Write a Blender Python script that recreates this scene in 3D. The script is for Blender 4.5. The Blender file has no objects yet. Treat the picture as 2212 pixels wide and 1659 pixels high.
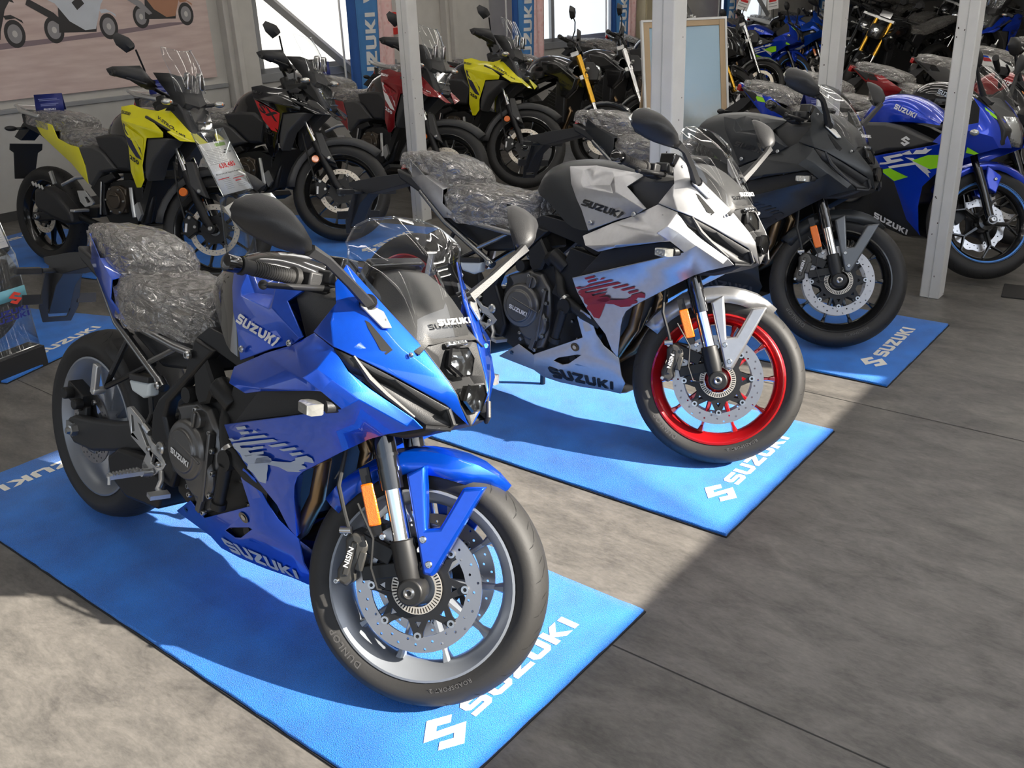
import bpy, bmesh, math, random
from math import sin, cos, pi, radians
from mathutils import Vector, Matrix, Euler
from mathutils.bvhtree import BVHTree
import mathutils.geometry as mg

C = bpy.context
scene = C.scene
COL = scene.collection
random.seed(7)

# ------------------------------------------------------------------ camera
cam_data = bpy.data.cameras.new('camera')
cam_data.sensor_width = 36.0
cam_data.lens = 2052.5 / 2212 * 36.0
cam_data.clip_start = 0.05
cam_data.clip_end = 200
cam = bpy.data.objects.new('camera', cam_data)
COL.objects.link(cam)
PITCH, ROLL = 0.40334, -0.04132
fwd = Vector((0, cos(PITCH), -sin(PITCH)))
rgt = Vector((1, 0, 0))
upv = rgt.cross(fwd)
r2 = cos(ROLL) * rgt + sin(ROLL) * upv
u2 = -sin(ROLL) * rgt + cos(ROLL) * upv
mw = Matrix.Identity(4)
for i in range(3):
    mw[i][0], mw[i][1], mw[i][2] = r2[i], u2[i], -fwd[i]
mw[2][3] = 1.624
cam.matrix_world = mw
scene.camera = cam

# ------------------------------------------------------------------ colour management
vs = scene.view_settings
vs.view_transform = 'Standard'
vs.look = 'None'
vs.gamma = 1.0
vs.use_curve_mapping = False
vs.exposure = 0.42

# ------------------------------------------------------------------ world (blue sky, paler at the horizon, asphalt below)
world = bpy.data.worlds.new('sky')
scene.world = world
world.use_nodes = True
nt = world.node_tree
nt.nodes.clear()
w_out = nt.nodes.new('ShaderNodeOutputWorld')
w_bg = nt.nodes.new('ShaderNodeBackground')
w_tc = nt.nodes.new('ShaderNodeTexCoord')
w_sx = nt.nodes.new('ShaderNodeSeparateXYZ')
w_cr = nt.nodes.new('ShaderNodeValToRGB')
w_mp = nt.nodes.new('ShaderNodeMapRange')
w_mp.inputs['From Min'].default_value = -1
w_mp.inputs['From Max'].default_value = 1
nt.links.new(w_tc.outputs['Generated'], w_sx.inputs[0])
nt.links.new(w_sx.outputs['Z'], w_mp.inputs['Value'])
nt.links.new(w_mp.outputs[0], w_cr.inputs[0])
nt.links.new(w_cr.outputs[0], w_bg.inputs[0])
nt.links.new(w_bg.outputs[0], w_out.inputs[0])
el = w_cr.color_ramp.elements
el[0].position, el[0].color = 0.0, (.30, .29, .28, 1)
el[1].position, el[1].color = 1.0, (.22, .44, .95, 1)
for p_, c_ in ((.50, (.30, .295, .29, 1)), (.555, (.48, .49, .51, 1)), (.60, (.62, .78, 1.0, 1))):
    e_ = el.new(p_)
    e_.color = c_
w_bg.inputs[1].default_value = 1.15
# brighter, warmer haze round the sun
w_dot = nt.nodes.new('ShaderNodeVectorMath')
w_dot.operation = 'DOT_PRODUCT'
w_dot.inputs[1].default_value = (cos(radians(-22)) * cos(radians(29)), sin(radians(-22)) * cos(radians(29)), sin(radians(29)))
w_pw = nt.nodes.new('ShaderNodeMath')
w_pw.operation = 'POWER'
w_pw.use_clamp = True
w_pw.inputs[1].default_value = 3.0
w_mx = nt.nodes.new('ShaderNodeMix')
w_mx.data_type = 'RGBA'
w_mx.blend_type = 'ADD'
w_mx.inputs['B'].default_value = (1.8, 1.66, 1.42, 1)
w_mxx = nt.nodes.new('ShaderNodeMath')
w_mxx.operation = 'MAXIMUM'
w_mxx.inputs[1].default_value = 0
nt.links.new(w_tc.outputs['Generated'], w_dot.inputs[0])
nt.links.new(w_dot.outputs['Value'], w_mxx.inputs[0])
nt.links.new(w_mxx.outputs[0], w_pw.inputs[0])
nt.links.new(w_pw.outputs[0], w_mx.inputs['Factor'])
nt.links.new(w_cr.outputs[0], w_mx.inputs['A'])
nt.links.new(w_mx.outputs['Result'], w_bg.inputs[0])

# ------------------------------------------------------------------ sun through the shop windows
SUN_AZ, SUN_EL = radians(-22), radians(29)
sd = bpy.data.lights.new('sun', 'SUN')
sd.energy = 12.0
sd.angle = radians(0.6)
sd.color = (1.0, .93, .82)
sun = bpy.data.objects.new('sun', sd)
COL.objects.link(sun)
sdir = Vector((cos(SUN_AZ) * cos(SUN_EL), sin(SUN_AZ) * cos(SUN_EL), sin(SUN_EL)))
sun.rotation_euler = sdir.to_track_quat('Z', 'Y').to_euler()
sun.location = (6, -3, 5)
# ------------------------------------------------------------------ materials
MATS = {}


def mat(name, color=(.5, .5, .5), rough=.5, metal=0.0, coat=0.0, spec=.5, flake=0.0, bump=None, emit=None, alpha=None, coat_rough=.03):
    """principled material; bump=(scale, strength, kind)"""
    if name in MATS:
        return MATS[name]
    m = bpy.data.materials.new(name)
    m.use_nodes = True
    t = m.node_tree
    b = t.nodes['Principled BSDF']
    b.inputs['Base Color'].default_value = (*color, 1)
    b.inputs['Roughness'].default_value = rough
    b.inputs['Metallic'].default_value = metal
    b.inputs['Coat Weight'].default_value = coat
    b.inputs['Coat Roughness'].default_value = coat_rough
    b.inputs['Specular IOR Level'].default_value = spec
    tc = t.nodes.new('ShaderNodeTexCoord')
    n = t.nodes.new('ShaderNodeTexNoise')
    n.inputs['Scale'].default_value = 60 if flake else 9
    n.inputs['Detail'].default_value = 3
    t.links.new(tc.outputs['Object'], n.inputs['Vector'])
    # slight procedural variation of the tone
    mx = t.nodes.new('ShaderNodeMix')
    mx.data_type = 'RGBA'
    mx.inputs['A'].default_value = (*[c * (1 - .10) for c in color], 1)
    mx.inputs['B'].default_value = (*[min(1, c * (1 + .10)) for c in color], 1)
    t.links.new(n.outputs['Fac'], mx.inputs['Factor'])
    t.links.new(mx.outputs['Result'], b.inputs['Base Color'])
    if flake:
        v = t.nodes.new('ShaderNodeTexVoronoi')
        v.inputs['Scale'].default_value = 900
        t.links.new(tc.outputs['Object'], v.inputs['Vector'])
        bp = t.nodes.new('ShaderNodeBump')
        bp.inputs['Strength'].default_value = flake
        bp.inputs['Distance'].default_value = .0004
        t.links.new(v.outputs['Distance'], bp.inputs['Height'])
        t.links.new(bp.outputs[0], b.inputs['Normal'])
    if bump:
        k = t.nodes.new('ShaderNodeTexNoise' if bump[2] == 'noise' else 'ShaderNodeTexVoronoi')
        k.inputs['Scale'].default_value = bump[0]
        t.links.new(tc.outputs['Object'], k.inputs['Vector'])
        bp = t.nodes.new('ShaderNodeBump')
        bp.inputs['Strength'].default_value = bump[1]
        bp.inputs['Distance'].default_value = .002
        t.links.new(k.outputs[0], bp.inputs['Height'])
        t.links.new(bp.outputs[0], b.inputs['Normal'])
    if emit:
        b.inputs['Emission Color'].default_value = (*emit[0], 1)
        b.inputs['Emission Strength'].default_value = emit[1]
    MATS[name] = m
    return m


def clear_mat(name, tint=(1, 1, 1), refl=.12, rough=.02, crumple=0.0, body=0.0, body_col=(.8, .8, .8)):
    """thin clear sheet: transparent plus gloss, optional crumpled wrap"""
    m = bpy.data.materials.new(name)
    m.use_nodes = True
    t = m.node_tree
    t.nodes.clear()
    o = t.nodes.new('ShaderNodeOutputMaterial')
    tr = t.nodes.new('ShaderNodeBsdfTransparent')
    tr.inputs[0].default_value = (*tint, 1)
    gl = t.nodes.new('ShaderNodeBsdfGlossy')
    gl.inputs['Roughness'].default_value = rough
    mix = t.nodes.new('ShaderNodeMixShader')
    lw = t.nodes.new('ShaderNodeLayerWeight')
    lw.inputs[0].default_value = .5
    pw5 = t.nodes.new('ShaderNodeMath')
    pw5.operation = 'POWER'
    pw5.inputs[1].default_value = 4.0
    fr = t.nodes.new('ShaderNodeMath')
    fr.operation = 'MULTIPLY_ADD'
    fr.inputs[1].default_value = .9
    fr.inputs[2].default_value = .03
    t.links.new(lw.outputs['Facing'], pw5.inputs[0])
    t.links.new(pw5.outputs[0], fr.inputs[0])
    ad = t.nodes.new('ShaderNodeMath')
    ad.operation = 'ADD'
    ad.use_clamp = True
    ad.inputs[1].default_value = refl
    t.links.new(fr.outputs[0], ad.inputs[0])
    t.links.new(ad.outputs[0], mix.inputs[0])
    t.links.new(tr.outputs[0], mix.inputs[1])
    t.links.new(gl.outputs[0], mix.inputs[2])
    last = mix.outputs[0]
    if crumple:
        tc = t.nodes.new('ShaderNodeTexCoord')
        mp = t.nodes.new('ShaderNodeMapping')
        mp.inputs['Scale'].default_value = (.75, 1.5, 1.5)
        t.links.new(tc.outputs['Object'], mp.inputs[0])
        n = t.nodes.new('ShaderNodeTexNoise')
        n.inputs['Scale'].default_value = 11
        n.inputs['Detail'].default_value = 3
        n.inputs['Distortion'].default_value = 3.0
        v = t.nodes.new('ShaderNodeTexVoronoi')
        v.feature = 'DISTANCE_TO_EDGE'
        v.inputs['Scale'].default_value = 15
        mm = t.nodes.new('ShaderNodeMath')
        mm.operation = 'MULTIPLY_ADD'
        mm.inputs[1].default_value = 1.6
        t.links.new(mp.outputs[0], n.inputs['Vector'])
        t.links.new(mp.outputs[0], v.inputs['Vector'])
        t.links.new(v.outputs['Distance'], mm.inputs[0])
        t.links.new(n.outputs['Fac'], mm.inputs[2])
        bp = t.nodes.new('ShaderNodeBump')
        bp.inputs['Strength'].default_value = crumple
        bp.inputs['Distance'].default_value = .04
        t.links.new(mm.outputs[0], bp.inputs['Height'])
        t.links.new(bp.outputs[0], gl.inputs['Normal'])
        t.links.new(bp.outputs[0], lw.inputs['Normal'])
    if body:
        df = t.nodes.new('ShaderNodeBsdfDiffuse')
        df.inputs[0].default_value = (*body_col, 1)
        m2 = t.nodes.new('ShaderNodeMixShader')
        m2.inputs[0].default_value = body
        t.links.new(last, m2.inputs[1])
        t.links.new(df.outputs[0], m2.inputs[2])
        last = m2.outputs[0]
    t.links.new(last, o.inputs[0])
    MATS[name] = m
    return m


# ------------------------------------------------------------------ mesh builder
class G:
    """collects shapes; build() links them as ONE mesh object"""

    def __init__(s):
        s.v, s.f, s.mi = [], [], []

    def add(s, vs, fs, mi=0):
        o = len(s.v)
        s.v += [tuple(p) for p in vs]
        s.f += [tuple(i + o for i in f) for f in fs]
        s.mi += [mi] * len(fs)
        return s

    def box(s, c, d, rot=None, mi=0):
        x, y, z = d[0] / 2, d[1] / 2, d[2] / 2
        vs = [Vector(p) for p in ((-x, -y, -z), (x, -y, -z), (x, y, -z), (-x, y, -z), (-x, -y, z), (x, -y, z), (x, y, z), (-x, y, z))]
        if rot is not None:
            R = Euler(rot).to_matrix() if not isinstance(rot, Matrix) else rot
            vs = [R @ p for p in vs]
        vs = [p + Vector(c) for p in vs]
        return s.add(vs, [(3, 2, 1, 0), (4, 5, 6, 7), (0, 1, 5, 4), (1, 2, 6, 5), (2, 3, 7, 6), (3, 0, 4, 7)], mi)

    def tube(s, pts, r, seg=10, mi=0, cap=True, flat=None):
        pts = [Vector(p) for p in pts]
        n = len(pts)
        rs = r if isinstance(r, (list, tuple)) else [r] * n
        vs, fs = [], []
        prev = None
        for i, p in enumerate(pts):
            t = (pts[min(i + 1, n - 1)] - pts[max(i - 1, 0)]).normalized()
            if prev is None:
                a = Vector((0, 0, 1)) if abs(t.z) < .9 else Vector((0, 1, 0))
                u = t.cross(a).normalized()
            else:
                u = (prev - t * prev.dot(t)).normalized()
            prev = u
            w = t.cross(u)
            for k in range(seg):
                a = 2 * pi * k / seg
                q = u * cos(a) * rs[i] + w * sin(a) * rs[i]
                vs.append(p + q)
        for i in range(n - 1):
            for k in range(seg):
                k2 = (k + 1) % seg
                fs.append((i * seg + k, i * seg + k2, (i + 1) * seg + k2, (i + 1) * seg + k))
        if cap:
            fs.append(tuple(range(seg))[::-1])
            fs.append(tuple((n - 1) * seg + k for k in range(seg)))
        return s.add(vs, fs, mi)

    def lathe(s, prof, c=(0, 0, 0), seg=64, mi=0, axis='y', closed=True):
        """prof: list of (radius, offset along axis)"""
        vs, fs = [], []
        n = len(prof)
        for k in range(seg):
            a = 2 * pi * k / seg
            for r, y in prof:
                if axis == 'y':
                    vs.append((c[0] + r * cos(a), c[1] + y, c[2] + r * sin(a)))
                elif axis == 'z':
                    vs.append((c[0] + r * cos(a), c[1] + r * sin(a), c[2] + y))
                else:
                    vs.append((c[0] + y, c[1] + r * cos(a), c[2] + r * sin(a)))
        m = n if closed else n - 1
        for k in range(seg):
            k2 = (k + 1) % seg
            for i in range(m):
                j = (i + 1) % n
                fs.append((k * n + i, k2 * n + i, k2 * n + j, k * n + j))
        return s.add(vs, fs, mi)

    def prism(s, poly, y0, y1, mi=0, axis='y', bev=0.0):
        """outline in (x,z) pushed between y0 and y1; bev insets the outer (y1) face"""
        n = len(poly)

        def P(p, y):
            return {'y': (p[0], y, p[1]), 'z': (p[0], p[1], y), 'x': (y, p[0], p[1])}[axis]
        if bev:
            cx = sum(p[0] for p in poly) / n
            cz = sum(p[1] for p in poly) / n
            ins = []
            for i in range(n):
                a, b, c = Vector(poly[i - 1]), Vector(poly[i]), Vector(poly[(i + 1) % n])
                d1, d2 = (b - a).normalized(), (c - b).normalized()
                nn = Vector((-(d1.y + d2.y), d1.x + d2.x))
                if nn.length < 1e-6:
                    nn = Vector((-d1.y, d1.x))
                nn.normalize()
                area = sum(poly[j][0] * poly[(j + 1) % n][1] - poly[(j + 1) % n][0] * poly[j][1] for j in range(n))
                if area < 0:
                    nn = -nn
                ins.append(b + nn * bev)
            sg = 1 if y1 > y0 else -1
            rings = [[P(p, y0) for p in poly], [P(p, y1 - sg * bev) for p in poly], [P(p, y1) for p in ins]]
        else:
            rings = [[P(p, y0) for p in poly], [P(p, y1) for p in poly]]
        vs = [q for r in rings for q in r]
        fs = []
        for k in range(len(rings) - 1):
            for i in range(n):
                j = (i + 1) % n
                fs.append((k * n + i, k * n + j, (k + 1) * n + j, (k + 1) * n + i))
        fs.append(tuple(range(n))[::-1])
        fs.append(tuple((len(rings) - 1) * n + i for i in range(n)))
        return s.add(vs, fs, mi)

    def loft(s, secs, mi=0, closed=False, cap=False):
        n = len(secs[0])
        vs = [p for r in secs for p in r]
        fs = []
        for k in range(len(secs) - 1):
            for i in range(n if closed else n - 1):
                j = (i + 1) % n
                fs.append((k * n + i, k * n + j, (k + 1) * n + j, (k + 1) * n + i))
        if cap:
            fs.append(tuple(range(n))[::-1])
            fs.append(tuple((len(secs) - 1) * n + i for i in range(n)))
        return s.add(vs, fs, mi)

    def sphere(s, c, r, seg=14, rings=8, mi=0):
        rr = r if isinstance(r, (tuple, list)) else (r, r, r)
        vs, fs = [], []
        for i in range(rings + 1):
            t = pi * i / rings
            for k in range(seg):
                a = 2 * pi * k / seg
                vs.append((c[0] + rr[0] * sin(t) * cos(a), c[1] + rr[1] * sin(t) * sin(a), c[2] + rr[2] * cos(t)))
        for i in range(rings):
            for k in range(seg):
                k2 = (k + 1) % seg
                fs.append((i * seg + k, (i + 1) * seg + k, (i + 1) * seg + k2, i * seg + k2))
        return s.add(vs, fs, mi)

    def mirror(s):
        g = G()
        g.v = [(x, -y, z) for x, y, z in s.v]
        g.f = [f[::-1] for f in s.f]
        g.mi = list(s.mi)
        return g

    def xf(s, M):
        s.v = [tuple(M @ Vector(p)) for p in s.v]
        return s

    def build(s, name, mats, parent=None, thick=0.0, sub=0, bevel=0.0, ang=35, M=None, merge=True, offset=-1):
        me = bpy.data.meshes.new(name)
        me.from_pydata(s.v, [], s.f)
        for m in (mats if isinstance(mats, (list, tuple)) else [mats]):
            me.materials.append(m)
        me.polygons.foreach_set('material_index', s.mi)
        bm = bmesh.new()
        bm.from_mesh(me)
        if merge:
            bmesh.ops.remove_doubles(bm, verts=bm.verts, dist=2e-5)
        bmesh.ops.recalc_face_normals(bm, faces=bm.faces)
        bm.to_mesh(me)
        bm.free()
        me.polygons.foreach_set('use_smooth', [True] * len(me.polygons))
        if ang is not None:
            me.set_sharp_from_angle(angle=radians(ang))
        ob = bpy.data.objects.new(name, me)
        COL.objects.link(ob)
        if parent is not None:
            ob.parent = parent
        if M is not None:
            ob.matrix_local = M
        if sub:
            md = ob.modifiers.new('sub', 'SUBSURF')
            md.levels = md.render_levels = sub
        if thick:
            md = ob.modifiers.new('solid', 'SOLIDIFY')
            md.thickness = thick
            md.offset = offset
            md.use_even_offset = False
        if bevel:
            md = ob.modifiers.new('bevel', 'BEVEL')
            md.width = bevel
            md.segments = 2
            md.limit_method = 'ANGLE'
            md.angle_limit = radians(28)
        return ob


def panel(P, faces, side=-1):
    """facets from named points; side -1 = right (as measured), +1 = mirrored"""
    g = G()
    names = sorted({n for f in faces for n in f})
    ix = {n: i for i, n in enumerate(names)}
    vs = [(P[n][0], P[n][1] * (1 if side < 0 else -1), P[n][2]) for n in names]
    fs = [tuple(ix[n] for n in (f if side < 0 else f[::-1])) for f in faces]
    return g.add(vs, fs)


# ------------------------------------------------------------------ things, labels, groups
def tag(o, label=None, cat=None, group=None, kind=None):
    if label:
        o['label'] = label
    if cat:
        o['category'] = cat
    if group:
        o['group'] = group
    if kind:
        o['kind'] = kind
    return o


def thing(name, label, cat, loc=(0, 0, 0), rot=(0, 0, 0), group=None):
    o = bpy.data.objects.new(name, None)
    o.empty_display_size = .1
    COL.objects.link(o)
    o.location = loc
    o.rotation_euler = rot
    return tag(o, label, cat, group)


def dup(root, matmap=None, skip=()):
    """copy of a thing with copies of its parts and sub-parts; matmap swaps materials by name"""
    def cp(o, parent):
        c = o.copy()
        COL.objects.link(c)
        if parent is not None:
            c.parent = parent
        if matmap and o.type == 'MESH':
            for sl, so in zip(c.material_slots, o.material_slots):
                if so.material and so.material.name in matmap:
                    sl.link = 'OBJECT'
                    sl.material = matmap[so.material.name]
        for ch in KIDS.get(o.name, []):
            if ch.name.split('.')[0] not in skip:
                cp(ch, c)
        return c
    index_kids()
    return cp(root, None)


KIDS = {}


def index_kids():
    KIDS.clear()
    for o in list(COL.objects):
        if o.parent is not None:
            KIDS.setdefault(o.parent.name, []).append(o)


# ------------------------------------------------------------------ lettering
GL = {
    'S': (1.0, [(0, 0), (.82, 0), (1, .16), (1, .48), (.84, .62), (.30, .62), (.30, .74), (1, .74), (1, 1), (.16, 1), (0, .86), (0, .54), (.14, .38), (.70, .38), (.70, .26), (0, .26)]),
    'U': (1.0, [(0, 1), (0, .2), (.2, 0), (.8, 0), (1, .2), (1, 1), (.7, 1), (.7, .26), (.3, .26), (.3, 1)]),
    'Z': (1.0, [(0, 1), (1, 1), (1, .78), (.45, .26), (1, .26), (1, 0), (0, 0), (0, .24), (.55, .74), (0, .74)]),
    'K': (1.05, [(0, 0), (0, 1), (.3, 1), (.3, .62), (.66, 1), (1.05, 1), (.58, .52), (1.05, 0), (.66, 0), (.3, .40), (.3, 0)]),
    'I': (.3, [(0, 0), (0, 1), (.3, 1), (.3, 0)]),
}
EMBLEM = [(0, .64), (.5, 1), (.97, .72), (.78, .59), (.52, .74), (.40, .65), (1, .36), (.5, 0), (.03, .28), (.22, .41), (.48, .26), (.60, .35)]


def wordmark(gap=.14):
    """SUZUKI outlines, height 1, plus their total width"""
    x, out = 0, []
    for ch in 'SUZUKI':
        w, p = GL[ch]
        out.append([(x + a, b) for a, b in p])
        x += w + gap
    return out, x - gap


def quad_map(polys, w, q):
    """polys in (0..w, 0..1) to the quad q = bottom-left, bottom-right, top-right, top-left (any dimension)"""
    bl, br, tr, tl = [Vector(p) for p in q]
    r = []
    for p in polys:
        o = []
        for a, b in p:
            a = a / w
            o.append((bl * (1 - a) + br * a) * (1 - b) + (tl * (1 - a) + tr * a) * b)
        r.append(o)
    return r


_font_cache = {}


def font_polys(text, bold=0.0, sp=1.0):
    """triangles of a string in the built-in font, normalised to height 1 of a capital"""
    key = (text, bold, sp)
    if key in _font_cache:
        return _font_cache[key]
    cu = bpy.data.curves.new('txt', 'FONT')
    cu.body = text
    cu.resolution_u = 2
    cu.offset = bold
    cu.space_character = sp
    ob = bpy.data.objects.new('txt', cu)
    COL.objects.link(ob)
    dg = C.evaluated_depsgraph_get()
    me = bpy.data.meshes.new_from_object(ob.evaluated_get(dg))
    vs = [v.co.copy() for v in me.vertices]
    tris = [tuple(p.vertices) for p in me.polygons]
    bpy.data.objects.remove(ob)
    bpy.data.curves.remove(cu)
    bpy.data.meshes.remove(me)
    k = 1 / .69
    polys = [[(vs[i].x * k, vs[i].y * k) for i in t] for t in tris]
    w = max([a for p in polys for a, b in p] or [1])
    _font_cache[key] = (polys, w)
    return polys, w


def tri2d(polys, maxlen=None):
    """triangulate 2D polygons, optionally split long edges"""
    tris = []
    for p in polys:
        v = [Vector((q[0], q[1], 0)) for q in p]
        if len(v) == 3:
            tris.append(v)
        else:
            for t in mg.tessellate_polygon([v]):
                tris.append([v[i] if isinstance(i, int) else i for i in t])
    if maxlen:
        done = []
        while tris:
            t = tris.pop()
            L = [(t[i] - t[(i + 1) % 3]).length for i in range(3)]
            k = L.index(max(L))
            if L[k] <= maxlen or len(done) > 6000:
                done.append(t)
            else:
                m = (t[k] + t[(k + 1) % 3]) / 2
                tris.append([t[k], m, t[(k + 2) % 3]])
                tris.append([m, t[(k + 1) % 3], t[(k + 2) % 3]])
        tris = done
    vs, fs, ix = [], [], {}
    for t in tris:
        f = []
        for q in t:
            key = (round(q.x, 6), round(q.y, 6))
            if key not in ix:
                ix[key] = len(vs)
                vs.append((q.x, q.y))
            f.append(ix[key])
        if len(set(f)) == 3:
            fs.append(tuple(f))
    return vs, fs


def decal(parent, name, polys, material, side=-1, off=.0022, maxlen=.02, thick=.0006):
    """graphics in (x,z) laid onto the side of a panel, following its surface"""
    vs, fs = tri2d(polys, maxlen)
    me = parent.data
    bv = BVHTree.FromPolygons([v.co for v in me.vertices], [tuple(p.vertices) for p in me.polygons])
    out, ok = [], []
    for x, z in vs:
        loc, nor, i, d = bv.ray_cast(Vector((x, side * 1.0, z)), Vector((0, -side, 0)))
        if loc is None:
            out.append((x, 0, z))
            ok.append(False)
        else:
            out.append((x, loc.y + side * off, z))
            ok.append(True)
    fs = [f for f in fs if all(ok[i] for i in f)]
    g = G().add(out, fs)
    ob = g.build(name, material, parent, ang=None, merge=False)
    return ob


def plane_text(name, polys, material, q, parent=None, w=None, maxlen=None):
    """flat lettering on the 3D quad q (bl, br, tr, tl)"""
    w = w or max(a for p in polys for a, b in p)
    vs, fs = tri2d(polys, maxlen)
    bl, br, tr, tl = [Vector(p) for p in q]
    o = []
    for a, b in vs:
        a = a / w
        o.append((bl * (1 - a) + br * a) * (1 - b) + (tl * (1 - a) + tr * a) * b)
    return G().add(o, fs).build(name, material, parent, ang=None, merge=False)


def circ(n, r, c=(0, 0), a0=0):
    return [(c[0] + r * cos(a0 + 2 * pi * i / n), c[1] + r * sin(a0 + 2 * pi * i / n)) for i in range(n)]


def cutout(loops, thick):
    """flat plate with holes: first loop is the rim, others are cut; returned centred in (x,z) with thickness along y"""
    cu = bpy.data.curves.new('cut', 'CURVE')
    cu.dimensions = '2D'
    cu.fill_mode = 'BOTH'
    cu.extrude = thick / 2
    for lp in loops:
        sp = cu.splines.new('POLY')
        sp.points.add(len(lp) - 1)
        for i, p in enumerate(lp):
            sp.points[i].co = (p[0], p[1], 0, 1)
        sp.use_cyclic_u = True
    ob = bpy.data.objects.new('cut', cu)
    COL.objects.link(ob)
    dg = C.evaluated_depsgraph_get()
    me = bpy.data.meshes.new_from_object(ob.evaluated_get(dg))
    g = G()
    g.add([(v.co.x, v.co.z, v.co.y) for v in me.vertices], [tuple(p.vertices) for p in me.polygons])
    bpy.data.objects.remove(ob)
    bpy.data.curves.remove(cu)
    bpy.data.meshes.remove(me)
    return g
# ------------------------------------------------------------------ colours used by the motorcycles
blue_paint = mat('metallic_blue_paint', (.001, .085, .68), .30, .65, coat=1.0, flake=.25)
silver_paint = mat('matte_silver_paint', (.52, .52, .53), .33, .85, coat=0.0, flake=.15)
black_paint = mat('matte_black_paint', (.028, .031, .034), .36, .35, flake=.12)
gloss_black = mat('gloss_black_paint', (.006, .006, .007), .10, 0, coat=1.0)
yellow_paint = mat('yellow_paint', (.78, .72, .010), .30, 0, coat=.6)
red_paint = mat('deep_red_paint', (.27, .008, .012), .25, .35, coat=1.0)
white_paint = mat('white_paint', (.75, .75, .73), .25, 0, coat=.6)
plastic = mat('black_plastic', (.022, .022, .023), .48, bump=(420, .18, 'noise'))
plastic_grey = mat('dark_grey_plastic', (.058, .057, .056), .50, bump=(420, .25, 'noise'))
rubber = mat('tyre_rubber', (.023, .022, .021), .62, bump=(160, .12, 'noise'))
groove = mat('tread_groove', (.006, .006, .006), .8)
soft_rubber = mat('hose_rubber', (.012, .012, .012), .55)
frame_black = mat('satin_black_metal', (.018, .018, .019), .40, .3)
engine_metal = mat('dark_engine_metal', (.15, .147, .143), .36, .75)
tube_metal = mat('grey_tube_metal', (.30, .30, .30), .25, .9)
engine_black = mat('engine_black', (.016, .016, .016), .45, .2)
chrome = mat('chrome', (.80, .80, .80), .08, 1.0)
steel = mat('brushed_steel', (.55, .55, .54), .28, 1.0)
disc_steel = mat('brake_disc_steel', (.46, .44, .43), .34, 1.0)
disc_pale = mat('pale_disc_steel', (.66, .60, .51), .42, .75)
alu = mat('cast_aluminium', (.62, .62, .61), .35, .85)
bronze = mat('bronze_pipe', (.30, .20, .11), .30, .9)
wheel_grey = mat('grey_wheel_paint', (.27, .29, .32), .35, .4)
wheel_red = mat('red_wheel_paint', (.50, .010, .014), .18, .4, coat=1.0)
wheel_black = mat('black_wheel_paint', (.012, .012, .012), .2, .1, coat=.5)
gold = mat('gold_fork', (.75, .42, .055), .25, 1.0)
amber = mat('amber_reflector', (.85, .17, .006), .25, 0, coat=.8, bump=(300, .3, 'voronoi'))
red_lens = mat('red_lens', (.45, .01, .01), .15, 0, coat=1)
white_letter = mat('white_lettering', (.78, .78, .77), .45)
silver_letter = mat('silver_lettering', (.42, .48, .55), .4)
black_letter = mat('black_lettering', (.012, .012, .013), .4)
grey_letter = mat('dark_grey_lettering', (.055, .055, .057), .45)
red_letter = mat('red_graphic', (.36, .012, .018), .4)
lime = mat('lime_graphic', (.36, .85, .015), .4)
orange_gr = mat('orange_graphic', (.65, .22, .05), .4)
seat_vinyl = mat('black_seat_vinyl', (.017, .017, .017), .5, bump=(260, .25, 'noise'))
reservoir_mat = mat('milky_plastic', (.62, .68, .70), .35)
mirror_glass = mat('mirror_glass', (.75, .78, .78), .03, 1.0)
clear_screen = clear_mat('clear_screen', (.90, .92, .93), .05, .01)
tint_screen = clear_mat('smoke_screen', (.86, .87, .88), .03, .01)
lens_clear = clear_mat('clear_lens', (.93, .95, .96), .12, .03)
wrap_mat = clear_mat('plastic_wrap', (.90, .89, .88), .20, .16, crumple=1.0, body=.13, body_col=(.72, .68, .63))
reflector_mat = mat('lamp_reflector', (.78, .80, .82), .12, 1.0, bump=(70, .6, 'voronoi'))


def steer_matrix(wb, trail, rake_deg, st):
    a = Vector((-sin(radians(rake_deg)), 0, cos(radians(rake_deg))))
    R = Matrix.Rotation(st, 4, a)
    p = Vector((wb + trail, 0, 0))
    return Matrix.Translation(p) @ R @ Matrix.Translation(-p)


def bike_root(name, label, x, y, yaw, lean, group=None):
    o = thing(name, label, 'motorcycle', (x, y, 0), (0, 0, 0), group)
    o.rotation_mode = 'XYZ'
    M = Matrix.Rotation(radians(yaw), 4, 'Z') @ Matrix.Rotation(-radians(lean), 4, 'X')
    o.rotation_euler = M.to_euler('XYZ')
    return o


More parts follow.
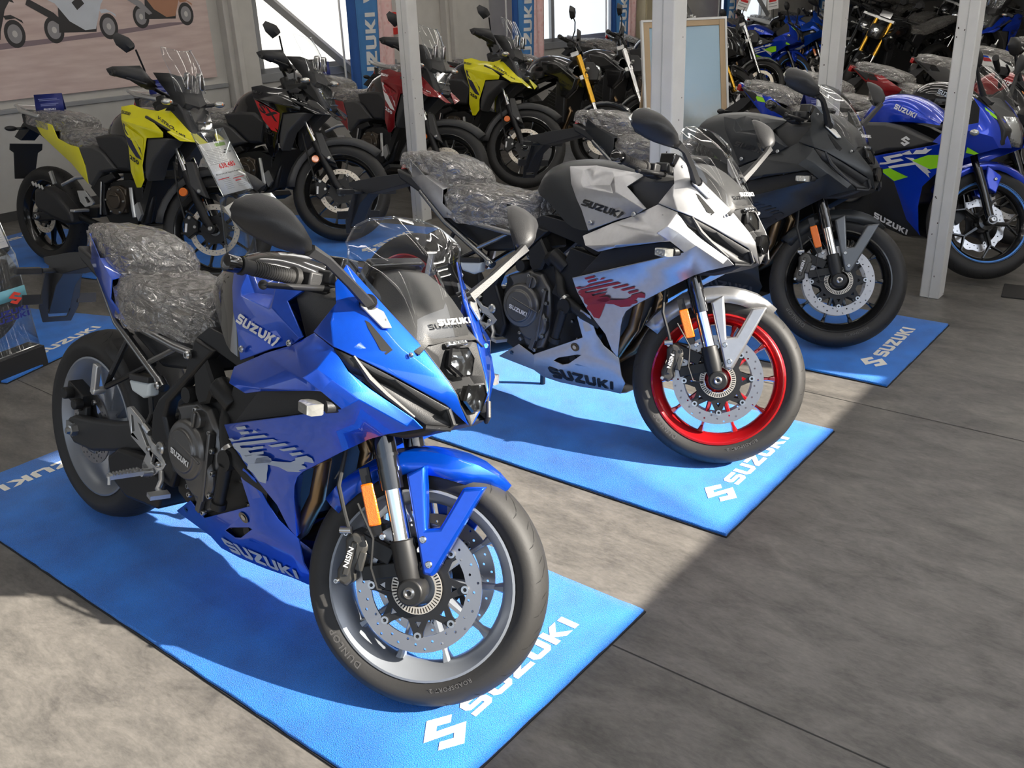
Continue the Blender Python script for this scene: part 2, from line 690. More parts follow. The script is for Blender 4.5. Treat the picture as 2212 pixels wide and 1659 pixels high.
def tyre(parent, c, R, W, rim_r, M=None, kind='sport', seg=96):
    """round tyre with sipes cut dark into the tread"""
    h = W / 2
    s = R - rim_r
    prof = [(rim_r - .012, -h * .72), (rim_r + .006, -h * .86), (rim_r + s * .30, -h * .98), (rim_r + s * .52, -h), (rim_r + s * .72, -h * .86),
            (rim_r + s * .87, -h * .60), (rim_r + s * .965, -h * .30), (R, 0)]
    prof = prof + [(r, -y) for r, y in prof[-2::-1]]
    g = G().lathe(prof, c, seg, closed=False)
    # sipes

    def surf(y):
        y = max(-h * .99, min(h * .99, y))
        p2 = prof[3:12]
        for (r0, y0), (r1, y1) in zip(p2, p2[1:]):
            if y0 <= y <= y1:
                return r0 + (r1 - r0) * (y - y0) / (y1 - y0 + 1e-9)
        return prof[3][0]
    n = 22 if kind == 'sport' else 40
    for k in range(n):
        for sd in (-1, 1):
            a0 = 2 * pi * (k + (.5 if sd > 0 else 0)) / n
            if kind == 'sport':
                path = [(a0 + .20 * t * t - .02, sd * h * (.86 - .74 * t)) for t in (0, .25, .5, .75, 1)]
                path2 = [(a0 + .13 + .05 * t, sd * h * (.60 - .35 * t)) for t in (0, .5, 1)]
                sets = (path, path2)
                wd = .0016
            else:
                sets = ([(a0, sd * h * .95), (a0 + .035, sd * h * .5), (a0 + .03, sd * h * .12)],)
                wd = .004
            for pa in sets:
                vs, fs = [], []
                for i, (a, y) in enumerate(pa):
                    ww = wd * (1.0 if 0 < i < len(pa) - 1 else .3) / R
                    r = surf(y) + .0006
                    for q in (-ww, ww):
                        vs.append((c[0] + r * cos(a + q), c[1] + y, c[2] + r * sin(a + q)))
                    if i:
                        fs.append((2 * i - 2, 2 * i - 1, 2 * i + 1, 2 * i))
                g.add(vs, fs, 1)
    return g.build('tyre', [rubber, groove], parent, ang=50, M=M, merge=False)


def ring_letters(parent, text, c, r, y, a_mid, h, material, M=None, spread=1.0):
    polys, w = font_polys(text, .012, 1.15)
    vs, fs = tri2d([[(a * h, b * h) for a, b in p] for p in polys], .012)
    W_ = w * h
    out = []
    for a, b in vs:
        ang = a_mid - (a - W_ / 2) * spread / r
        rr = r + b
        out.append((c[0] + rr * cos(ang), y, c[2] + rr * sin(ang)))
    return G().add(out, fs).build('tyre_lettering', material, parent, ang=None, M=M, merge=False)


def rim(parent, c, rim_r, W, material, n=10, M=None, kind='straight', stripe=None):
    h = W / 2
    prof = [(rim_r, -h), (rim_r, -h + .006), (rim_r - .012, -h + .012), (rim_r - .020, -h * .45), (rim_r - .026, 0),
            (rim_r - .020, h * .45), (rim_r - .012, h - .012), (rim_r, h - .006), (rim_r, h), (rim_r - .006, h + .001),
            (rim_r - .026, h - .016), (rim_r - .036, h * .4), (rim_r - .040, 0), (rim_r - .036, -h * .4), (rim_r - .026, -h + .016), (rim_r - .006, -h - .001)]
    g = G().lathe(prof, c, 72)
    g.lathe([(.018, -.055), (.044, -.05), (.052, -.02), (.052, .02), (.044, .05), (.018, .055)], c, 28)
    for k in range(n):
        a = 2 * pi * k / n + .17
        d = Vector((cos(a), 0, sin(a)))
        t = Vector((-sin(a), 0, cos(a)))
        y = Vector((0, 1, 0))

        def bar(p, q, w0, w1, d0, d1):
            secs = []
            dd = (q - p).normalized()
            tt = Vector((-dd.z, 0, dd.x))
            for u in (0, .35, .7, 1):
                w_ = w0 + (w1 - w0) * u
                e_ = d0 + (d1 - d0) * u
                o = Vector(c) + p + (q - p) * u
                secs.append([o + tt * w_ + y * e_ * .5, o + tt * w_ * .5 + y * e_, o - tt * w_ * .5 + y * e_, o - tt * w_ + y * e_ * .5,
                             o - tt * w_ - y * e_ * .5, o - tt * w_ * .5 - y * e_, o + tt * w_ * .5 - y * e_, o + tt * w_ - y * e_ * .5])
            g.loft(secs, 0, closed=True, cap=False)
        if kind == 'straight':
            bar(d * .044, d * (rim_r - .038), .010, .0055, .024, .014)
            bar(d * (rim_r - .062), d * (rim_r - .036), .005, .012, .015, .022)
        else:   # Y spokes
            m = d * (rim_r * .55)
            bar(d * .044, m, .013, .010, .024, .016)
            for sg in (-1, 1):
                e = (d * cos(.30) + t * sin(.30) * sg) * (rim_r - .037)
                bar(m, e, .007, .0055, .014, .012)
    ob = g.build('wheel_rim', material, parent, ang=40, M=M)
    if stripe:
        s = G().lathe([(rim_r - .004, -h - .0016), (rim_r - .016, -h + .0072), (rim_r - .016, -h + .0066), (rim_r - .004, -h - .0022)], c, 72)
        s.build('rim_stripe', stripe, ob, ang=None)
    return ob


def brake_disc(parent, c, R, r_in, material, M=None, carrier=None, carrier_r=.06, bobbins=8, wave=0, holes=5, name='brake_disc'):
    outer = [(R * (1 - wave * (.5 + .5 * cos(12 * 2 * pi * i / 120))) * cos(2 * pi * i / 120), R * (1 - wave * (.5 + .5 * cos(12 * 2 * pi * i / 120))) * sin(2 * pi * i / 120)) for i in range(120)]
    loops = [outer, circ(80, r_in)]
    n = 40
    for k in range(n):
        fr_ = (.22, .5, .78, .36, .64)[k % 5]
        rr = r_in + (R - r_in) * fr_
        loops.append(circ(8, .0034, (rr * cos(2 * pi * k / n), rr * sin(2 * pi * k / n))))
    g = cutout(loops, .005).xf(Matrix.Translation(c))
    ob = g.build(name, material, parent, ang=30, M=M)
    if carrier:
        L = [[]]
        nb = bobbins
        for k in range(nb):
            a = 2 * pi * k / nb + .2
            for da, rr in ((-.30, r_in * .70), (-.13, r_in * .90), (-.10, r_in * 1.02), (.10, r_in * 1.02), (.13, r_in * .90), (.30, r_in * .70)):
                L[0].append((rr * cos(a + da), rr * sin(a + da)))
        L.append(circ(40, carrier_r * .72))
        for k in range(nb):
            a = 2 * pi * k / nb + .2
            L.append(circ(3, r_in * .085, (r_in * .74 * cos(a), r_in * .74 * sin(a)), a))
        k2 = cutout(L, .006).xf(Matrix.Translation(c))
        k2.build('disc_carrier', carrier, ob, ang=30)
        b = G()
        for k in range(nb):
            a = 2 * pi * k / nb + .2
            p = (c[0] + r_in * .985 * cos(a), c[1], c[2] + r_in * .985 * sin(a))
            b.lathe([(.0045, -.0065), (.0095, -.0065), (.0095, .0065), (.0045, .0065)], p, 14)
        b.build('disc_bobbins', steel, ob, ang=30)
    return ob


def bolt(parent, p, r=.007, d=.006, name='bolt', material=None, M=None, axis='y', side=-1):
    g = G().lathe([(0.0005, 0), (r, 0), (r, side * d * .6), (r * .75, side * d), (r * .45, side * d), (r * .45, side * d * .4), (.0005, side * d * .4)], p, 14, closed=False, axis=axis)
    return g.build(name, material or steel, parent, ang=30, M=M)


def fork_leg(parent, y, pts, radii, mats_, M, names):
    out = []
    for i, (a, b) in enumerate(pts):
        g = G().tube([(a[0], y, a[1]), (b[0], y, b[1])], radii[i], 20)
        out.append(g.build(names[i], mats_[i], parent, ang=40, M=M))
    return out


def seat_mesh(secs, lift=0.0):
    """loft of rounded sections: (x, half width, z top, z bottom)"""
    rows = []
    for x, w, zt, zb in secs:
        w += lift
        zt += lift
        row = []
        for k in range(13):
            a = pi * k / 12
            cy = cos(a)
            sy = sin(a)
            yy = w * (abs(cy) ** .55) * (1 if cy > 0 else -1)
            zz = zb + (zt - zb) * (sy ** .45)
            row.append((x, yy, zz))
        rows.append(row)
    return rows


def wrapped_seat(parent, secs, name='seat'):
    g = G().loft(seat_mesh(secs), cap=True)
    s = g.build(name, seat_vinyl, parent, ang=60)
    g2 = G()
    rows = seat_mesh([(x + (-.006 if i == 0 else .006 if i == len(secs) - 1 else 0), w, zt, zb - .012) for i, (x, w, zt, zb) in enumerate(secs)], .010)
    rnd = random.Random(3)
    fine = []
    for a, b in zip(rows, rows[1:]):
        for u in (0, .34, .67):
            r = []
            for i in range(len(a) - 1):
                for q in (0, .5):
                    p = Vector(a[i]) * (1 - q) + Vector(a[i + 1]) * q
                    p2 = Vector(b[i]) * (1 - q) + Vector(b[i + 1]) * q
                    r.append(p * (1 - u) + p2 * u)
            r.append(Vector(a[-1]) * (1 - u) + Vector(b[-1]) * u)
            fine.append(r)
    fine.append([Vector(a) * (1 - q) + Vector(b) * q for a, b in zip(rows[-1], rows[-1][1:]) for q in (0, .5)] + [Vector(rows[-1][-1])])
    cx = sum(p.x for p in fine[len(fine) // 2]) / len(fine[0])
    fine = [[tuple(Vector(p) + Vector((rnd.uniform(-.004, .004), rnd.uniform(-.004, .004), rnd.uniform(-.003, .005)))) for p in r] for r in fine]
    g2.loft(fine, cap=True)
    w = g2.build('plastic_wrap', wrap_mat, s, ang=None)
    return s


def lever_set(parent, y0, y1, x0, x1, z0, z1, M, sg):
    """brake or clutch lever with ball end, on the side sg"""
    pts = [(x0 + .045, sg * y0, z0 - .005), (x0 + .055, sg * (y0 + (y1 - y0) * .3), z0 - .012), (x1 + .050, sg * (y0 + (y1 - y0) * .75), z1 - .016), (x1 + .030, sg * y1, z1 - .022)]
    g = G().tube(pts, [.009, .0075, .0065, .0065], 10)
    g.sphere(pts[-1], .0105)
    return g.build('lever', frame_black, parent, ang=50, M=M)
GRAPHIC_8R = [
    [(0.946, 0.586), (0.983, 0.6), (0.984, 0.594), (0.949, 0.58)],
    [(0.944, 0.574), (0.986, 0.587), (0.99, 0.58), (0.965, 0.571), (0.969, 0.567), (1.001, 0.578), (1.01, 0.576), (1.028, 0.582), (1.038, 0.59), (1.131, 0.623), (1.142, 0.62), (1.075, 0.597), (0.998, 0.568), (1.002, 0.565), (1.157, 0.619), (1.17, 0.616), (1.024, 0.564), (1.026, 0.558), (1.053, 0.567), (1.069, 0.571), (1.074, 0.575), (1.113, 0.588), (1.11, 0.581), (1.069, 0.565), (1.048, 0.557), (1.053, 0.551), (1.064, 0.557), (1.107, 0.572), (1.101, 0.563), (1.076, 0.553), (1.082, 0.549), (1.107, 0.556), (1.116, 0.553), (1.103, 0.538), (0.997, 0.504), (1.014, 0.52), (1.013, 0.539), (0.995, 0.552), (0.968, 0.551), (0.947, 0.543)],
    [(1.026, 0.614), (1.064, 0.628), (1.07, 0.622), (1.032, 0.609)],
    [(1.037, 0.605), (1.074, 0.617), (1.078, 0.612), (1.043, 0.599)],
    [(1.097, 0.626), (1.113, 0.624), (1.088, 0.616)],
    [(1.132, 0.595), (1.186, 0.615), (1.194, 0.611), (1.144, 0.593)],
    [(1.16, 0.591), (1.208, 0.609), (1.212, 0.604), (1.17, 0.588)],
    [(1.182, 0.585), (1.216, 0.598), (1.221, 0.593), (1.187, 0.579)],
    [(1.003, 0.508), (1.026, 0.537), (1.06, 0.55), (1.109, 0.558), (1.114, 0.548), (1.091, 0.529), (1.061, 0.467), (1.024, 0.47), (1.032, 0.489), (1.007, 0.482)],
    [(1.091, 0.529), (1.112, 0.545), (1.149, 0.552), (1.17, 0.557), (1.188, 0.567), (1.192, 0.575), (1.227, 0.59), (1.238, 0.585), (1.236, 0.571), (1.224, 0.556), (1.189, 0.541), (1.208, 0.537), (1.184, 0.501), (1.162, 0.506), (1.144, 0.523), (1.121, 0.53)],
]
# ------------------------------------------------------------------ fully faired sport motorcycle
side_graphic = mat('side_graphic', (.42, .48, .56), .4)
belly_letter = mat('belly_lettering', (.42, .48, .56), .4)
tank_letter = mat('tank_lettering', (.78, .78, .77), .4)
wheel_main = mat('sport_wheel_paint', (.27, .29, .32), .35, .4)
tank_black = mat('tank_cover_black', (.008, .008, .009), .12, 0, coat=1.0)
fender_arm_mat = mat('fender_arm_paint', (.001, .085, .68), .30, .65, coat=1.0, flake=.25)
WB_A, TR_A, RAKE_A = 1.458, .104, 25.0


def sym(parent, name, P, faces, m, **kw):
    """right panel as measured and its mirror twin"""
    a = panel(P, faces, -1).build(name, m, parent, **kw)
    b = panel(P, faces, 1).build(name, m, parent, **kw)
    return a, b


def decal_both(objs, name, polys, m, **kw):
    for o, s in zip(objs, (-1, 1)):
        q = polys
        if s > 0 and kw.get('flip'):
            q = kw['flip']
        decal(o, name, q, m, side=s, **{k: v for k, v in kw.items() if k != 'flip'})


def word_xz(q):
    """SUZUKI on a quad in (x,z)"""
    L, w = wordmark()
    return [[(p.x, p.y) for p in poly] for poly in quad_map(L, w, q)]


def word_xz_flip(q):
    """the same word reading correctly on the other side"""
    bl, br, tr, tl = q
    return word_xz((br, bl, tl, tr))


def build_sport(name, label, x, y, yaw, lean, st):
    R = bike_root(name, label, x, y, yaw, lean)
    S = steer_matrix(WB_A, TR_A, RAKE_A, radians(st))
    FA = (WB_A, 0, .300)
    # --- wheels
    tf = tyre(R, FA, .300, .120, .231, S)
    ring_letters(tf, 'DUNLOP', FA, .241, -.0594, radians(232), .017, mat('tyre_letter', (.10, .095, .09), .5), spread=1.0)
    ring_letters(tf, 'ROADSPORT 2', FA, .243, -.0596, radians(300), .010, MATS['tyre_letter'], spread=1.0)
    rim(R, FA, .231, .105, wheel_main, 10, S)
    for sg in (-1, 1):
        brake_disc(R, (FA[0], sg * .066, FA[2]), .155, .117, disc_steel, S, frame_black, .065)
    ring = cutout([circ(48, .062), circ(48, .045)] + [[(r * cos(a), r * sin(a)) for r, a in ((.048, t - .030), (.060, t - .030), (.060, t + .030), (.048, t + .030))] for t in [2 * pi * k / 48 for k in range(48)]], .003)
    ring.xf(Matrix.Translation((FA[0], -.078, FA[2]))).build('speed_sensor_ring', disc_pale, R, M=S, ang=30)
    RA = (0, 0, .315)
    tyre(R, RA, .315, .180, .231, None)
    rim(R, RA, .231, .156, wheel_main, 10, None)
    brake_disc(R, (0, -.085, .315), .120, .088, disc_steel, None, frame_black, .05, 5, name='brake_disc')
    # --- fork
    for sg in (-1, 1):
        yy = sg * .104
        g = G().tube([(1.204, yy, .90), (1.355, yy, .537)], .0265, 20).tube([(1.343, yy, .566), (1.362, yy, .520)], .0285, 20)
        g.tube([(1.330, yy, .597), (1.333, yy, .590)], .0290, 20)
        g.build('fork_tube', gloss_black, R, M=S, ang=40)
        G().tube([(1.355, yy, .537), (1.420, yy, .382)], .0215, 20).build('fork_slider', chrome, R, M=S, ang=40)
        g = G().tube([(1.408, yy, .410), (1.432, yy, .352), (1.448, yy, .312)], [.028, .029, .024], 18)
        g.lathe([(.0005, -.030), (.030, -.030), (.033, -.02), (.033, .02), (.030, .030), (.0005, .03)], (1.458, yy, .300), 24, closed=False)
        g.box((1.38, sg * .085, .325), (.12, .022, .035), (0, -.35, 0))
        g.box((1.345, sg * .088, .37), (.09, .018, .04), (0, .25, 0))
        g.build('fork_foot', engine_black, R, M=S, bevel=.003, ang=40)
        # brake caliper
        cp = [(1.268, .378), (1.284, .402), (1.312, .400), (1.330, .372), (1.326, .335), (1.308, .310), (1.312, .285), (1.292, .264), (1.268, .272), (1.262, .300), (1.276, .335)]
        cg = G().prism(cp, sg * .045, sg * .104, bev=.008)
        cg.box((1.292, sg * .104, .335), (.016, .010, .085), (0, .12, 0)).box((1.318, sg * .085, .335), (.02, .04, .05), (0, .12, 0))
        cal = cg.build('brake_caliper', mat('caliper_grey', (.075, .072, .066), .42, .5), R, M=S, bevel=.004)
        for p in ((1.272, .392), (1.270, .276)):
            bolt(cal, (p[0], sg * .100, p[1]), .007, .012, side=sg)
        if sg < 0:
            pl, w = font_polys('NISIN', .02)
            plane_text('caliper_lettering', pl, white_letter, ((1.292, -.1096, .312), (1.298, -.1096, .362), (1.286, -.1096, .364), (1.280, -.1096, .313)), cal, w)
        # hose from caliper up to the yoke
        G().tube([(1.278, sg * .108, .400), (1.262, sg * .118, .44), (1.235, sg * .118, .50), (1.225, sg * .09, .60), (1.20, sg * .06, .72)], .0055, 8).build('brake_hose', soft_rubber, R, M=S)
        G().tube([(1.258, sg * .112, .398), (1.285, sg * .112, .404)], .009, 12).build('hose_banjo', steel, R, M=S)
        # sensor cable
        G().tube([(1.29, sg * .12, .47), (1.345, sg * .125, .40), (1.352, sg * .12, .33), (1.375, sg * .115, .285), (1.41, sg * .105, .283)], .003, 6).build('sensor_cable', soft_rubber, R, M=S)
        # amber reflector on its bracket
        rb = G().box((1.318, sg * .112, .48), (.024, .006, .16), (0, -.42, 0)).build('reflector_bracket', frame_black, R, M=S)
        G().box((1.322, sg * .119, .474), (.032, .008, .100), (0, -.42, 0)).build('reflector', amber, R, M=S, bevel=.004)
        bolt(R, (1.365, sg * .118, .408), .008, .006, M=S, side=sg)
        # axle end
        g = G().lathe([(.006, sg * .112), (.006, sg * .136), (.009, sg * .138), (.0135, sg * .136), (.0155, sg * .112)], (1.458, 0, .300), 20)
        g.build('axle_end', steel, R, M=S, ang=40)
    # --- front fender: hugging shell plus forked arms
    rows = []
    for k in range(13):
        a = radians(60 + (152 - 60) * k / 12)
        taper = min(1, .12 + k / 3.6) * (1 if k < 10 else 1 - (k - 9) * .08)
        rr = .312 + (.006 if 0 < k < 9 else 0)
        row = []
        for yv, dr in ((-.083, -.050), (-.080, -.020), (-.064, .002), (-.030, .008), (0, .011), (.030, .008), (.064, .002), (.080, -.020), (.083, -.050)):
            q = rr + dr * (1 if k > 1 else .5)
            row.append((1.458 + q * cos(a), yv * taper, .300 + q * sin(a)))
        rows.append(row)
    fend = G().loft(rows).build('fender', fender_arm_mat if False else blue_paint, R, thick=.004, ang=40, M=S)
    arm = [(1.388, .560), (1.427, .590), (1.440, .545), (1.462, .447), (1.492, .458), (1.528, .560), (1.578, .572), (1.503, .352), (1.497, .343), (1.474, .342)]
    for sg in (-1, 1):
        G().prism(arm, sg * .080, sg * .112, bev=.006).build('fender_arm', fender_arm_mat, R, M=S, bevel=.003)
        for p in ((1.460, .423), (1.485, .370)):
            bolt(R, (p[0], sg * .112, p[1]), .0085, .005, M=S, side=sg)
    # --- yoke, handlebar, grips
    g = G().box((1.205, 0, .90), (.06, .27, .035), (0, -.4, 0)).box((1.28, 0, .735), (.07, .25, .04), (0, -.4, 0))
    g.tube([(1.24, 0, .72), (1.19, 0, .91)], .03, 14)
    g.build('fork_yoke', frame_black, R, M=S, bevel=.004)
    for sg in (-1, 1):
        a, b = Vector((1.168, sg * .145, .955)), Vector((1.035, sg * .392, .955))
        G().tube([(1.20, sg * .104, .935), a, b], .011, 12).build('handlebar', frame_black, R, M=S)
        d = (b - a).normalized()
        p0 = a + d * .135
        g = G().tube([p0, p0 + d * .012, p0 + d * .014, b - d * .01, b - d * .008, b], [.023, .023, .0165, .0155, .020, .020], 18)
        for k in range(16):
            q = p0 + d * (.02 + k * .006)
            g.tube([q, q + d * .003], .0172, 14)
        g.build('handle_grip', rubber, R, M=S, ang=40)
        g = G().tube([b, b + d * .008, b + d * .034, b + d * .037], [.016, .0185, .0185, .012], 18)
        g.build('bar_end', gloss_black, R, M=S, ang=40)
        g = G().box(p0 - d * .035 + Vector((.01, 0, -.002)), (.045, .055, .045), (0, 0, sg * .5))
        g.box(p0 - d * .05 + Vector((.035, 0, .015)), (.05, .04, .03), (0, 0, sg * .5))
        sw = g.build('switch_housing', plastic, R, M=S, bevel=.005)
        if sg < 0:
            G().box(p0 - d * .075 + Vector((.04, -.01, .045)), (.055, .050, .038), (0, 0, sg * .5)).build('fluid_reservoir', gloss_black, R, M=S, bevel=.004)
        q0 = p0 - d * .03 + Vector((.05, 0, -.010))
        q1 = b + Vector((.060, 0, -.030))
        g = G().tube([q0, q0 + (q1 - q0) * .35 + Vector((.008, 0, 0)), q0 + (q1 - q0) * .75 + Vector((.006, 0, 0)), q1], [.008, .0075, .0065, .0065], 10).sphere(q1, .0105)
        g.build('lever', frame_black, R, M=S, ang=50)
    # --- tank: centre cover, side panels
    stn = [
        [(.655, 0, .90), (.658, -.05, .90), (.672, -.085, .89), (.69, -.105, .875), (.716, -.118, .862)],
        [(.672, 0, .962), (.678, -.055, .957), (.696, -.10, .932), (.73, -.128, .892), (.786, -.150, .845)],
        [(.735, 0, .998), (.74, -.065, .990), (.768, -.118, .955), (.812, -.155, .898), (.865, -.182, .800)],
        [(.83, 0, 1.016), (.835, -.075, 1.006), (.853, -.138, .980), (.886, -.166, .926), (.920, -.200, .772)],
        [(.93, 0, 1.020), (.935, -.065, 1.010), (.950, -.112, .990), (.955, -.165, .92), (1.01, -.215, .770)],
        [(1.05, 0, 1.008), (1.05, -.07, 1.000), (1.06, -.115, .980), (1.07, -.15, .90), (1.08, -.19, .80)],
        [(1.19, 0, .975), (1.19, -.07, .970), (1.18, -.13, .955), (1.18, -.15, .88), (1.17, -.17, .80)]]
    rows = [[(a, -b, c) for a, b, c in r[:0:-1]] + r for r in stn]
    G().loft(rows).build('fuel_tank', tank_black, R, sub=1, ang=None)
    TP = dict(T1=(.855, -.150, .985), T2=(.952, -.122, .996), T3=(1.025, -.132, .992), T4=(1.185, -.168, .985), T5=(1.130, -.192, .940), T6=(1.233, -.222, .878), K3=(1.186, -.212, .850),
              T7=(1.125, -.226, .828), T8=(1.017, -.236, .778), T9=(.933, -.203, .878), T10=(.885, -.176, .928), F1=(1.064, -.178, .965), F2=(1.10, -.212, .919), F3=(1.127, -.220, .894),
              F4=(1.226, -.228, .873), R1=(.923, -.158, .976), R2=(.934, -.184, .934), R3=(.952, -.194, .921), R4=(1.086, -.212, .914), R5=(.967, -.166, .928), R6=(1.05, -.170, .937), T9b=(.965, -.214, .845))
    TF = [('T1', 'T2', 'R1'), ('T1', 'R1', 'R2', 'T10'), ('R1', 'T2', 'T3', 'F1', 'R6', 'R5'), ('T3', 'T4', 'F1'), ('F1', 'T4', 'T5', 'F2'), ('R5', 'R6', 'R4', 'R3'), ('R1', 'R5', 'R3', 'R2'),
          ('R6', 'F1', 'F2', 'R4'), ('T10', 'R2', 'R3', 'R4', 'F2', 'F3', 'T9'), ('T9', 'F3', 'K3', 'T7', 'T9b'), ('T9b', 'T7', 'T8'), ('F2', 'T5', 'T6', 'F4'), ('F2', 'F4', 'K3', 'F3'), ('F4', 'T6', 'K3')]
    tp = sym(R, 'tank_panel', TP, TF, blue_paint, thick=.006, bevel=.002, ang=24)
    q = ((.962, .860), (1.128, .834), (1.143, .856), (.972, .882))
    decal_both(tp, 'tank_lettering', word_xz(q), tank_letter, flip=word_xz_flip(q), off=.004)
    for o, s in zip(tp, (-1, 1)):
        for p in ((.885, -.150, .957), (1.022, -.228, .806), (1.186, -.216, .853)):
            bolt(o, (p[0], s * abs(p[1]) + s * .006, p[2]), .0085, .006, 'panel_screw', side=s)
    # duct cover behind the tank notch
    dp = [(1.115, .955), (1.185, .987), (1.305, .985), (1.335, .915), (1.25, .845), (1.17, .84)]
    for s in (-1, 1):
        G().prism(dp, s * .06, s * .172, bev=.02).build('inner_duct', plastic_grey, R, bevel=.006)
    # --- nose cowl
    NC = dict(ct=(1.310, -.176, 1.053), e1=(1.392, -.126, .968), e2=(1.467, -.093, .903), e3=(1.537, -.062, .828), tip=(1.305, -.202, 1.012), M1=(1.391, -.172, .942), M2=(1.452, -.140, .885),
              M3=(1.528, -.082, .812), mid=(1.317, -.206, .968), back=(1.282, -.236, .900), it=(1.362, -.243, .884), iw=(1.402, -.222, .872), L2=(1.462, -.160, .835), L3=(1.543, -.072, .778),
              N=(1.560, -.006, .722), H2=(1.560, -.040, .772), H1=(1.556, -.052, .800), fl=(1.330, -.225, .930))
    NF = [('ct', 'e1', 'M1', 'tip'), ('e1', 'e2', 'M2', 'M1'), ('e2', 'e3', 'M3', 'M2'), ('tip', 'M1', 'fl', 'mid'), ('mid', 'fl', 'it', 'back'), ('fl', 'M1', 'M2', 'iw', 'it'), ('M2', 'M3', 'L3', 'L2', 'iw'),
          ('e3', 'H1', 'L3', 'M3'), ('H1', 'H2', 'L3'), ('H2', 'N', 'L3')]
    nc = sym(R, 'nose_cowl', NC, NF, blue_paint, thick=.006, bevel=.0025, ang=30)
    for s, o in zip((-1, 1), nc):
        decal(o, 'cowl_slot', [[(1.384, .942), (1.394, .938), (1.446, .886), (1.442, .876), (1.430, .884)]], groove, side=s, off=.0025)
        for p in ((1.323, -.176, 1.020), (1.412, -.142, .943), (1.476, -.119, .879)):
            bolt(o, (p[0], s * abs(p[1]) + s * .002, p[2]), .006, .005, 'cowl_screw', side=s)
    # side air intakes, dark scoops under the cowl
    IP = dict(a=(1.362, -.240, .880), b=(1.402, -.214, .866), c=(1.462, -.150, .828), d=(1.545, -.062, .770), e=(1.556, -.055, .728), f=(1.515, -.100, .728), g=(1.432, -.182, .795), h=(1.392, -.215, .832),
              m=(1.44, -.135, .80), n=(1.52, -.055, .742))
    for o in sym(R, 'air_intake', IP, [('a', 'b', 'h'), ('b', 'c', 'm', 'h'), ('c', 'd', 'n', 'm'), ('h', 'm', 'g'), ('m', 'n', 'f', 'g'), ('d', 'e', 'n'), ('n', 'e', 'f')], plastic, thick=.004, ang=30):
        pass
    for s in (-1, 1):
        G().tube([(1.402, s * .219, .870), (1.425, s * .190, .822), (1.455, s * .165, .790), (1.50, s * .120, .745)], [.003, .008, .007, .003], 6).build('intake_blade', plastic_grey, R)
        G().tube([(1.548, s * .066, .768), (1.560, s * .058, .735), (1.553, s * .060, .722), (1.515, s * .098, .722)], .006, 8).build('intake_lip', plastic, R)
    # centre headlight panel
    HP = dict(s1=(1.467, -.090, .902), s0=(1.482, 0, .912), e3=(1.537, -.058, .826), H1=(1.556, -.048, .799), H2=(1.560, -.037, .772), N=(1.562, 0, .722), c1=(1.486, -.045, .872), c0=(1.484, 0, .874),
              u1=(1.500, -.040, .822), u0=(1.498, 0, .820), w1=(1.533, -.038, .798), w0=(1.530, 0, .798))
    HF = [('s0', 's1', 'c1', 'c0'), ('s1', 'e3', 'u1', 'c1'), ('c0', 'c1', 'u1', 'u0'), ('u0', 'u1', 'w1', 'w0'), ('u1', 'e3', 'H1', 'w1'), ('w0', 'w1', 'H2', 'N'), ('w1', 'H1', 'H2')]
    hp = panel(HP, HF, -1)
    g2 = panel(HP, HF, 1)
    hp.add(g2.v, g2.f)
    hp = hp.build('headlight_panel', plastic, R, thick=.004, bevel=.002, ang=25)
    hexa = lambda w, h: [(-w * .55, h), (w * .75, h * .9), (w, h * .1), (w * .45, -h), (-w * .3, -h), (-w, -h * .1)]
    for cx, cz, w, h, tilt in ((1.506, .856, .036, .029, -.50), (1.556, .788, .032, .027, -.15)):
        Rm = Matrix.Translation((cx, 0, cz)) @ Matrix.Rotation(tilt, 4, 'Y')
        hx = hexa(w, h)
        g = G()
        n = len(hx)
        vs = [(.008, a * 1.22, b * 1.22) for a, b in hx] + [(.014, a * 1.1, b * 1.1) for a, b in hx] + [(-.012, a, b) for a, b in hx]
        g.add(vs, [(k * n + i, k * n + (i + 1) % n, (k + 1) * n + (i + 1) % n, (k + 1) * n + i) for k in range(2) for i in range(n)])
        hl = g.xf(Rm).build('headlight', gloss_black, R, ang=20)
        g = G().sphere((-.020, 0, -.002), (.016, w * .8, h * .8), 20, 10)
        g.add([(-.012, a, b) for a, b in hx], [tuple(range(n))])
        g.xf(Rm).build('lamp_reflector', reflector_mat, hl, ang=40)
        G().add([(.011, a * 1.06, b * 1.06) for a, b in hx], [tuple(range(n))]).xf(Rm).build('lamp_lens', lens_clear, hl)
    pl = G().box((1.4935, 0, .897), (.012, .064, .012), (0, .75, 0)).build('position_lamp', reflector_mat, hp, bevel=.003)
    # dark inner cover under the screen
    rows = []
    for x_, w_, z_, zs in ((1.483, .085, .905, .900), (1.44, .098, .955, .915), (1.40, .100, .985, .94), (1.36, .100, 1.010, .965), (1.315, .098, 1.030, .985), (1.285, .085, 1.034, .99)):
        rows.append([(x_, -w_ - .02, zs - .02), (x_, -w_ * .92, zs), (x_, -w_ * .72, z_ - .006), (x_, 0, z_), (x_, w_ * .72, z_ - .006), (x_, w_ * .92, zs), (x_, w_ + .02, zs - .02)])
    ic = G().loft(rows).build('instrument_cover', plastic_grey, R, thick=.004, ang=30)
    G().box((1.262, 0, 1.015), (.028, .17, .085), (0, .5, 0)).build('instrument_display', gloss_black, R, bevel=.006)
    # windscreen
    us = [-1 + 2 * k / 32 for k in range(33)]
    top = [(-1, 1.302, .174, 1.098), (-.72, 1.278, .132, 1.130), (-.4, 1.264, .078, 1.145), (0, 1.258, 0, 1.150)]
    bot = [(-1, 1.312, .180, 1.050), (-.78, 1.392, .128, .972), (-.5, 1.466, .096, .907), (0, 1.487, 0, .912)]

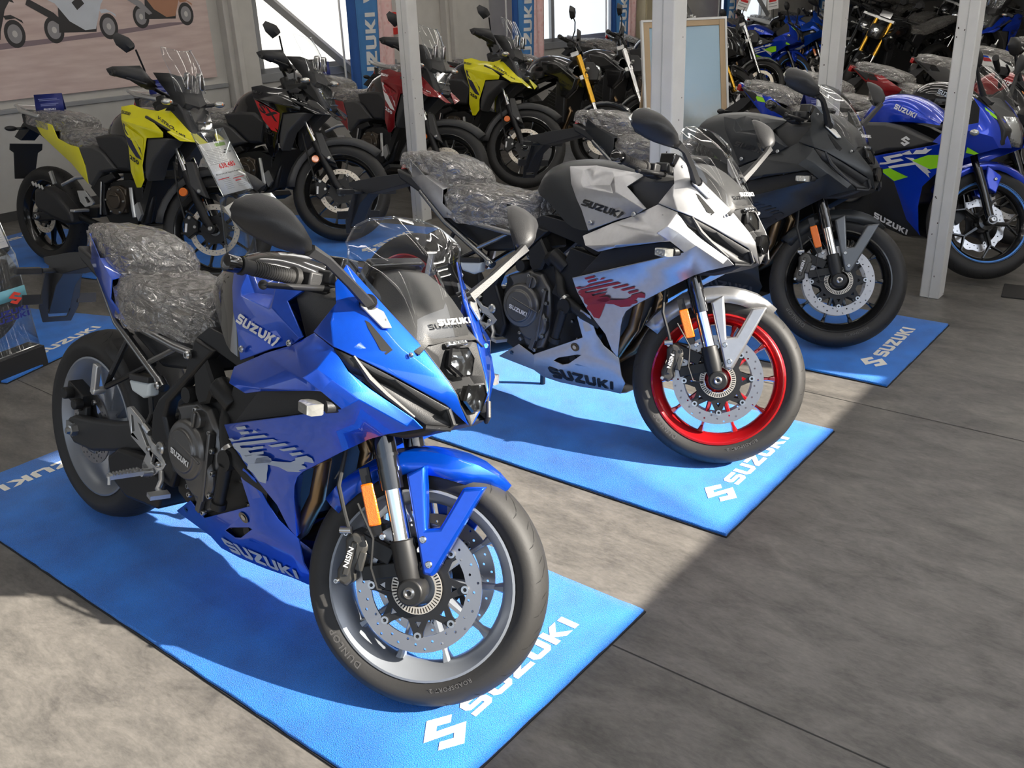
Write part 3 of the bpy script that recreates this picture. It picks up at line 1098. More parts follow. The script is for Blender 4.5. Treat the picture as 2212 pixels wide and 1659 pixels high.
    def cur(tab, u):
        a = -abs(u)
        for (u0, x0, y0, z0), (u1, x1, y1, z1) in zip(tab, tab[1:]):
            if u0 <= a <= u1:
                f = (a - u0) / (u1 - u0)
                return Vector((x0 + (x1 - x0) * f, (y0 + (y1 - y0) * f) * (-1 if u < 0 else 1), z0 + (z1 - z0) * f))
        return Vector(tab[-1][1:])
    rows = []
    for t in [k / 12 for k in range(13)]:
        row = []
        for u in us:
            p = cur(bot, u).lerp(cur(top, u), t)
            b_ = sin(pi * t) * (1 - .75 * abs(u))
            row.append(p + Vector((.030 * b_, 0, .022 * b_)))
        rows.append(row)
    ws = G().loft(rows).build('windscreen', tint_screen, R, ang=None)
    rim_pts = [r[0] for r in rows[:-1]] + rows[-1] + [r[-1] for r in rows[-2::-1]]
    G().tube(rim_pts, .0028, 6).build('screen_edge', lens_clear, ws)
    pw, wv = wordmark()
    qd = [(1.472, .052, .936), (1.472, -.052, .936), (1.464, -.052, .948), (1.464, .052, .948)]
    qd = [(a + .012, b, c + .004) for a, b, c in qd]
    plane_text('screen_lettering', pw, white_letter, (qd[1], qd[0], qd[3], qd[2]), ws, wv)
    # --- mirrors
    for s in (-1, 1):
        MJ = [(1.385, .330, 1.085), (1.345, .385, 1.094), (1.305, .432, 1.118), (1.300, .466, 1.160), (1.300, .420, 1.186), (1.306, .366, 1.192), (1.350, .335, 1.140)]
        MJ = [Vector((a, s * b, c)) for a, b, c in MJ]
        cen = sum(MJ, Vector()) / 7
        MJ = [cen + (p - cen) * (1.34 if i == 0 else 1.15) for i, p in enumerate(MJ)]
        fr = [p.lerp(cen, .45) + Vector((.042, 0, .004)) for p in MJ]
        ce = cen + Vector((.052, 0, .004))
        bk = [p.lerp(cen, .06) + Vector((-.020, 0, .002)) for p in MJ]
        n = 7
        vs = bk + MJ + fr + [ce]
        fs = [(k * n + i, k * n + (i + 1) % n, (k + 1) * n + (i + 1) % n, (k + 1) * n + i) for k in range(2) for i in range(n)] + [(2 * n + i, 2 * n + (i + 1) % n, 3 * n) for i in range(n)]
        mo = G().add(vs, fs).build('mirror', plastic, R, sub=1, ang=None)
        gp_ = [p.lerp(cen, .10) + Vector((-.017, 0, .002)) for p in MJ]
        G().add(gp_, [tuple(range(n))]).build('mirror_glass', mirror_glass, mo)
        secs = []
        for p, w, h in ((Vector((1.372, s * .158, .972)), .017, .012), (Vector((1.385, s * .23, 1.025)), .013, .010), (Vector((1.392, s * .30, 1.075)), .011, .010), (Vector((1.386, s * .338, 1.094)), .014, .013)):
            d = Vector((.05, s * .8, .55)).normalized()
            a = Vector((1, 0, 0))
            b = d.cross(a).normalized()
            secs.append([p + a * w + b * h * .3, p + a * w * .3 + b * h, p - a * w * .5 + b * h, p - a * w - b * h * .3, p - a * w * .3 - b * h, p + a * w * .5 - b * h])
        G().loft(secs, closed=True, cap=True).build('mirror_stalk', plastic, mo, ang=40)
        g = G().tube([(1.360, s * .150, .962), (1.376, s * .166, .980)], [.026, .020], 16)
        g.build('mirror_base', gloss_black, R, ang=40)
        G().add([(1.36, s * .176, .985), (1.375, s * .184, .972), (1.42, s * .158, .930), (1.432, s * .142, .932), (1.40, s * .140, .962)], [(0, 1, 2, 3, 4)]).build('mirror_bracket', alu, R, thick=.006, bevel=.002)
    # --- side fairing: upper wing and lower panel
    FP = dict(K4=(.998, -.239, .758), K5=(1.040, -.280, .732), K6=(1.086, -.266, .716), W1=(1.114, -.236, .816), K3=(1.184, -.212, .849), W3=(1.280, -.231, .897), it=(1.360, -.241, .880),
              P=(1.162, -.281, .749), P2=(1.151, -.270, .737), B2=(1.329, -.272, .782), Q1=(1.317, -.284, .809), Q2=(1.360, -.268, .787), K7=(1.402, -.244, .755), S1=(1.247, -.246, .849),
              S2=(1.344, -.270, .834), S3=(1.383, -.258, .817), S4=(1.430, -.222, .781), S5=(1.488, -.128, .722), I1=(1.395, -.226, .836), I2=(1.430, -.190, .800), I3=(1.502, -.124, .742), K9=(1.519, -.110, .722),
              K8=(.973, -.244, .606), L1=(1.216, -.252, .689), b1=(1.440, -.142, .692), b2=(1.402, -.158, .673), b3=(1.324, -.168, .622), b4=(1.190, -.165, .535), b5=(1.156, -.156, .508), b6=(1.140, -.150, .478),
              b7=(1.134, -.145, .447), b8=(1.115, -.115, .326), r1=(.989, -.232, .560), r2=(1.010, -.206, .510), r3=(1.027, -.190, .478), x1=(1.076, -.152, .409), x2=(1.094, -.128, .350), lm=(1.15, -.225, .600),
              i4=(1.135, -.120, .505), i7=(1.115, -.11, .447), i8=(1.10, -.09, .326), i3=(1.30, -.13, .622), i2=(1.38, -.125, .680))
    FF = [('K4', 'W1', 'Q1', 'Q2', 'B2', 'P'), ('K4', 'P', 'P2', 'K6', 'K5'), ('P', 'B2', 'P2'), ('W1', 'K3', 'S1', 'S2', 'Q1'), ('K3', 'W3', 'it', 'S2', 'S1'), ('it', 'I1', 'S3', 'S2'), ('I1', 'I2', 'S4', 'S3'),
          ('I2', 'I3', 'S5', 'S4'), ('I3', 'K9', 'S5'), ('Q1', 'S2', 'S3', 'Q2'), ('Q2', 'S3', 'S4', 'K7'), ('K7', 'S4', 'S5', 'b1', 'b2'), ('K8', 'L1', 'lm', 'r1'), ('r1', 'lm', 'b4', 'r2'),
          ('L1', 'b3', 'b4', 'lm'), ('L1', 'K7', 'b2', 'b3'), ('S5', 'K9', 'b1'), ('r2', 'b4', 'b5', 'r3'), ('r3', 'b5', 'b6', 'b7', 'x1'), ('x1', 'b7', 'b8', 'x2'),
          ('b2', 'i2', 'i3', 'b3'), ('b3', 'i3', 'i4', 'b4'), ('b4', 'i4', 'b5'), ('b5', 'i4', 'i7', 'b7', 'b6'), ('b7', 'i7', 'i8', 'b8')]
    sf = sym(R, 'side_fairing', FP, FF, blue_paint, thick=.005, bevel=.0025, ang=24)
    decal_both(sf, 'side_graphic', GRAPHIC_8R, side_graphic, off=.003, maxlen=.03)
    # dark inlay with turn signal in the gap of the fairing
    VP = [(.985, .612), (1.075, .716), (1.151, .737), (1.329, .782), (1.402, .755), (1.216, .689)]
    for s in (-1, 1):
        G().prism(VP, s * .17, s * .222).build('fairing_inlay', plastic, R, bevel=.003)
        M = Matrix.Translation((1.352, s * .285, .752)) @ Matrix.Rotation(-.05, 4, 'Y') @ Matrix.Rotation(s * .25, 4, 'Z')
        ind = G().tube([(1.388, s * .215, .756), (1.37, s * .26, .754)], .014, 14).build('turn_signal', plastic, R, ang=40)
        o = []
        for y_, k in ((-.020, .8), (-.012, 1), (.012, 1), (.018, .85)):
            o.append([(.028 * k * max(-1, min(1, 1.5 * cos(2 * pi * i / 16))), y_, .0135 * k * max(-1, min(1, 1.3 * sin(2 * pi * i / 16)))) for i in range(16)])
        G().loft(o, closed=True, cap=True).xf(M).build('signal_lens', mat('signal_lens', (.62, .62, .58), .15, .7, coat=1, bump=(90, .5, 'voronoi')), ind, ang=40)
    # belly pan
    BP = dict(v1=(.989, -.196, .489), v2=(.973, -.190, .457), v3=(1.026, -.186, .471), v4=(1.040, -.153, .401), v5=(.993, -.173, .383), v6=(.997, -.155, .328), v7=(1.120, -.112, .322), vm=(1.064, -.135, .362),
              t0=(.567, -.119, .216), t1=(.684, -.150, .294), t2=(.764, -.155, .268), t3=(.743, -.118, .198), p2=(.777, -.165, .276), s1=(.856, -.150, .263), s2=(.877, -.150, .279), s3=(.962, -.152, .309),
              s4=(.927, -.150, .267), s5=(.898, -.147, .256), p1=(.983, -.157, .312), c2=(.944, -.130, .250), c3=(1.096, -.110, .262), f1=(1.132, -.102, .258), f2=(1.143, -.090, .229), f3=(1.112, -.062, .177),
              n3=(1.054, -.072, .178), n2=(.954, -.086, .171), n1=(.860, -.101, .171), n0=(.790, -.115, .179), b1=(1.10, 0, .165), b2=(.95, 0, .155), b3=(.86, 0, .158), b4=(.75, 0, .185), m1=(.81, -.138, .225), zz=(.58, 0, .205))
    BF = [('v1', 'v3', 'v4', 'v5', 'v2'), ('v4', 'vm', 'v6', 'v5'), ('vm', 'v7', 'v6'), ('p2', 'v5', 'v6', 'p1', 's3', 's2', 's1'), ('v6', 'v7', 'f1', 'c3', 'c2', 's4', 'p1'), ('t0', 't1', 't2', 't3'), ('t2', 'p2', 's1', 'm1', 'n0', 't3'),
          ('m1', 's1', 's5', 's4', 'c2', 'n1', 'n0'), ('c2', 'c3', 'f2', 'f3', 'n3', 'n2', 'n1'), ('c3', 'f1', 'f2'), ('f3', 'b1', 'b2', 'n2', 'n3'), ('n2', 'b2', 'b3', 'n1'), ('n1', 'b3', 'b4', 't3', 'n0'), ('t3', 'b4', 'zz', 't0')]
    bp = sym(R, 'belly_pan', BP, BF, blue_paint, thick=.004, bevel=.002, ang=22)
    q = ((.842, .188), (1.088, .189), (1.096, .222), (.822, .232))
    decal_both(bp, 'belly_lettering', word_xz(q), belly_letter, flip=word_xz_flip(q), off=.004)
    for s, o in zip((-1, 1), bp):
        G().prism([(.85, .26), (.877, .282), (.965, .312), (.93, .262), (.89, .25)], s * .10, s * .128).build('scoop_recess', groove, R)
        for c_, r_ in (((.957, .338), .016), ((.645, .247), .012)):
            decal(o, 'belly_hole', [[(c_[0] + r_ * cos(t_), c_[1] + r_ * sin(t_)) for t_ in [2 * pi * i / 16 for i in range(16)]]], gloss_black, side=s, off=.003)
            decal(o, 'belly_screw', [[(c_[0] + r_ * .5 * cos(t_), c_[1] + r_ * .5 * sin(t_)) for t_ in [2 * pi * i / 12 for i in range(12)]]], steel if c_[0] > .8 else gloss_black, side=s, off=.0045)
    # --- engine
    eb = G().prism([(.60, .55), (.78, .62), (.93, .67), (1.04, .62), (1.03, .45), (.98, .30), (.72, .24), (.60, .29), (.57, .42)], -.135, .135)
    for k in range(6):
        eb.box((.93 + .012 * k, -.14, .52 + .022 * k), (.10, .014, .006), (0, .5, 0))
    eb.build('engine_block', engine_black, R, bevel=.008)
    eh = G().prism([(.83, .52), (.90, .70), (1.03, .68), (1.02, .55), (.95, .48)], -.165, .165, bev=.01)
    eh.tube([(.80, -.14, .64), (.83, -.16, .66), (.88, -.15, .62)], .03, 12).build('cylinder_head', engine_black, R, bevel=.006)
    co = [(.617, .554), (.719, .593), (.775, .583), (.800, .553), (.817, .535), (.829, .449), (.826, .366), (.810, .303), (.771, .285), (.721, .301), (.675, .368), (.614, .404), (.606, .459), (.632, .494), (.635, .528)]
    cc = G().prism(co, -.125, -.160, bev=.010)
    cc.lathe([(.086, -.150), (.086, -.176), (.079, -.186), (.062, -.189), (.058, -.197), (.0005, -.199)], (.703, 0, .452), 48, closed=False)
    cc.lathe([(.070, -.150), (.070, -.168), (.060, -.178), (.0005, -.180)], (.755, 0, .395), 36, closed=False)
    cc.box((.735, -.197, .462), (.13, .006, .006), (0, .30, 0)).box((.80, -.172, .43), (.012, .02, .20), (0, .12, 0))
    cc.box((.775, -.170, .34), (.02, .016, .10), (0, .3, 0)).tube([(.742, -.155, .548), (.742, -.178, .548)], .024, 18).box((.742, -.181, .548), (.009, .008, .044), (0, .2, 0))
    cov = cc.build('clutch_cover', engine_metal, R, bevel=.003, ang=40)
    pl, w = wordmark()
    plane_text('cover_lettering', pl, white_letter, ((.664, -.2012, .440), (.750, -.2012, .420), (.754, -.2012, .436), (.666, -.2012, .456)), cov, w)
    for p in ((.725, -.160, .570), (.800, -.163, .525), (.818, -.166, .480), (.826, -.168, .420), (.812, -.166, .352), (.776, -.160, .292), (.700, -.160, .345), (.640, -.160, .405), (.706, -.160, .322), (.862, -.15, .40)):
        bolt(cov, p, .0085, .012, 'cover_bolt')
    G().tube([(.66, .12, .42), (.66, .175, .42)], .075, 30).build('generator_cover', engine_metal, R, bevel=.008)
    G().tube([(.918, -.12, .489), (.918, -.205, .489)], .028, 20).tube([(.912, -.192, .475), (.880, -.188, .355)], [.018, .0155], 14).tube([(.882, -.188, .363), (.877, -.188, .345)], .021, 14).build('oil_pipe', engine_black, R, ang=40)
    G().tube([(.83, -.13, .62), (.868, -.165, .575), (.885, -.175, .535), (.905, -.18, .512), (.99, -.178, .470), (1.05, -.15, .44)], .019, 12).build('coolant_hose', soft_rubber, R)
    G().tube([(.902, -.181, .515), (.912, -.1815, .508)], .0215, 14).build('hose_clip', steel, R)
    G().prism([(.705, .665), (.76, .715), (.80, .66), (.775, .60), (.735, .585), (.715, .61)], -.12, -.165, bev=.008).build('actuator_cover', engine_black, R)
    g = G().tube([(.68, -.12, .600), (.68, -.17, .600)], .022, 16)
    for p in ((.93, .35), (.955, .40), (.90, .30), (.97, .33), (.935, .285)):
        g.tube([(p[0], -.10, p[1]), (p[0], -.138, p[1])], .015, 12)
    g.build('engine_sensors', engine_black, R, ang=40)
    for p in ((.905, -.140, .330), (.955, -.140, .365), (.93, -.150, .43)):
        bolt(R, p, .008, .010, 'engine_bolt')
    # radiator and exhaust
    rd = G().prism([(1.03, .36), (1.13, .70), (1.165, .69), (1.065, .35)], -.115, .115)
    rd.prism([(1.0, .61), (1.10, .71), (1.15, .69), (1.07, .56)], -.185, -.17).prism([(1.0, .61), (1.10, .71), (1.15, .69), (1.07, .56)], .17, .185)
    rd.build('radiator', engine_black, R, bevel=.004)
    for yv in (-.085, .06):
        G().tube([(1.03, yv * .8, .60), (1.12, yv, .60), (1.165, yv, .54), (1.15, yv, .44), (1.085, yv * .9, .33), (.99, yv * .7, .255), (.86, yv * .5, .225), (.70, -.03, .225)], .0215, 16).build('exhaust_pipe', bronze, R)
    G().prism([(.245, .30), (.31, .345), (.47, .36), (.56, .31), (.54, .22), (.36, .20), (.26, .24)], -.165, .04, bev=.02).build('muffler', frame_black, R, bevel=.012)
    # --- frame
    fo = [(.70, .762), (.79, .745), (.707, .666), (.578, .552), (.560, .505), (.598, .432), (.622, .36), (.602, .306), (.552, .31), (.532, .40), (.490, .425), (.495, .505), (.522, .548), (.655, .658)]
    sp = [(.69, .76), (.75, .80), (.90, .785), (1.02, .765), (1.05, .71), (1.0, .68), (.92, .715), (.79, .742)]
    for s in (-1, 1):
        g = G().prism(fo, s * .125, s * .162, bev=.008).prism(sp, s * .09, s * .150)
        g.build('frame_spar', frame_black, R, bevel=.003)
        bolt(R, (.553, s * .160, .413), .019, .012, 'pivot_bolt', side=s)
        G().tube([(.505, s * .138, .588), (.258, s * .140, .717), (.08, s * .10, .82)], .0125, 12).tube([(.522, s * .140, .578), (.490, s * .137, .596)], .016, 12).build('subframe_tube', tube_metal, R)
        G().tube([(.693, s * .160, .716), (.60, s * .155, .716), (.333, s * .150, .737), (.15, s * .12, .80)], .0125, 12).tube([(.440, s * .137, .637), (.60, s * .15, .712)], .009, 10).build('subframe_tube', tube_metal, R)
        bolt(R, (.693, s * .170, .715), .012, .012, 'frame_bolt', side=s)
        bolt(R, (.512, s * .150, .585), .012, .012, 'frame_bolt', side=s)
        G().tube([(.448, s * .13, .632), (.385, s * .135, .600), (.245, s * .165, .520), (.255, s * .155, .56), (.300, s * .12, .69)], .009, 8).build('peg_hanger', frame_black, R)
        g = G().box((.238, s * .195, .545), (.026, .016, .095), (0, .20, 0)).tube([(.235, s * .165, .508), (.235, s * .205, .508)], .012, 10)
        g.build('passenger_peg', alu, R, bevel=.003)
        # rider footrest
        br = [(.362, .484), (.380, .492), (.443, .467), (.504, .417), (.530, .412), (.580, .372), (.564, .350), (.545, .342), (.500, .303), (.455, .297), (.452, .335), (.473, .372), (.390, .402)]
        holes = [[(.385, .470), (.40, .468), (.408, .425), (.392, .415)], [(.425, .455), (.445, .452), (.49, .405), (.478, .395)], [(.512, .385), (.545, .370), (.528, .350), (.50, .352)]]
        hg_ = cutout([br] + holes, .014)
        hg_.xf(Matrix.Translation((0, s * .158, 0))).build('footrest_bracket', alu, R, bevel=.002)
        for p in ((.493, .394), (.546, .362)):
            bolt(R, (p[0], s * .166, p[1]), .009, .007, 'bracket_bolt', side=s)
        g = G().tube([(.515, s * .17, .330), (.515, s * .20, .335)], .012, 10).box((.508, s * .245, .336), (.024, .095, .012), (0, 0, s * .12))
        for k in range(9):
            g.box((.507, s * (.205 + k * .010), .344), (.024, .004, .006))
        g.tube([(.505, s * .290, .338), (.508, s * .292, .315)], .005, 8)
        g.build('foot_peg', alu, R, ang=40)
        g = G().tube([(.560, s * .165, .345), (.578, s * .175, .325), (.585, s * .19, .305), (.62, s * .20, .305)], .008, 10).box((.645, s * .222, .313), (.030, .055, .012), (0, .1, s * .2))
        g.build('brake_pedal' if s < 0 else 'shift_lever', alu, R, ang=40)
        # swingarm
        sw = [(-.058, .340), (-.060, .285), (-.02, .262), (.10, .268), (.40, .355), (.56, .385), (.575, .445), (.45, .465), (.25, .405), (.08, .372), (-.02, .358)]
        G().prism(sw, s * .108, s * .140, bev=.008).build('swingarm', plastic, R, bevel=.004)
        g = G().box((-.030, s * .142, .312), (.045, .010, .045)).lathe([(.0005, s * .140), (.020, s * .140), (.018, s * .160), (.012, s * .162), (.010, s * .172), (.0005, s * .172)], (0, 0, .315), 6, closed=False)
        g.build('axle_adjuster', steel, R, ang=30)
    G().box((.42, 0, .43), (.10, .22, .06), (0, -.25, 0)).build('swingarm_brace', plastic, R, bevel=.01)
    g = G().lathe([(.02, 0), (.034, 0), (.034, .03), (.02, .03)], (.60, .09, .40), 20)
    ch = [(.0 + .09 * cos(t), .315 + .09 * sin(t)) for t in [pi / 2 + pi * k / 10 for k in range(11)]] + [(.60 + .034 * cos(t), .40 + .034 * sin(t)) for t in [-pi / 2 + pi * k / 6 for k in range(7)]]
    g.tube([(a, .102, b) for a, b in ch + ch[:1]], .008, 6, cap=False).build('drive_chain', engine_metal, R)
    g = G().box((-.045, -.100, .415), (.10, .05, .06), (0, .3, 0)).tube([(-.055, -.12, .425), (-.055, -.155, .425)], .020, 12).tube([(.0, -.12, .40), (.0, -.15, .40)], .018, 12).box((-.01, -.105, .345), (.05, .02, .09))
    g.build('brake_caliper', engine_black, R, bevel=.005)
    # rear hugger guard
    rows = []
    for k in range(7):
        a = radians(8 + 62 * k / 6)
        rows.append([(.335 * cos(a), yv, .315 + .335 * sin(a) + dz) for yv, dz in ((-.105, -.03), (-.085, 0), (0, .012), (.085, 0), (.105, -.03))])
    G().loft(rows).build('wheel_hugger', plastic, R, thick=.004)
    g = G().prism([(.362, .568), (.475, .583), (.471, .545), (.44, .530), (.38, .537)], -.125, -.160, bev=.006)
    res = g.build('brake_fluid_cup', reservoir_mat, R, bevel=.004)
    G().box((.42, -.142, .585), (.105, .040, .018), (0, -.12, 0)).build('cup_lid', plastic, res, bevel=.003)
    G().tube([(.455, -.142, .535), (.468, -.145, .49), (.452, -.148, .455), (.47, -.152, .44)], .0075, 8).build('fluid_hose', soft_rubber, R)
    G().tube([(.455, -.158, .452), (.49, -.160, .440)], .011, 10).build('master_cylinder', steel, R)
    # --- tail and seats
    TA = dict(A=(-.090, -.024, .946), A0=(-.095, 0, .948), B=(.000, -.092, .946), Cc=(.120, -.120, .886), D=(.250, -.150, .842), E=(.258, -.158, .790), F=(.347, -.158, .740), Gg=(.265, -.152, .734), H=(.190, -.136, .778),
              I=(.035, -.107, .866), J=(-.085, -.030, .915), J0=(-.088, 0, .912), D0=(.285, 0, .872), D2=(.275, -.08, .868), Cm=(.14, 0, .90))
    TFc = [('A0', 'A', 'J', 'J0'), ('A', 'B', 'Cc', 'I', 'J'), ('Cc', 'D', 'E', 'H', 'I'), ('E', 'F', 'Gg', 'H'), ('Cc', 'Cm', 'D0', 'D2', 'D')]
    tc = sym(R, 'tail_cowl', TA, TFc, blue_paint, thick=.004, bevel=.0025, ang=26)
    for s in (-1, 1):
        bolt(R, (.262, s * .120, .862), .010, .004, 'seat_lock', axis='z', side=1)
    wrapped_seat(R, [(-.105, .025, .945, .925), (-.08, .055, .960, .92), (-.01, .082, .968, .91), (.08, .098, .972, .89), (.18, .108, .966, .868), (.26, .106, .948, .86), (.315, .088, .912, .858), (.33, .055, .888, .86)], 'passenger_seat')
    wrapped_seat(R, [(.238, .09, .850, .80), (.258, .144, .864, .765), (.33, .160, .870, .735), (.42, .162, .860, .735), (.52, .150, .852, .745), (.60, .130, .856, .735), (.665, .105, .880, .74), (.69, .085, .895, .76)], 'rider_seat')
    g = G().prism([(-.07, .90), (.10, .86), (.25, .78), (.45, .73), (.68, .74), (.70, .66), (.45, .62), (.30, .68), (.10, .80), (-.05, .86)], -.105, .105)
    g.build('under_tail', plastic, R, bevel=.01)
    G().box((-.085, 0, .900), (.02, .10, .035), (0, .3, 0)).build('tail_lamp', red_lens, R, bevel=.006)
    # plate bracket with rear signals
    g = G()
    g.prism([(-.02, .865), (-.05, .840), (-.30, .770), (-.42, .790), (-.43, .808), (-.25, .850), (-.05, .885)], -.045, .045, bev=.004)
    g.prism([(-.30, .775), (-.41, .790), (-.43, .62), (-.415, .61), (-.36, .72)], -.035, .035)
    Mp = Matrix.Translation((-.395, 0, .695)) @ Matrix.Rotation(radians(16), 4, 'Y')
    pl = cutout([[(-.065, .07), (.065, .07), (.070, -.06), (.05, -.12), (-.05, -.12), (-.07, -.06)], [(-.04, -.07), (.04, -.07), (.032, -.10), (-.032, -.10)]], .006)
    g.add([tuple(Mp @ Vector((b_, a_, c_))) for a_, b_, c_ in pl.v], pl.f)
    for s in (-1, 1):
        g.tube([tuple(Mp @ Vector((-.008, s * .03, .02))), tuple(Mp @ Vector((-.012, s * .03, .02)))], .009, 12)
        g.box(tuple(Mp @ Vector((0, s * .095, -.03))), (.006, .07, .035))
    pb = g.build('plate_bracket', plastic, R, bevel=.002)
    for s in (-1, 1):
        g = G().tube([(-.345, s * .03, .775), (-.35, s * .085, .775)], .009, 10).box((-.352, s * .13, .775), (.022, .085, .022))
        g.build('turn_signal', plastic, R, bevel=.004)
    # side stand on the left
    G().tube([(.60, .10, .28), (.56, .20, .10), (.54, .235, .015)], .012, 10).box((.54, .245, .008), (.06, .05, .012), (0, 0, 0)).build('side_stand', frame_black, R)
    # underside of the nose
    g = G().prism([(1.40, .755), (1.545, .725), (1.50, .695), (1.44, .672), (1.35, .66), (1.30, .72)], -.09, .09)
    g.build('nose_underside', plastic, R, bevel=.01)
    return R
# ------------------------------------------------------------------ tall touring motorcycle with beak and clear screen
tour_paint = mat('touring_body_paint', (.78, .72, .010), .30, 0, coat=.6)
tour_letter = mat('touring_lettering', (.015, .015, .02), .4)
tour_patch = mat('touring_patch', (.78, .72, .010), .35)
tour_patch2 = mat('touring_patch_dark', (.02, .02, .06), .35)
WB_V = 1.44


def build_touring(name, label, x, y, yaw, lean, st, group=None):
    R = bike_root(name, label, x, y, yaw, lean, group)
    S = steer_matrix(WB_V, .097, 27, radians(st))
    FA, RA = (WB_V, 0, .331), (0, 0, .314)
    tyre(R, FA, .331, .105, .255, S, 'block', 72)
    rim(R, FA, .255, .088, wheel_black, 10, S)
    brake_disc(R, (FA[0], -.052, FA[2]), .150, .118, disc_pale, S, frame_black, .05, 6)
    tyre(R, RA, .314, .145, .231, None, 'block', 72)
    rim(R, RA, .231, .115, wheel_black, 10, None)
    brake_disc(R, (0, -.070, .314), .110, .075, disc_pale, None, frame_black, .05, 5)
    for s in (-1, 1):
        yy = s * .095
        G().tube([(1.05, yy, 1.02), (1.195, yy, .775)], .021, 14).build('fork_tube', frame_black, R, M=S, ang=40)
        G().tube([(1.195, yy, .775), (1.262, yy, .640)], .0185, 14).build('fork_slider', chrome, R, M=S, ang=40)
        g = G().tube([(1.258, yy, .648), (1.30, yy, .565), (1.41, yy, .36)], [.027, .026, .024], 14).tube([(1.44, yy - .02, .331), (1.44, yy + .02, .331)], .026, 14).tube([(1.40, yy, .38), (1.44, yy, .331)], .024, 12)
        g.build('fork_foot', frame_black, R, M=S, ang=40)
        bolt(R, (1.44, s * .117, .331), .014, .012, 'axle_end', M=S, side=s)
        if s < 0:
            cal = G().prism([(1.262, .375), (1.30, .40), (1.345, .37), (1.35, .31), (1.30, .265), (1.27, .29)], -.035, -.085, bev=.006).build('brake_caliper', engine_black, R, M=S)
            for p in ((1.298, .385), (1.335, .335)):
                bolt(cal, (p[0], -.086, p[1]), .011, .010)
            G().box((1.284, -.09, .325), (.012, .006, .05)).build('caliper_plate', white_letter, cal)
            G().tube([(1.27, -.09, .38), (1.23, -.10, .50), (1.20, -.09, .60), (1.17, -.07, .70)], .006, 8).build('brake_hose', soft_rubber, R, M=S)
        G().tube([(1.268, s * .118, .525), (1.268, s * .136, .525)], .025, 20).build('reflector', amber, R, M=S, bevel=.003)
        # fork guards
        fg = [(1.262, .700), (1.305, .705), (1.352, .600), (1.405, .505), (1.348, .524), (1.300, .562)]
        G().prism(fg, s * .060, s * .122, bev=.006).build('fork_guard', plastic_grey, R, M=S, bevel=.003)
        bolt(R, (1.357, s * .122, .540), .012, .006, M=S, side=s)
    rows = []
    for k in range(13):
        a = radians(48 + 130 * k / 12)
        w = .030 + .038 * min(1, k / 4)
        rr = .362 + (.02 * max(0, 1 - k / 4))
        rows.append([(1.44 + (rr + dr) * cos(a), yv * w / .068, .331 + (rr + dr) * sin(a)) for yv, dr in ((-.068, -.05), (-.064, -.012), (-.04, .006), (0, .014), (.04, .006), (.064, -.012), (.068, -.05))])
    G().loft(rows).build('fender', plastic_grey, R, thick=.004, M=S, ang=40)
    # handlebar, guards, mirrors
    G().box((1.085, 0, 1.02), (.07, .23, .04), (0, -.45, 0)).tube([(1.06, 0, 1.0), (1.03, 0, 1.08)], .03, 12).build('fork_yoke', frame_black, R, M=S, bevel=.004)
    G().tube([(.955, -.40, 1.105), (1.03, -.22, 1.115), (1.04, -.08, 1.10), (1.04, .08, 1.10), (1.03, .22, 1.115), (.955, .40, 1.105)], .011, 10).build('handlebar', frame_black, R, M=S)
    for s in (-1, 1):
        G().tube([(.955, s * .40, 1.105), (.99, s * .31, 1.11)], .0165, 12).tube([(.945, s * .425, 1.104), (.955, s * .40, 1.105)], .019, 12).build('handle_grip', rubber, R, M=S, ang=40)
        GP = [(.918, .430, 1.118), (.95, .425, 1.135), (1.06, .335, 1.172), (1.10, .30, 1.125), (1.118, .225, 1.085), (1.075, .330, 1.055), (1.03, .385, 1.078), (.93, .432, 1.100)]
        ce = (1.06, .345, 1.118)
        vs = [(a, s * b, c) for a, b, c in GP] + [(ce[0] + .035, s * (ce[1] + .03), ce[2])]
        G().add(vs, [(i, (i + 1) % 8, 8) for i in range(8)]).build('hand_guard', plastic, R, thick=.006, M=S, ang=60)
        G().tube([(1.06, s * .25, 1.11), (1.10, s * .33, 1.075), (1.02, s * .40, 1.085)], .007, 8).box((1.06, s * .22, 1.10), (.05, .06, .05)).build('lever', frame_black, R, M=S)
        g = G().tube([(1.055, s * .235, 1.11), (1.065, s * .29, 1.16), (1.05, s * .375, 1.245)], .0055, 8)
        ms = g.build('mirror_stalk', frame_black, R, M=S)
        MP = [(1.053, .378, 1.248), (1.024, .400, 1.218), (.985, .445, 1.245), (.968, .458, 1.283), (.985, .452, 1.310), (1.015, .425, 1.305), (1.045, .385, 1.270)]
        cen = Vector((1.012, s * .422, 1.268))
        fr = [Vector((a, s * b, c)) for a, b, c in MP]
        n = 7
        vs = [p + Vector((-.012, 0, 0)) for p in fr] + [p.lerp(cen, .4) + Vector((.026, s * .016, 0)) for p in fr]
        G().add(vs, [(i, (i + 1) % n, n + (i + 1) % n, n + i) for i in range(n)] + [tuple(range(n, 2 * n)), tuple(range(n))[::-1]]).build('mirror', plastic, ms, ang=50)
    # screen and nose
    us = [-1 + k / 6 for k in range(13)]
    rows = []
    for t in (0, .25, .5, .75, 1):
        row = []
        for u in us:
            w = .112 + .02 * t - (.030 if abs(u) > .99 and t == 1 else 0)
            z0 = 1.10 + .005 * abs(u)
            z1 = 1.345 - .018 * (1 - abs(u)) if abs(u) < .8 else 1.345
            z = z0 + (z1 - z0) * t
            xx = 1.345 - .115 * t - .05 * u * u + .02 * sin(pi * t)
            row.append((xx, u * w, z))
        rows.append(row)
    ws = G().loft(rows).build('windscreen', clear_screen, R, sub=1, ang=None)
    ed = rows[0][:1] + [r[0] for r in rows[1:-1]] + rows[-1] + [r[-1] for r in rows[-2:0:-1]] + rows[0][-1:]
    G().tube(ed, .0022, 6).build('screen_edge', lens_clear, ws)
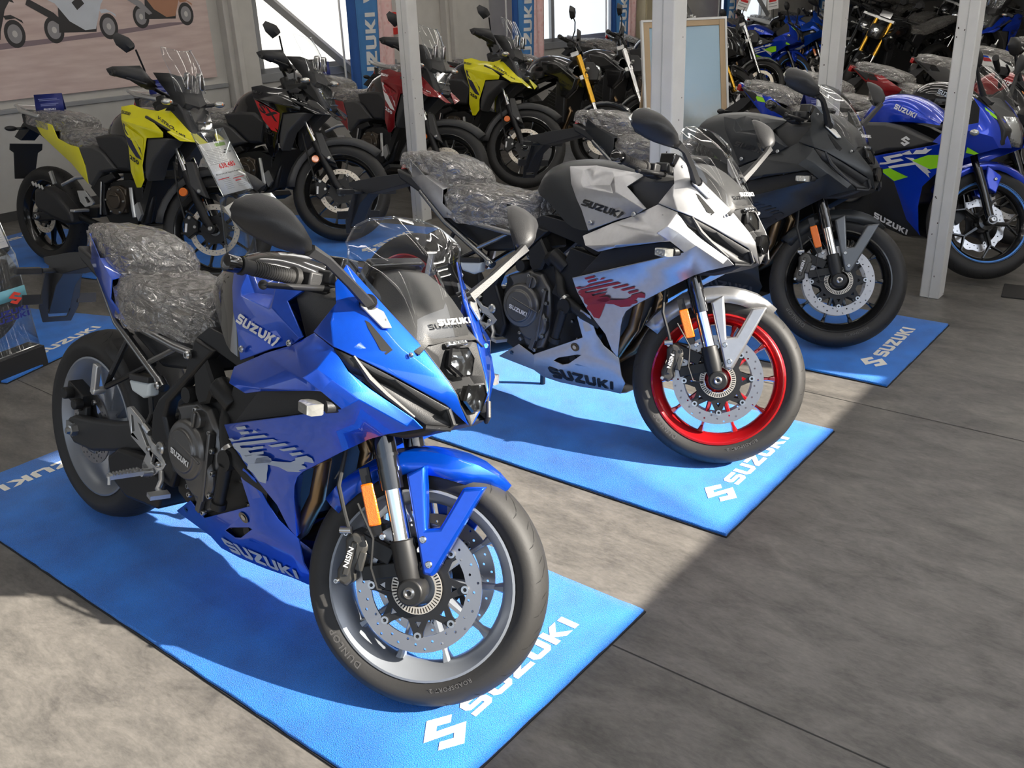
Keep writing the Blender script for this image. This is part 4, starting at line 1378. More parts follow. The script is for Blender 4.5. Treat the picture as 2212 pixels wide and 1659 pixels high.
    for s in (-1, 1):
        G().prism([(s * .032, 1.12), (s * .062, 1.12), (s * .058, 1.20), (s * .045, 1.215), (s * .033, 1.20)], 1.30, 1.335, axis='x').build('screen_bracket', chrome, R, bevel=.004)
    g = G()
    secs = []
    for z_, x_, w_ in ((1.205, 1.255, .125), (1.15, 1.298, .120), (1.085, 1.345, .095), (1.045, 1.36, .105), (1.0, 1.33, .12)):
        secs.append([(x_ - .11, -w_ - .01, z_), (x_ - .03, -w_ * .75, z_), (x_, 0, z_ - .02), (x_ - .03, w_ * .75, z_), (x_ - .11, w_ + .01, z_)])
    g.loft(secs)
    g.build('nose_shroud', plastic, R, thick=.01, ang=30)
    g = G().prism([(1.12, 1.03), (1.29, 1.045), (1.33, 1.0), (1.40, .87), (1.36, .84), (1.20, .86), (1.08, .93)], -.105, .105, bev=.02)
    g.build('nose_core', plastic, R, bevel=.01)
    HL = [(-.075, 1.005), (-.045, 1.022), (.045, 1.022), (.075, 1.005), (.072, .955), (.055, .90), (.035, .865), (-.035, .865), (-.055, .90), (-.072, .955)]
    xs = lambda z: 1.345 + (1.022 - z) * .42
    n = 10
    vs = [(xs(z) - .05, a, z) for a, z in HL] + [(xs(z), a * .94, z) for a, z in HL]
    fs = [(i, (i + 1) % n, n + (i + 1) % n, n + i) for i in range(n)]
    hl = G().add(vs, fs + [tuple(range(n))[::-1]]).build('headlight', reflector_mat, R, ang=25)
    G().add([(xs(z) + .003, a * .94, z) for a, z in HL], [tuple(range(n))]).build('lamp_lens', lens_clear, hl)
    g = G().box((1.390, 0, .945), (.012, .115, .006), (0, .4, 0)).box((1.408, 0, .90), (.012, .10, .006), (0, .4, 0)).box((1.39, 0, .93), (.012, .008, .12), (0, .4, 0))
    g.build('lamp_divider', chrome, hl)
    for s in (-1, 1):
        o = []
        ind = G().tube([(1.28, s * .10, 1.035), (1.30, s * .165, 1.043)], .011, 10).build('turn_signal', plastic, R)
        G().sphere((1.312, s * .195, 1.048), (.030, .036, .019), 16, 10).build('signal_lens', MATS['signal_lens'], ind, ang=None)
        G().sphere((1.318, s * .195, 1.048), (.026, .015, .013), 10, 8).build('signal_bulb', amber, ind, ang=None)
    # tank, seats
    stn = []
    for x_, zt, w, zb in ((.645, .865, .09, .80), (.69, .935, .12, .77), (.76, .990, .145, .76), (.85, 1.018, .155, .77), (.97, 1.025, .15, .80), (1.08, 1.0, .13, .85), (1.17, .965, .11, .88)):
        stn.append([(x_, 0, zt), (x_ + .004, w * .55, zt - .012), (x_ + .01, w * .88, zt - .05), (x_ + .02, w, (zt + zb) / 2), (x_ + .03, w * 1.05, zb)])
    G().loft([[(a, -b, c) for a, b, c in r[:0:-1]] + r for r in stn]).build('fuel_tank', gloss_black, R, sub=1, ang=None)
    # black side and knee panels
    for s in (-1, 1):
        G().prism([(.505, .768), (.623, .783), (.712, .760), (.827, .655), (.695, .627), (.606, .536), (.572, .552), (.555, .66)], s * .10, s * .172, bev=.014).build('side_cover', plastic_grey, R, bevel=.004)
        G().prism([(.660, .835), (.69, .765), (.74, .74), (.85, .648), (.945, .65), (.985, .79), (.90, .85), (.79, .855)], s * .10, s * .176, bev=.016).build('knee_panel', plastic, R, bevel=.005)
    YP = dict(a=(.868, -.137, 1.014), b=(.93, -.105, 1.028), c=(1.0, -.105, 1.010), d=(1.147, -.115, .997), e=(1.214, -.105, 1.018), f=(1.374, -.082, .900), g=(1.484, -.020, .803), h=(1.462, -.055, .806),
              i=(1.446, -.125, .836), j=(1.357, -.160, .838), k=(1.270, -.172, .885), l=(1.293, -.160, .893), m=(1.085, -.160, .957), n=(1.269, -.200, .882), o=(1.256, -.190, .853), p=(1.137, -.202, .844),
              q=(1.090, -.202, .690), r=(1.090, -.194, .607), s=(1.057, -.192, .562), t=(1.031, -.200, .560), u=(.993, -.202, .650), v=(.985, -.202, .789), w=(.899, -.168, .940), z=(.96, -.19, .93), aa=(1.18, -.178, .93))
    YF = [('a', 'b', 'c', 'm', 'z', 'w'), ('c', 'd', 'e', 'l', 'm'), ('e', 'f', 'i', 'l'), ('f', 'g', 'h', 'i'), ('l', 'i', 'j', 'k'), ('m', 'aa', 'n', 'z'), ('z', 'n', 'o', 'p'), ('w', 'z', 'p', 'v'), ('v', 'p', 'q', 'u'), ('u', 'q', 'r', 's', 't')]
    yp = sym(R, 'tank_fairing', YP, YF, tour_paint, thick=.006, bevel=.0025, ang=24)
    pw, wv = wordmark()
    q = ((.888, .975), (.955, .965), (.957, .980), (.884, .993))
    for o, sd in zip(yp, (-1, 1)):
        bl, br, tr, tl = q if sd < 0 else (q[1], q[0], q[3], q[2])
        decal(o, 'tank_lettering', [[(p.x, p.y) for p in po] for po in quad_map(pw, wv, (bl, br, tr, tl))], tour_letter, side=sd, off=.004)
        decal(o, 'side_patch', [[(.915, .930), (1.118, .842), (1.100, .735), (.99, .80)]], tour_patch, side=sd, off=.0035, maxlen=.05)
        decal(o, 'side_stripe', [[(.925, .925), (.955, .915), (1.085, .735), (1.095, .72), (1.05, .735), (.99, .80)], [(1.02, .845), (1.06, .815), (1.10, .745), (1.085, .80)]], tour_patch2, side=sd, off=.0045, maxlen=.05)
        for txt, qq in (('SX', ((.962, .862), (1.100, .785), (1.106, .838), (.955, .912))), ('250', ((1.000, .725), (1.070, .690), (1.073, .712), (.998, .748))), ('V-STROM SX', ((1.175, .957), (1.385, .858), (1.388, .870), (1.178, .970)))):
            pl, w = font_polys(txt, .035)
            bl, br, tr, tl = qq if sd < 0 else (qq[1], qq[0], qq[3], qq[2])
            decal(o, 'fairing_lettering', [[(p.x, p.y) for p in po] for po in quad_map(pl, w, (bl, br, tr, tl))], tour_letter if txt != 'SX' else mat('touring_model_letter', (.80, .75, .05), .4), side=sd, off=.0055)
    for s in (-1, 1):
        G().prism([(1.085, .955), (1.27, .888), (1.29, .895), (1.09, .97)], s * .10, s * .160).prism([(1.125, .842), (1.26, .850), (1.30, .845), (1.16, .72), (1.105, .60), (1.088, .64), (1.092, .70)], s * .06, s * .188, bev=.01).build('radiator_shroud', plastic_grey, R, bevel=.004)
    TA = dict(a=(.009, -.110, .922), b=(.254, -.150, .890), c=(.30, -.152, .812), d=(.419, -.160, .777), e=(.506, -.168, .768), f=(.56, -.172, .66), g=(.578, -.172, .552), h=(.413, -.152, .665), i=(.264, -.142, .745), j=(.123, -.130, .820))
    sym(R, 'tail_panel', TA, [('a', 'b', 'c', 'i', 'j'), ('c', 'd', 'h', 'i'), ('d', 'e', 'f', 'h'), ('h', 'f', 'g')], tour_paint, thick=.006, bevel=.003, ang=24)
    wrapped_seat(R, [(-.06, .09, .945, .90), (.02, .115, .965, .89), (.15, .13, .968, .875), (.28, .13, .958, .865), (.37, .11, .938, .86), (.395, .08, .91, .86)], 'passenger_seat')
    wrapped_seat(R, [(.27, .10, .885, .80), (.33, .14, .888, .78), (.44, .15, .872, .77), (.56, .135, .862, .765), (.64, .10, .868, .77), (.68, .07, .885, .80)], 'rider_seat')
    g = G().tube([(.10, -.12, .935), (-.08, -.115, .965), (-.165, -.08, .995), (-.165, .08, .995), (-.08, .115, .965), (.10, .12, .935)], .014, 10).box((-.11, 0, .985), (.12, .20, .012), (0, .2, 0))
    g.build('luggage_rack', alu, R, bevel=.003, ang=40)
    g = G().prism([(-.12, .95), (.10, .90), (.30, .80), (.50, .74), (.72, .72), (.72, .62), (.50, .64), (.25, .72), (.05, .82), (-.10, .87)], -.09, .09)
    g.build('under_tail', plastic, R, bevel=.01)
    Mp = Matrix.Translation((-.23, 0, .70)) @ Matrix.Rotation(radians(12), 4, 'Y')
    g = G().prism([(-.10, .95), (-.15, .90), (-.26, .80), (-.20, .78), (-.06, .88)], -.05, .05)
    vs = [(0, -.115, .06), (0, .115, .06), (0, .115, .02), (0, .085, 0), (0, .07, -.17), (0, -.07, -.17), (0, -.085, 0), (0, -.115, .02)]
    g.add([tuple(Mp @ (Vector(v) + Vector((dx, 0, 0)))) for dx in (-.004, .004) for v in vs], [tuple(range(8))[::-1], tuple(range(8, 16))] + [(i, (i + 1) % 8, 8 + (i + 1) % 8, 8 + i) for i in range(8)])
    pb = g.build('plate_bracket', plastic, R)
    for s in (-1, 1):
        G().box(tuple(Mp @ Vector((-.008, s * .065, .045))), (.006, .05, .010)).build('plate_reflector', white_letter, pb)
        G().tube([(-.13, s * .05, .86), (-.135, s * .12, .855)], .008, 8).sphere((-.137, s * .155, .855), (.022, .042, .017), 12, 8).build('turn_signal', plastic, R, ang=None)
    G().box((-.118, 0, .915), (.03, .14, .05), (0, .3, 0)).build('tail_lamp', red_lens, R, bevel=.006)
    # engine, frame, exhaust
    eb = G().prism([(.66, .50), (.75, .58), (.90, .60), (1.0, .56), (.985, .40), (.93, .33), (.70, .32), (.64, .40)], -.13, .13)
    for k in range(7):
        eb.box((.93, 0, .46 + .022 * k), (.17, .26, .008))
    eb.build('engine_block', engine_black, R, bevel=.008)
    cc = G().tube([(.80, -.12, .47), (.80, -.165, .47)], .085, 30).tube([(.80, -.16, .47), (.80, -.178, .47)], .05, 24).box((.80, -.18, .50), (.07, .008, .008)).prism([(.74, .40), (.82, .56), (.88, .54), (.87, .40)], -.12, -.155, bev=.006)
    cov = cc.build('clutch_cover', mat('bronze_engine_cover', (.105, .085, .065), .4, .7), R, bevel=.004)
    for k in range(6):
        a = k * pi / 3
        bolt(cov, (.80 + .075 * cos(a), -.166, .47 + .075 * sin(a)), .007, .010, 'cover_bolt')
    g = G().prism([(.93, .44), (.97, .47), (1.0, .40), (.97, .36)], -.13, -.15).tube([(.91, -.14, .55), (.93, -.15, .45), (.94, -.15, .38)], .012, 8)
    g.build('engine_pipe', alu, R, ang=40)
    G().tube([(.98, -.06, .56), (1.03, -.085, .50), (1.00, -.10, .36), (.90, -.10, .30), (.60, -.12, .30), (.42, -.15, .35)], .021, 12).build('exhaust_pipe', frame_black, R)
    G().prism([(.93, .36), (1.05, .62), (1.09, .61), (.98, .35)], -.13, .13).build('radiator', engine_black, R)
    ex = G().prism([(.115, .40), (.13, .50), (.22, .52), (.33, .48), (.45, .38), (.46, .31), (.40, .295), (.27, .325), (.16, .36)], -.13, -.225, bev=.018)
    mf = ex.build('muffler', plastic, R, bevel=.012)
    g = G()
    for k in range(4):
        g.box((.135 + .028 * k, -.226, .530 - .006 * k), (.014, .008, .03), (0, -.5, 0))
    g.build('heat_shield', alu, mf, bevel=.002)
    for s in (-1, 1):
        G().prism([(.574, .534), (.665, .60), (.771, .631), (.80, .60), (.705, .56), (.69, .47), (.70, .375), (.67, .372), (.640, .472)], s * .11, s * .158, bev=.006).build('frame_plate', frame_black, R, bevel=.003)
        G().box((.672, s * .163, .475), (.012, .008, .20), (0, .12, 0)).build('frame_trim', steel, R, bevel=.002)
        hp_ = cutout([[(.459, .506), (.531, .511), (.606, .443), (.585, .425), (.522, .410), (.48, .44)], [(.52, .47), (.545, .475), (.575, .445), (.545, .435)]], .012)
        hp_.xf(Matrix.Translation((0, s * .158, 0))).build('heel_plate', alu, R, bevel=.002)
        G().box((.545, s * .22, .395), (.04, .11, .016)).build('foot_peg', alu, R, bevel=.004)
        G().tube([(.58, s * .12, .60), (.42, s * .13, .58), (.31, s * .15, .53)], .012, 8).box((.285, s * .195, .575), (.022, .016, .08), (0, -.4, 0)).build('passenger_peg', alu, R, ang=40)
        G().prism([(-.06, .335), (-.06, .285), (.0, .28), (.40, .33), (.56, .345), (.58, .41), (.40, .395), (.10, .345)], s * .085, s * .115, bev=.006).build('swingarm', frame_black, R, bevel=.004)
        bolt(R, (0, s * .116, .314), .018, .02, 'axle_end', side=s)
    g = G().prism([(.80, .30), (.98, .33), (1.0, .30), (.94, .27), (.74, .265)], -.11, .11)
    g.build('belly_guard', plastic, R, bevel=.006)
    G().tube([(.60, .09, .30), (.55, .19, .12), (.53, .235, .015)], .011, 8).build('side_stand', frame_black, R)
    return R
# ------------------------------------------------------------------ smaller faired motorcycle
lt_paint = mat('light_body_paint', (.001, .045, .62), .25, .5, coat=1.0)
lt_graphic = mat('light_white_graphic', (.72, .73, .74), .4)
lt_graphic2 = mat('light_lime_graphic', (.36, .85, .015), .4)
lt_letter = mat('light_lettering', (.80, .80, .80), .4)
lt_belly = mat('light_belly_black', (.014, .014, .015), .4)
lt_stripe = mat('light_rim_stripe', (.10, .32, .85), .4)
WB_G = 1.43


def build_light(name, label, x, y, yaw, lean, st, group=None):
    R = bike_root(name, label, x, y, yaw, lean, group)
    S = steer_matrix(WB_G, .104, 26, radians(st))
    FA, RA = (WB_G, 0, .305), (0, 0, .315)
    tyre(R, FA, .305, .110, .228, S, 'sport', 64)
    rim(R, FA, .228, .094, wheel_black, 5, S, kind='y', stripe=lt_stripe)
    brake_disc(R, (FA[0], .056, FA[2]), .147, .105, mat('bright_disc_steel', (.72, .72, .72), .3, .9), S, frame_black, .05, 5, wave=.055)
    tyre(R, RA, .315, .140, .228, None, 'sport', 64)
    rim(R, RA, .228, .115, wheel_black, 5, None, kind='y', stripe=lt_stripe)
    brake_disc(R, (0, -.075, .315), .118, .085, MATS['bright_disc_steel'], None, frame_black, .05, 5, wave=.055)
    for s in (-1, 1):
        yy = s * .093
        g = G().tube([(1.16, yy, .86), (1.30, yy, .56)], .0185, 14).tube([(1.30, yy, .565), (1.36, yy, .45), (1.415, yy, .33)], [.0255, .024, .023], 14).tube([(1.43, yy - .022, .305), (1.43, yy + .022, .305)], .026, 14).tube([(1.40, yy, .36), (1.43, yy, .305)], .023, 10)
        g.build('fork_leg', gloss_black, R, M=S, ang=40)
        bolt(R, (1.43, s * .117, .305), .016, .012, 'axle_end', M=S, side=s)
        G().prism([(1.350, .592), (1.437, .548), (1.425, .452), (1.380, .468), (1.355, .52)], s * .060, s * .100, bev=.005).build('fender_arm', lt_paint, R, M=S, bevel=.003)
        bolt(R, (1.405, s * .102, .525), .009, .006, M=S, side=s)
    cal = G().prism([(1.29, .39), (1.33, .40), (1.345, .33), (1.31, .28), (1.28, .31)], .03, .10, bev=.006).build('brake_caliper', engine_black, R, M=S)
    rows = []
    for k in range(11):
        a = radians(50 + 105 * k / 10)
        w = .35 + .65 * min(1, k / 4)
        rows.append([(1.43 + (.325 + dr) * cos(a), yv * w, .305 + (.325 + dr) * sin(a)) for yv, dr in ((-.078, -.045), (-.074, -.012), (-.045, .008), (0, .016), (.045, .008), (.074, -.012), (.078, -.045))])
    G().loft(rows).build('fender', lt_paint, R, thick=.004, M=S, ang=40)
    G().box((1.17, 0, .86), (.06, .24, .035), (0, -.4, 0)).tube([(1.15, 0, .88), (1.20, 0, .78)], .028, 12).build('fork_yoke', frame_black, R, M=S, bevel=.004)
    for s in (-1, 1):
        G().tube([(1.15, s * .10, .90), (1.10, s * .20, .92), (.99, s * .33, .935)], .011, 10).box((1.09, s * .23, .925), (.05, .06, .05)).build('handlebar', frame_black, R, M=S)
        G().tube([(1.05, s * .26, .928), (.99, s * .345, .937)], .0165, 12).tube([(.99, s * .345, .937), (.975, s * .37, .939)], .019, 12).build('handle_grip', rubber, R, M=S, ang=40)
        G().tube([(1.13, s * .22, .92), (1.10, s * .30, .915), (1.05, s * .36, .915)], .006, 8).build('lever', frame_black, R, M=S)
    # tank
    stn = []
    for x_, zt, w, zb in ((.66, .835, .08, .78), (.70, .895, .12, .76), (.76, .938, .150, .76), (.84, .955, .172, .79), (.93, .948, .178, .80), (1.02, .915, .172, .80), (1.09, .87, .15, .80), (1.13, .835, .12, .79)):
        stn.append([(x_, 0, zt), (x_, w * .55, zt - .010), (x_, w * .9, zt - .045), (x_ + .01, w, (zt * .45 + zb * .55)), (x_ + .02, w * .96, zb)])
    ft = G().loft([[(a, -b, c) for a, b, c in r[:0:-1]] + r for r in stn]).build('fuel_tank', lt_paint, R, sub=1, ang=None)
    q = ((.893, .866), (1.020, .822), (1.032, .846), (.897, .892))
    for s in (-1, 1):
        decal(ft, 'tank_lettering', word_xz(q) if s < 0 else word_xz_flip(q), lt_letter, side=s, off=.003)
        bp = [(.70, .77), (.772, .782), (.872, .789), (.966, .777), (1.164, .708), (1.063, .660), (.915, .638), (.813, .601), (.74, .66)]
        pn = G().prism(bp, s * .12, s * .212, bev=.016).build('frame_cover', plastic_grey, R, bevel=.004)
        decal(pn, 'emblem', [[(.985 + a * .055 * (1 if s < 0 else 1), .672 + b * .055) for a, b in EMBLEM]], lt_letter, side=s, off=.002)
    FP = dict(a=(.820, -.200, .597), b=(1.068, -.231, .662), c=(1.215, -.241, .702), d=(1.36, -.242, .728), e=(1.49, -.150, .707), f=(1.393, -.196, .664), g=(1.341, -.198, .640), h=(1.208, -.198, .544),
              i=(1.143, -.188, .470), j=(1.136, -.178, .362), k=(1.153, -.150, .228), l=(1.164, -.140, .199), m=(1.076, -.160, .278), n=(.978, -.190, .477), o=(.887, -.200, .521), mid=(1.10, -.225, .58),
              p=(1.164, -.222, .708), q=(1.30, -.244, .79), r=(1.337, -.230, .812), s=(1.397, -.240, .775), ti=(1.326, -.200, .951), tj=(1.373, -.208, .898), tk=(1.387, -.220, .826), u=(1.392, -.165, .907),
              v=(1.473, -.095, .842), w=(1.478, -.115, .815), x=(1.518, -.100, .740), y=(1.523, -.075, .710), aa=(1.44, -.185, .83), bb=(1.46, -.185, .76), t0=(1.20, -.215, .755))
    FF = [('a', 'b', 'mid', 'n', 'o'), ('b', 'c', 'h', 'mid'), ('c', 'd', 'f', 'g', 'h'), ('d', 'bb', 'e', 'f'), ('mid', 'h', 'i', 'n'), ('n', 'i', 'j', 'm'), ('m', 'j', 'k', 'l'),
          ('c', 'p', 't0', 'q', 'd'), ('q', 's', 'bb', 'd'), ('q', 'r', 'tk', 's'), ('tj', 'u', 'aa', 'tk'), ('ti', 'u', 'tj'), ('tk', 'aa', 'bb', 's'), ('u', 'v', 'w', 'aa'), ('aa', 'w', 'x', 'bb'), ('bb', 'x', 'y', 'e')]
    sf = sym(R, 'side_fairing', FP, FF, lt_paint, thick=.006, bevel=.003, ang=28)
    X = [[(1.035, .615), (1.08, .600), (1.135, .555), (1.18, .520), (1.205, .535), (1.165, .565), (1.24, .60), (1.20, .610), (1.13, .585), (1.085, .615)]]
    Sg = [[(.885, .560), (.925, .566), (.99, .585), (1.03, .598), (1.01, .606), (.955, .592), (.945, .600), (1.02, .622), (1.005, .632), (.90, .603), (.915, .590), (.93, .578), (.885, .570)],
          [(.95, .545), (1.07, .575), (1.12, .588), (1.10, .596), (.99, .570), (.94, .556)]]
    bar = [[(1.000, .625), (1.110, .682), (1.215, .703), (1.15, .645)], [(1.02, .64), (1.04, .635), (1.10, .665), (1.12, .685)]]
    for o, s in zip(sf, (-1, 1)):
        decal(o, 'side_graphic', X + Sg + bar[:1], lt_graphic, side=s, off=.004, maxlen=.04)
        decal(o, 'side_patch', [[(1.080, .603), (1.165, .640), (1.235, .648), (1.238, .585), (1.180, .566)], [(.893, .530), (.952, .548), (1.061, .512), (.983, .480)], [(1.345, .640), (1.36, .700), (1.41, .672), (1.39, .664)],
                                [(1.385, .905), (1.43, .87), (1.465, .835), (1.40, .88)]], lt_graphic2, side=s, off=.005, maxlen=.04)
        G().tube([(1.385, s * .20, .776), (1.395, s * .262, .776)], .012, 10).sphere((1.397, s * .268, .776), (.024, .022, .018), 14, 8).build('turn_signal', MATS['signal_lens'], R, ang=None)
    BP = dict(o=(.887, -.196, .521), n=(.978, -.188, .477), m=(1.076, -.158, .278), l=(1.164, -.138, .199), b=(1.065, -.132, .185), c=(.879, -.155, .235), e=(.84, -.17, .36), z1=(1.15, 0, .17), z2=(1.06, 0, .165), z3=(.88, 0, .21))
    bp = sym(R, 'belly_pan', BP, [('o', 'n', 'm', 'e'), ('e', 'm', 'b', 'c'), ('m', 'l', 'b'), ('l', 'z1', 'z2', 'b'), ('b', 'z2', 'z3', 'c')], lt_belly, thick=.005, bevel=.003)
    q = ((.885, .262), (1.085, .192), (1.092, .222), (.885, .295))
    decal_both(bp, 'belly_lettering', word_xz(q), lt_letter, flip=word_xz_flip(q), off=.004)
    # nose, lamp, screen, mirrors
    G().prism([(1.18, .84), (1.33, .96), (1.45, .86), (1.50, .80), (1.50, .72), (1.36, .74), (1.20, .78)], -.145, .145, bev=.03).build('nose_core', plastic, R, bevel=.01)
    secs = []
    for z_, x_, w_ in ((.865, 1.470, .085), (.83, 1.492, .098), (.785, 1.512, .092), (.74, 1.522, .07), (.715, 1.522, .04)):
        secs.append([(x_ - .03, -w_, z_), (x_ - .004, -w_ * .6, z_), (x_ + .008, 0, z_), (x_ - .004, w_ * .6, z_), (x_ - .03, w_, z_)])
    hl = G().loft(secs).build('headlight', reflector_mat, R, thick=.003, ang=50)
    G().loft([[(a + .008, b, c) for a, b, c in r] for r in secs]).build('lamp_lens', lens_clear, hl, ang=60)
    us = [-1 + k / 6 for k in range(13)]
    rows = []
    for t in (0, .25, .5, .75, 1):
        row = []
        for u in us:
            a = abs(u)
            b0 = Vector((1.485 - .155 * a ** 1.3, u * .165, .868 + .085 * a))
            b1 = Vector((1.285 - .01 * a, u * .145, 1.112 - .05 * a ** 3))
            p = b0.lerp(b1, t) + Vector((.028, 0, .02)) * sin(pi * t) * (1 - .6 * a)
            row.append(p)
        rows.append(row)
    ws = G().loft(rows).build('windscreen', tint_screen, R, sub=1, ang=None)
    ed = [r[0] for r in rows[:-1]] + rows[-1] + [r[-1] for r in rows[-2::-1]]
    G().tube(ed, .0025, 6).build('screen_edge', lens_clear, ws)
    for s in (-1, 1):
        ms = G().tube([(1.36, s * .16, .955), (1.345, s * .22, 1.03), (1.335, s * .26, 1.10)], [.016, .010, .008], 10).box((1.375, s * .158, .945), (.08, .04, .02), (0, .6, 0)).build('mirror_stalk', plastic, R, ang=50)
        MP = [(1.34, .235, 1.085), (1.33, .30, 1.095), (1.325, .345, 1.14), (1.328, .33, 1.185), (1.335, .275, 1.19), (1.34, .235, 1.15)]
        fr = [Vector((a, s * b, c)) for a, b, c in MP]
        cen = sum(fr, Vector()) / 6
        vs = [p + Vector((-.014, 0, 0)) for p in fr] + fr + [p.lerp(cen, .5) + Vector((.024, 0, 0)) for p in fr]
        mo = G().add(vs, [(k * 6 + i, k * 6 + (i + 1) % 6, (k + 1) * 6 + (i + 1) % 6, (k + 1) * 6 + i) for k in range(2) for i in range(6)] + [tuple(range(12, 18)), tuple(range(6))[::-1]]).build('mirror', plastic, ms, ang=50)
    # tail and seats
    TA = dict(A0=(-.27, 0, .957), A=(-.262, -.022, .955), B=(-.20, -.062, .942), C=(.055, -.130, .882), D=(.235, -.160, .790), E=(.197, -.150, .755), F=(.161, -.150, .733), Gg=(.024, -.138, .768), H=(-.21, -.05, .915), Cm=(.05, 0, .89), Am=(-.20, 0, .95))
    tc = sym(R, 'tail_cowl', TA, [('A', 'B', 'C', 'Gg', 'H'), ('C', 'D', 'E', 'F', 'Gg'), ('A0', 'A', 'B', 'Am'), ('Am', 'B', 'C', 'Cm')], lt_paint, thick=.005, bevel=.003)
    for o, s in zip(tc, (-1, 1)):
        decal(o, 'tail_graphic', [[(-.11, .905), (-.02, .89), (-.005, .875), (-.085, .885)]], lt_graphic, side=s, off=.003)
        decal(o, 'tail_patch', [[(-.080, .882), (.0, .872), (.03, .845), (-.045, .850)]], lt_graphic2, side=s, off=.003)
    G().tube([(-.24, -.04, .962), (-.10, -.105, .935), (.02, -.125, .915)], .008, 8).tube([(-.24, .04, .962), (-.10, .105, .935), (.02, .125, .915)], .008, 8).build('grab_rail', plastic_grey, R) if False else None
    wrapped_seat(R, [(-.19, .06, .965, .93), (-.12, .10, .968, .915), (.02, .115, .945, .89), (.13, .12, .915, .86), (.20, .10, .885, .84)], 'passenger_seat')
    wrapped_seat(R, [(.17, .10, .838, .77), (.24, .14, .835, .755), (.38, .15, .815, .745), (.52, .14, .808, .735), (.62, .11, .82, .74), (.67, .08, .84, .76)], 'rider_seat')
    G().prism([(-.20, .93), (.05, .86), (.30, .76), (.68, .76), (.70, .62), (.45, .60), (.20, .70), (-.02, .80)], -.10, .10).build('under_tail', plastic, R, bevel=.01)
    G().box((-.245, 0, .925), (.03, .09, .04), (0, .3, 0)).build('tail_lamp', red_lens, R, bevel=.006)
    g = G().prism([(-.12, .88), (-.20, .80), (-.36, .70), (-.42, .72), (-.40, .74), (-.22, .86)], -.035, .035).box((-.39, 0, .66), (.012, .15, .17), (0, .3, 0))
    for s in (-1, 1):
        g.tube([(-.28, 0, .77), (-.29, s * .11, .77)], .008, 8).sphere((-.29, s * .14, .77), (.02, .035, .017), 10, 8)
    g.build('plate_bracket', plastic, R)
    # engine and chassis, mostly behind the fairing
    G().prism([(.55, .48), (.70, .60), (.95, .64), (1.08, .60), (1.06, .36), (.85, .24), (.62, .26)], -.14, .14).build('engine_block', engine_black, R, bevel=.01)
    G().tube([(.70, -.13, .42), (.70, -.165, .42)], .095, 30).tube([(.70, -.16, .42), (.70, -.178, .42)], .06, 24).build('clutch_cover', engine_metal, R, bevel=.006)
    G().tube([(.95, -.09, .28), (.60, -.12, .25), (.35, -.17, .30)], .02, 10).tube([(.35, -.175, .30), (-.02, -.20, .42)], [.035, .055], 16).build('muffler', frame_black, R, bevel=.004)
    for s in (-1, 1):
        G().prism([(-.05, .345), (-.06, .285), (.0, .28), (.40, .33), (.56, .36), (.58, .43), (.40, .42), (.10, .36)], s * .085, s * .118, bev=.006).build('swingarm', frame_black, R, bevel=.004)
        bolt(R, (0, s * .118, .315), .018, .02, 'axle_end', side=s)
        G().prism([(.44, .50), (.50, .52), (.60, .40), (.58, .33), (.50, .33)], s * .13, s * .15).box((.50, s * .21, .335), (.03, .11, .016)).build('foot_peg', alu, R, bevel=.003)
    G().tube([(.60, .09, .28), (.55, .19, .12), (.53, .235, .015)], .011, 8).build('side_stand', frame_black, R)
    return R
# ------------------------------------------------------------------ unfaired motorcycle
nk_paint = mat('naked_body_paint', (.010, .010, .011), .16, 0, coat=1.0)
nk_fork = mat('naked_fork_finish', (.75, .42, .055), .25, 1.0)
nk_accent = mat('naked_accent', (.02, .02, .022), .3)


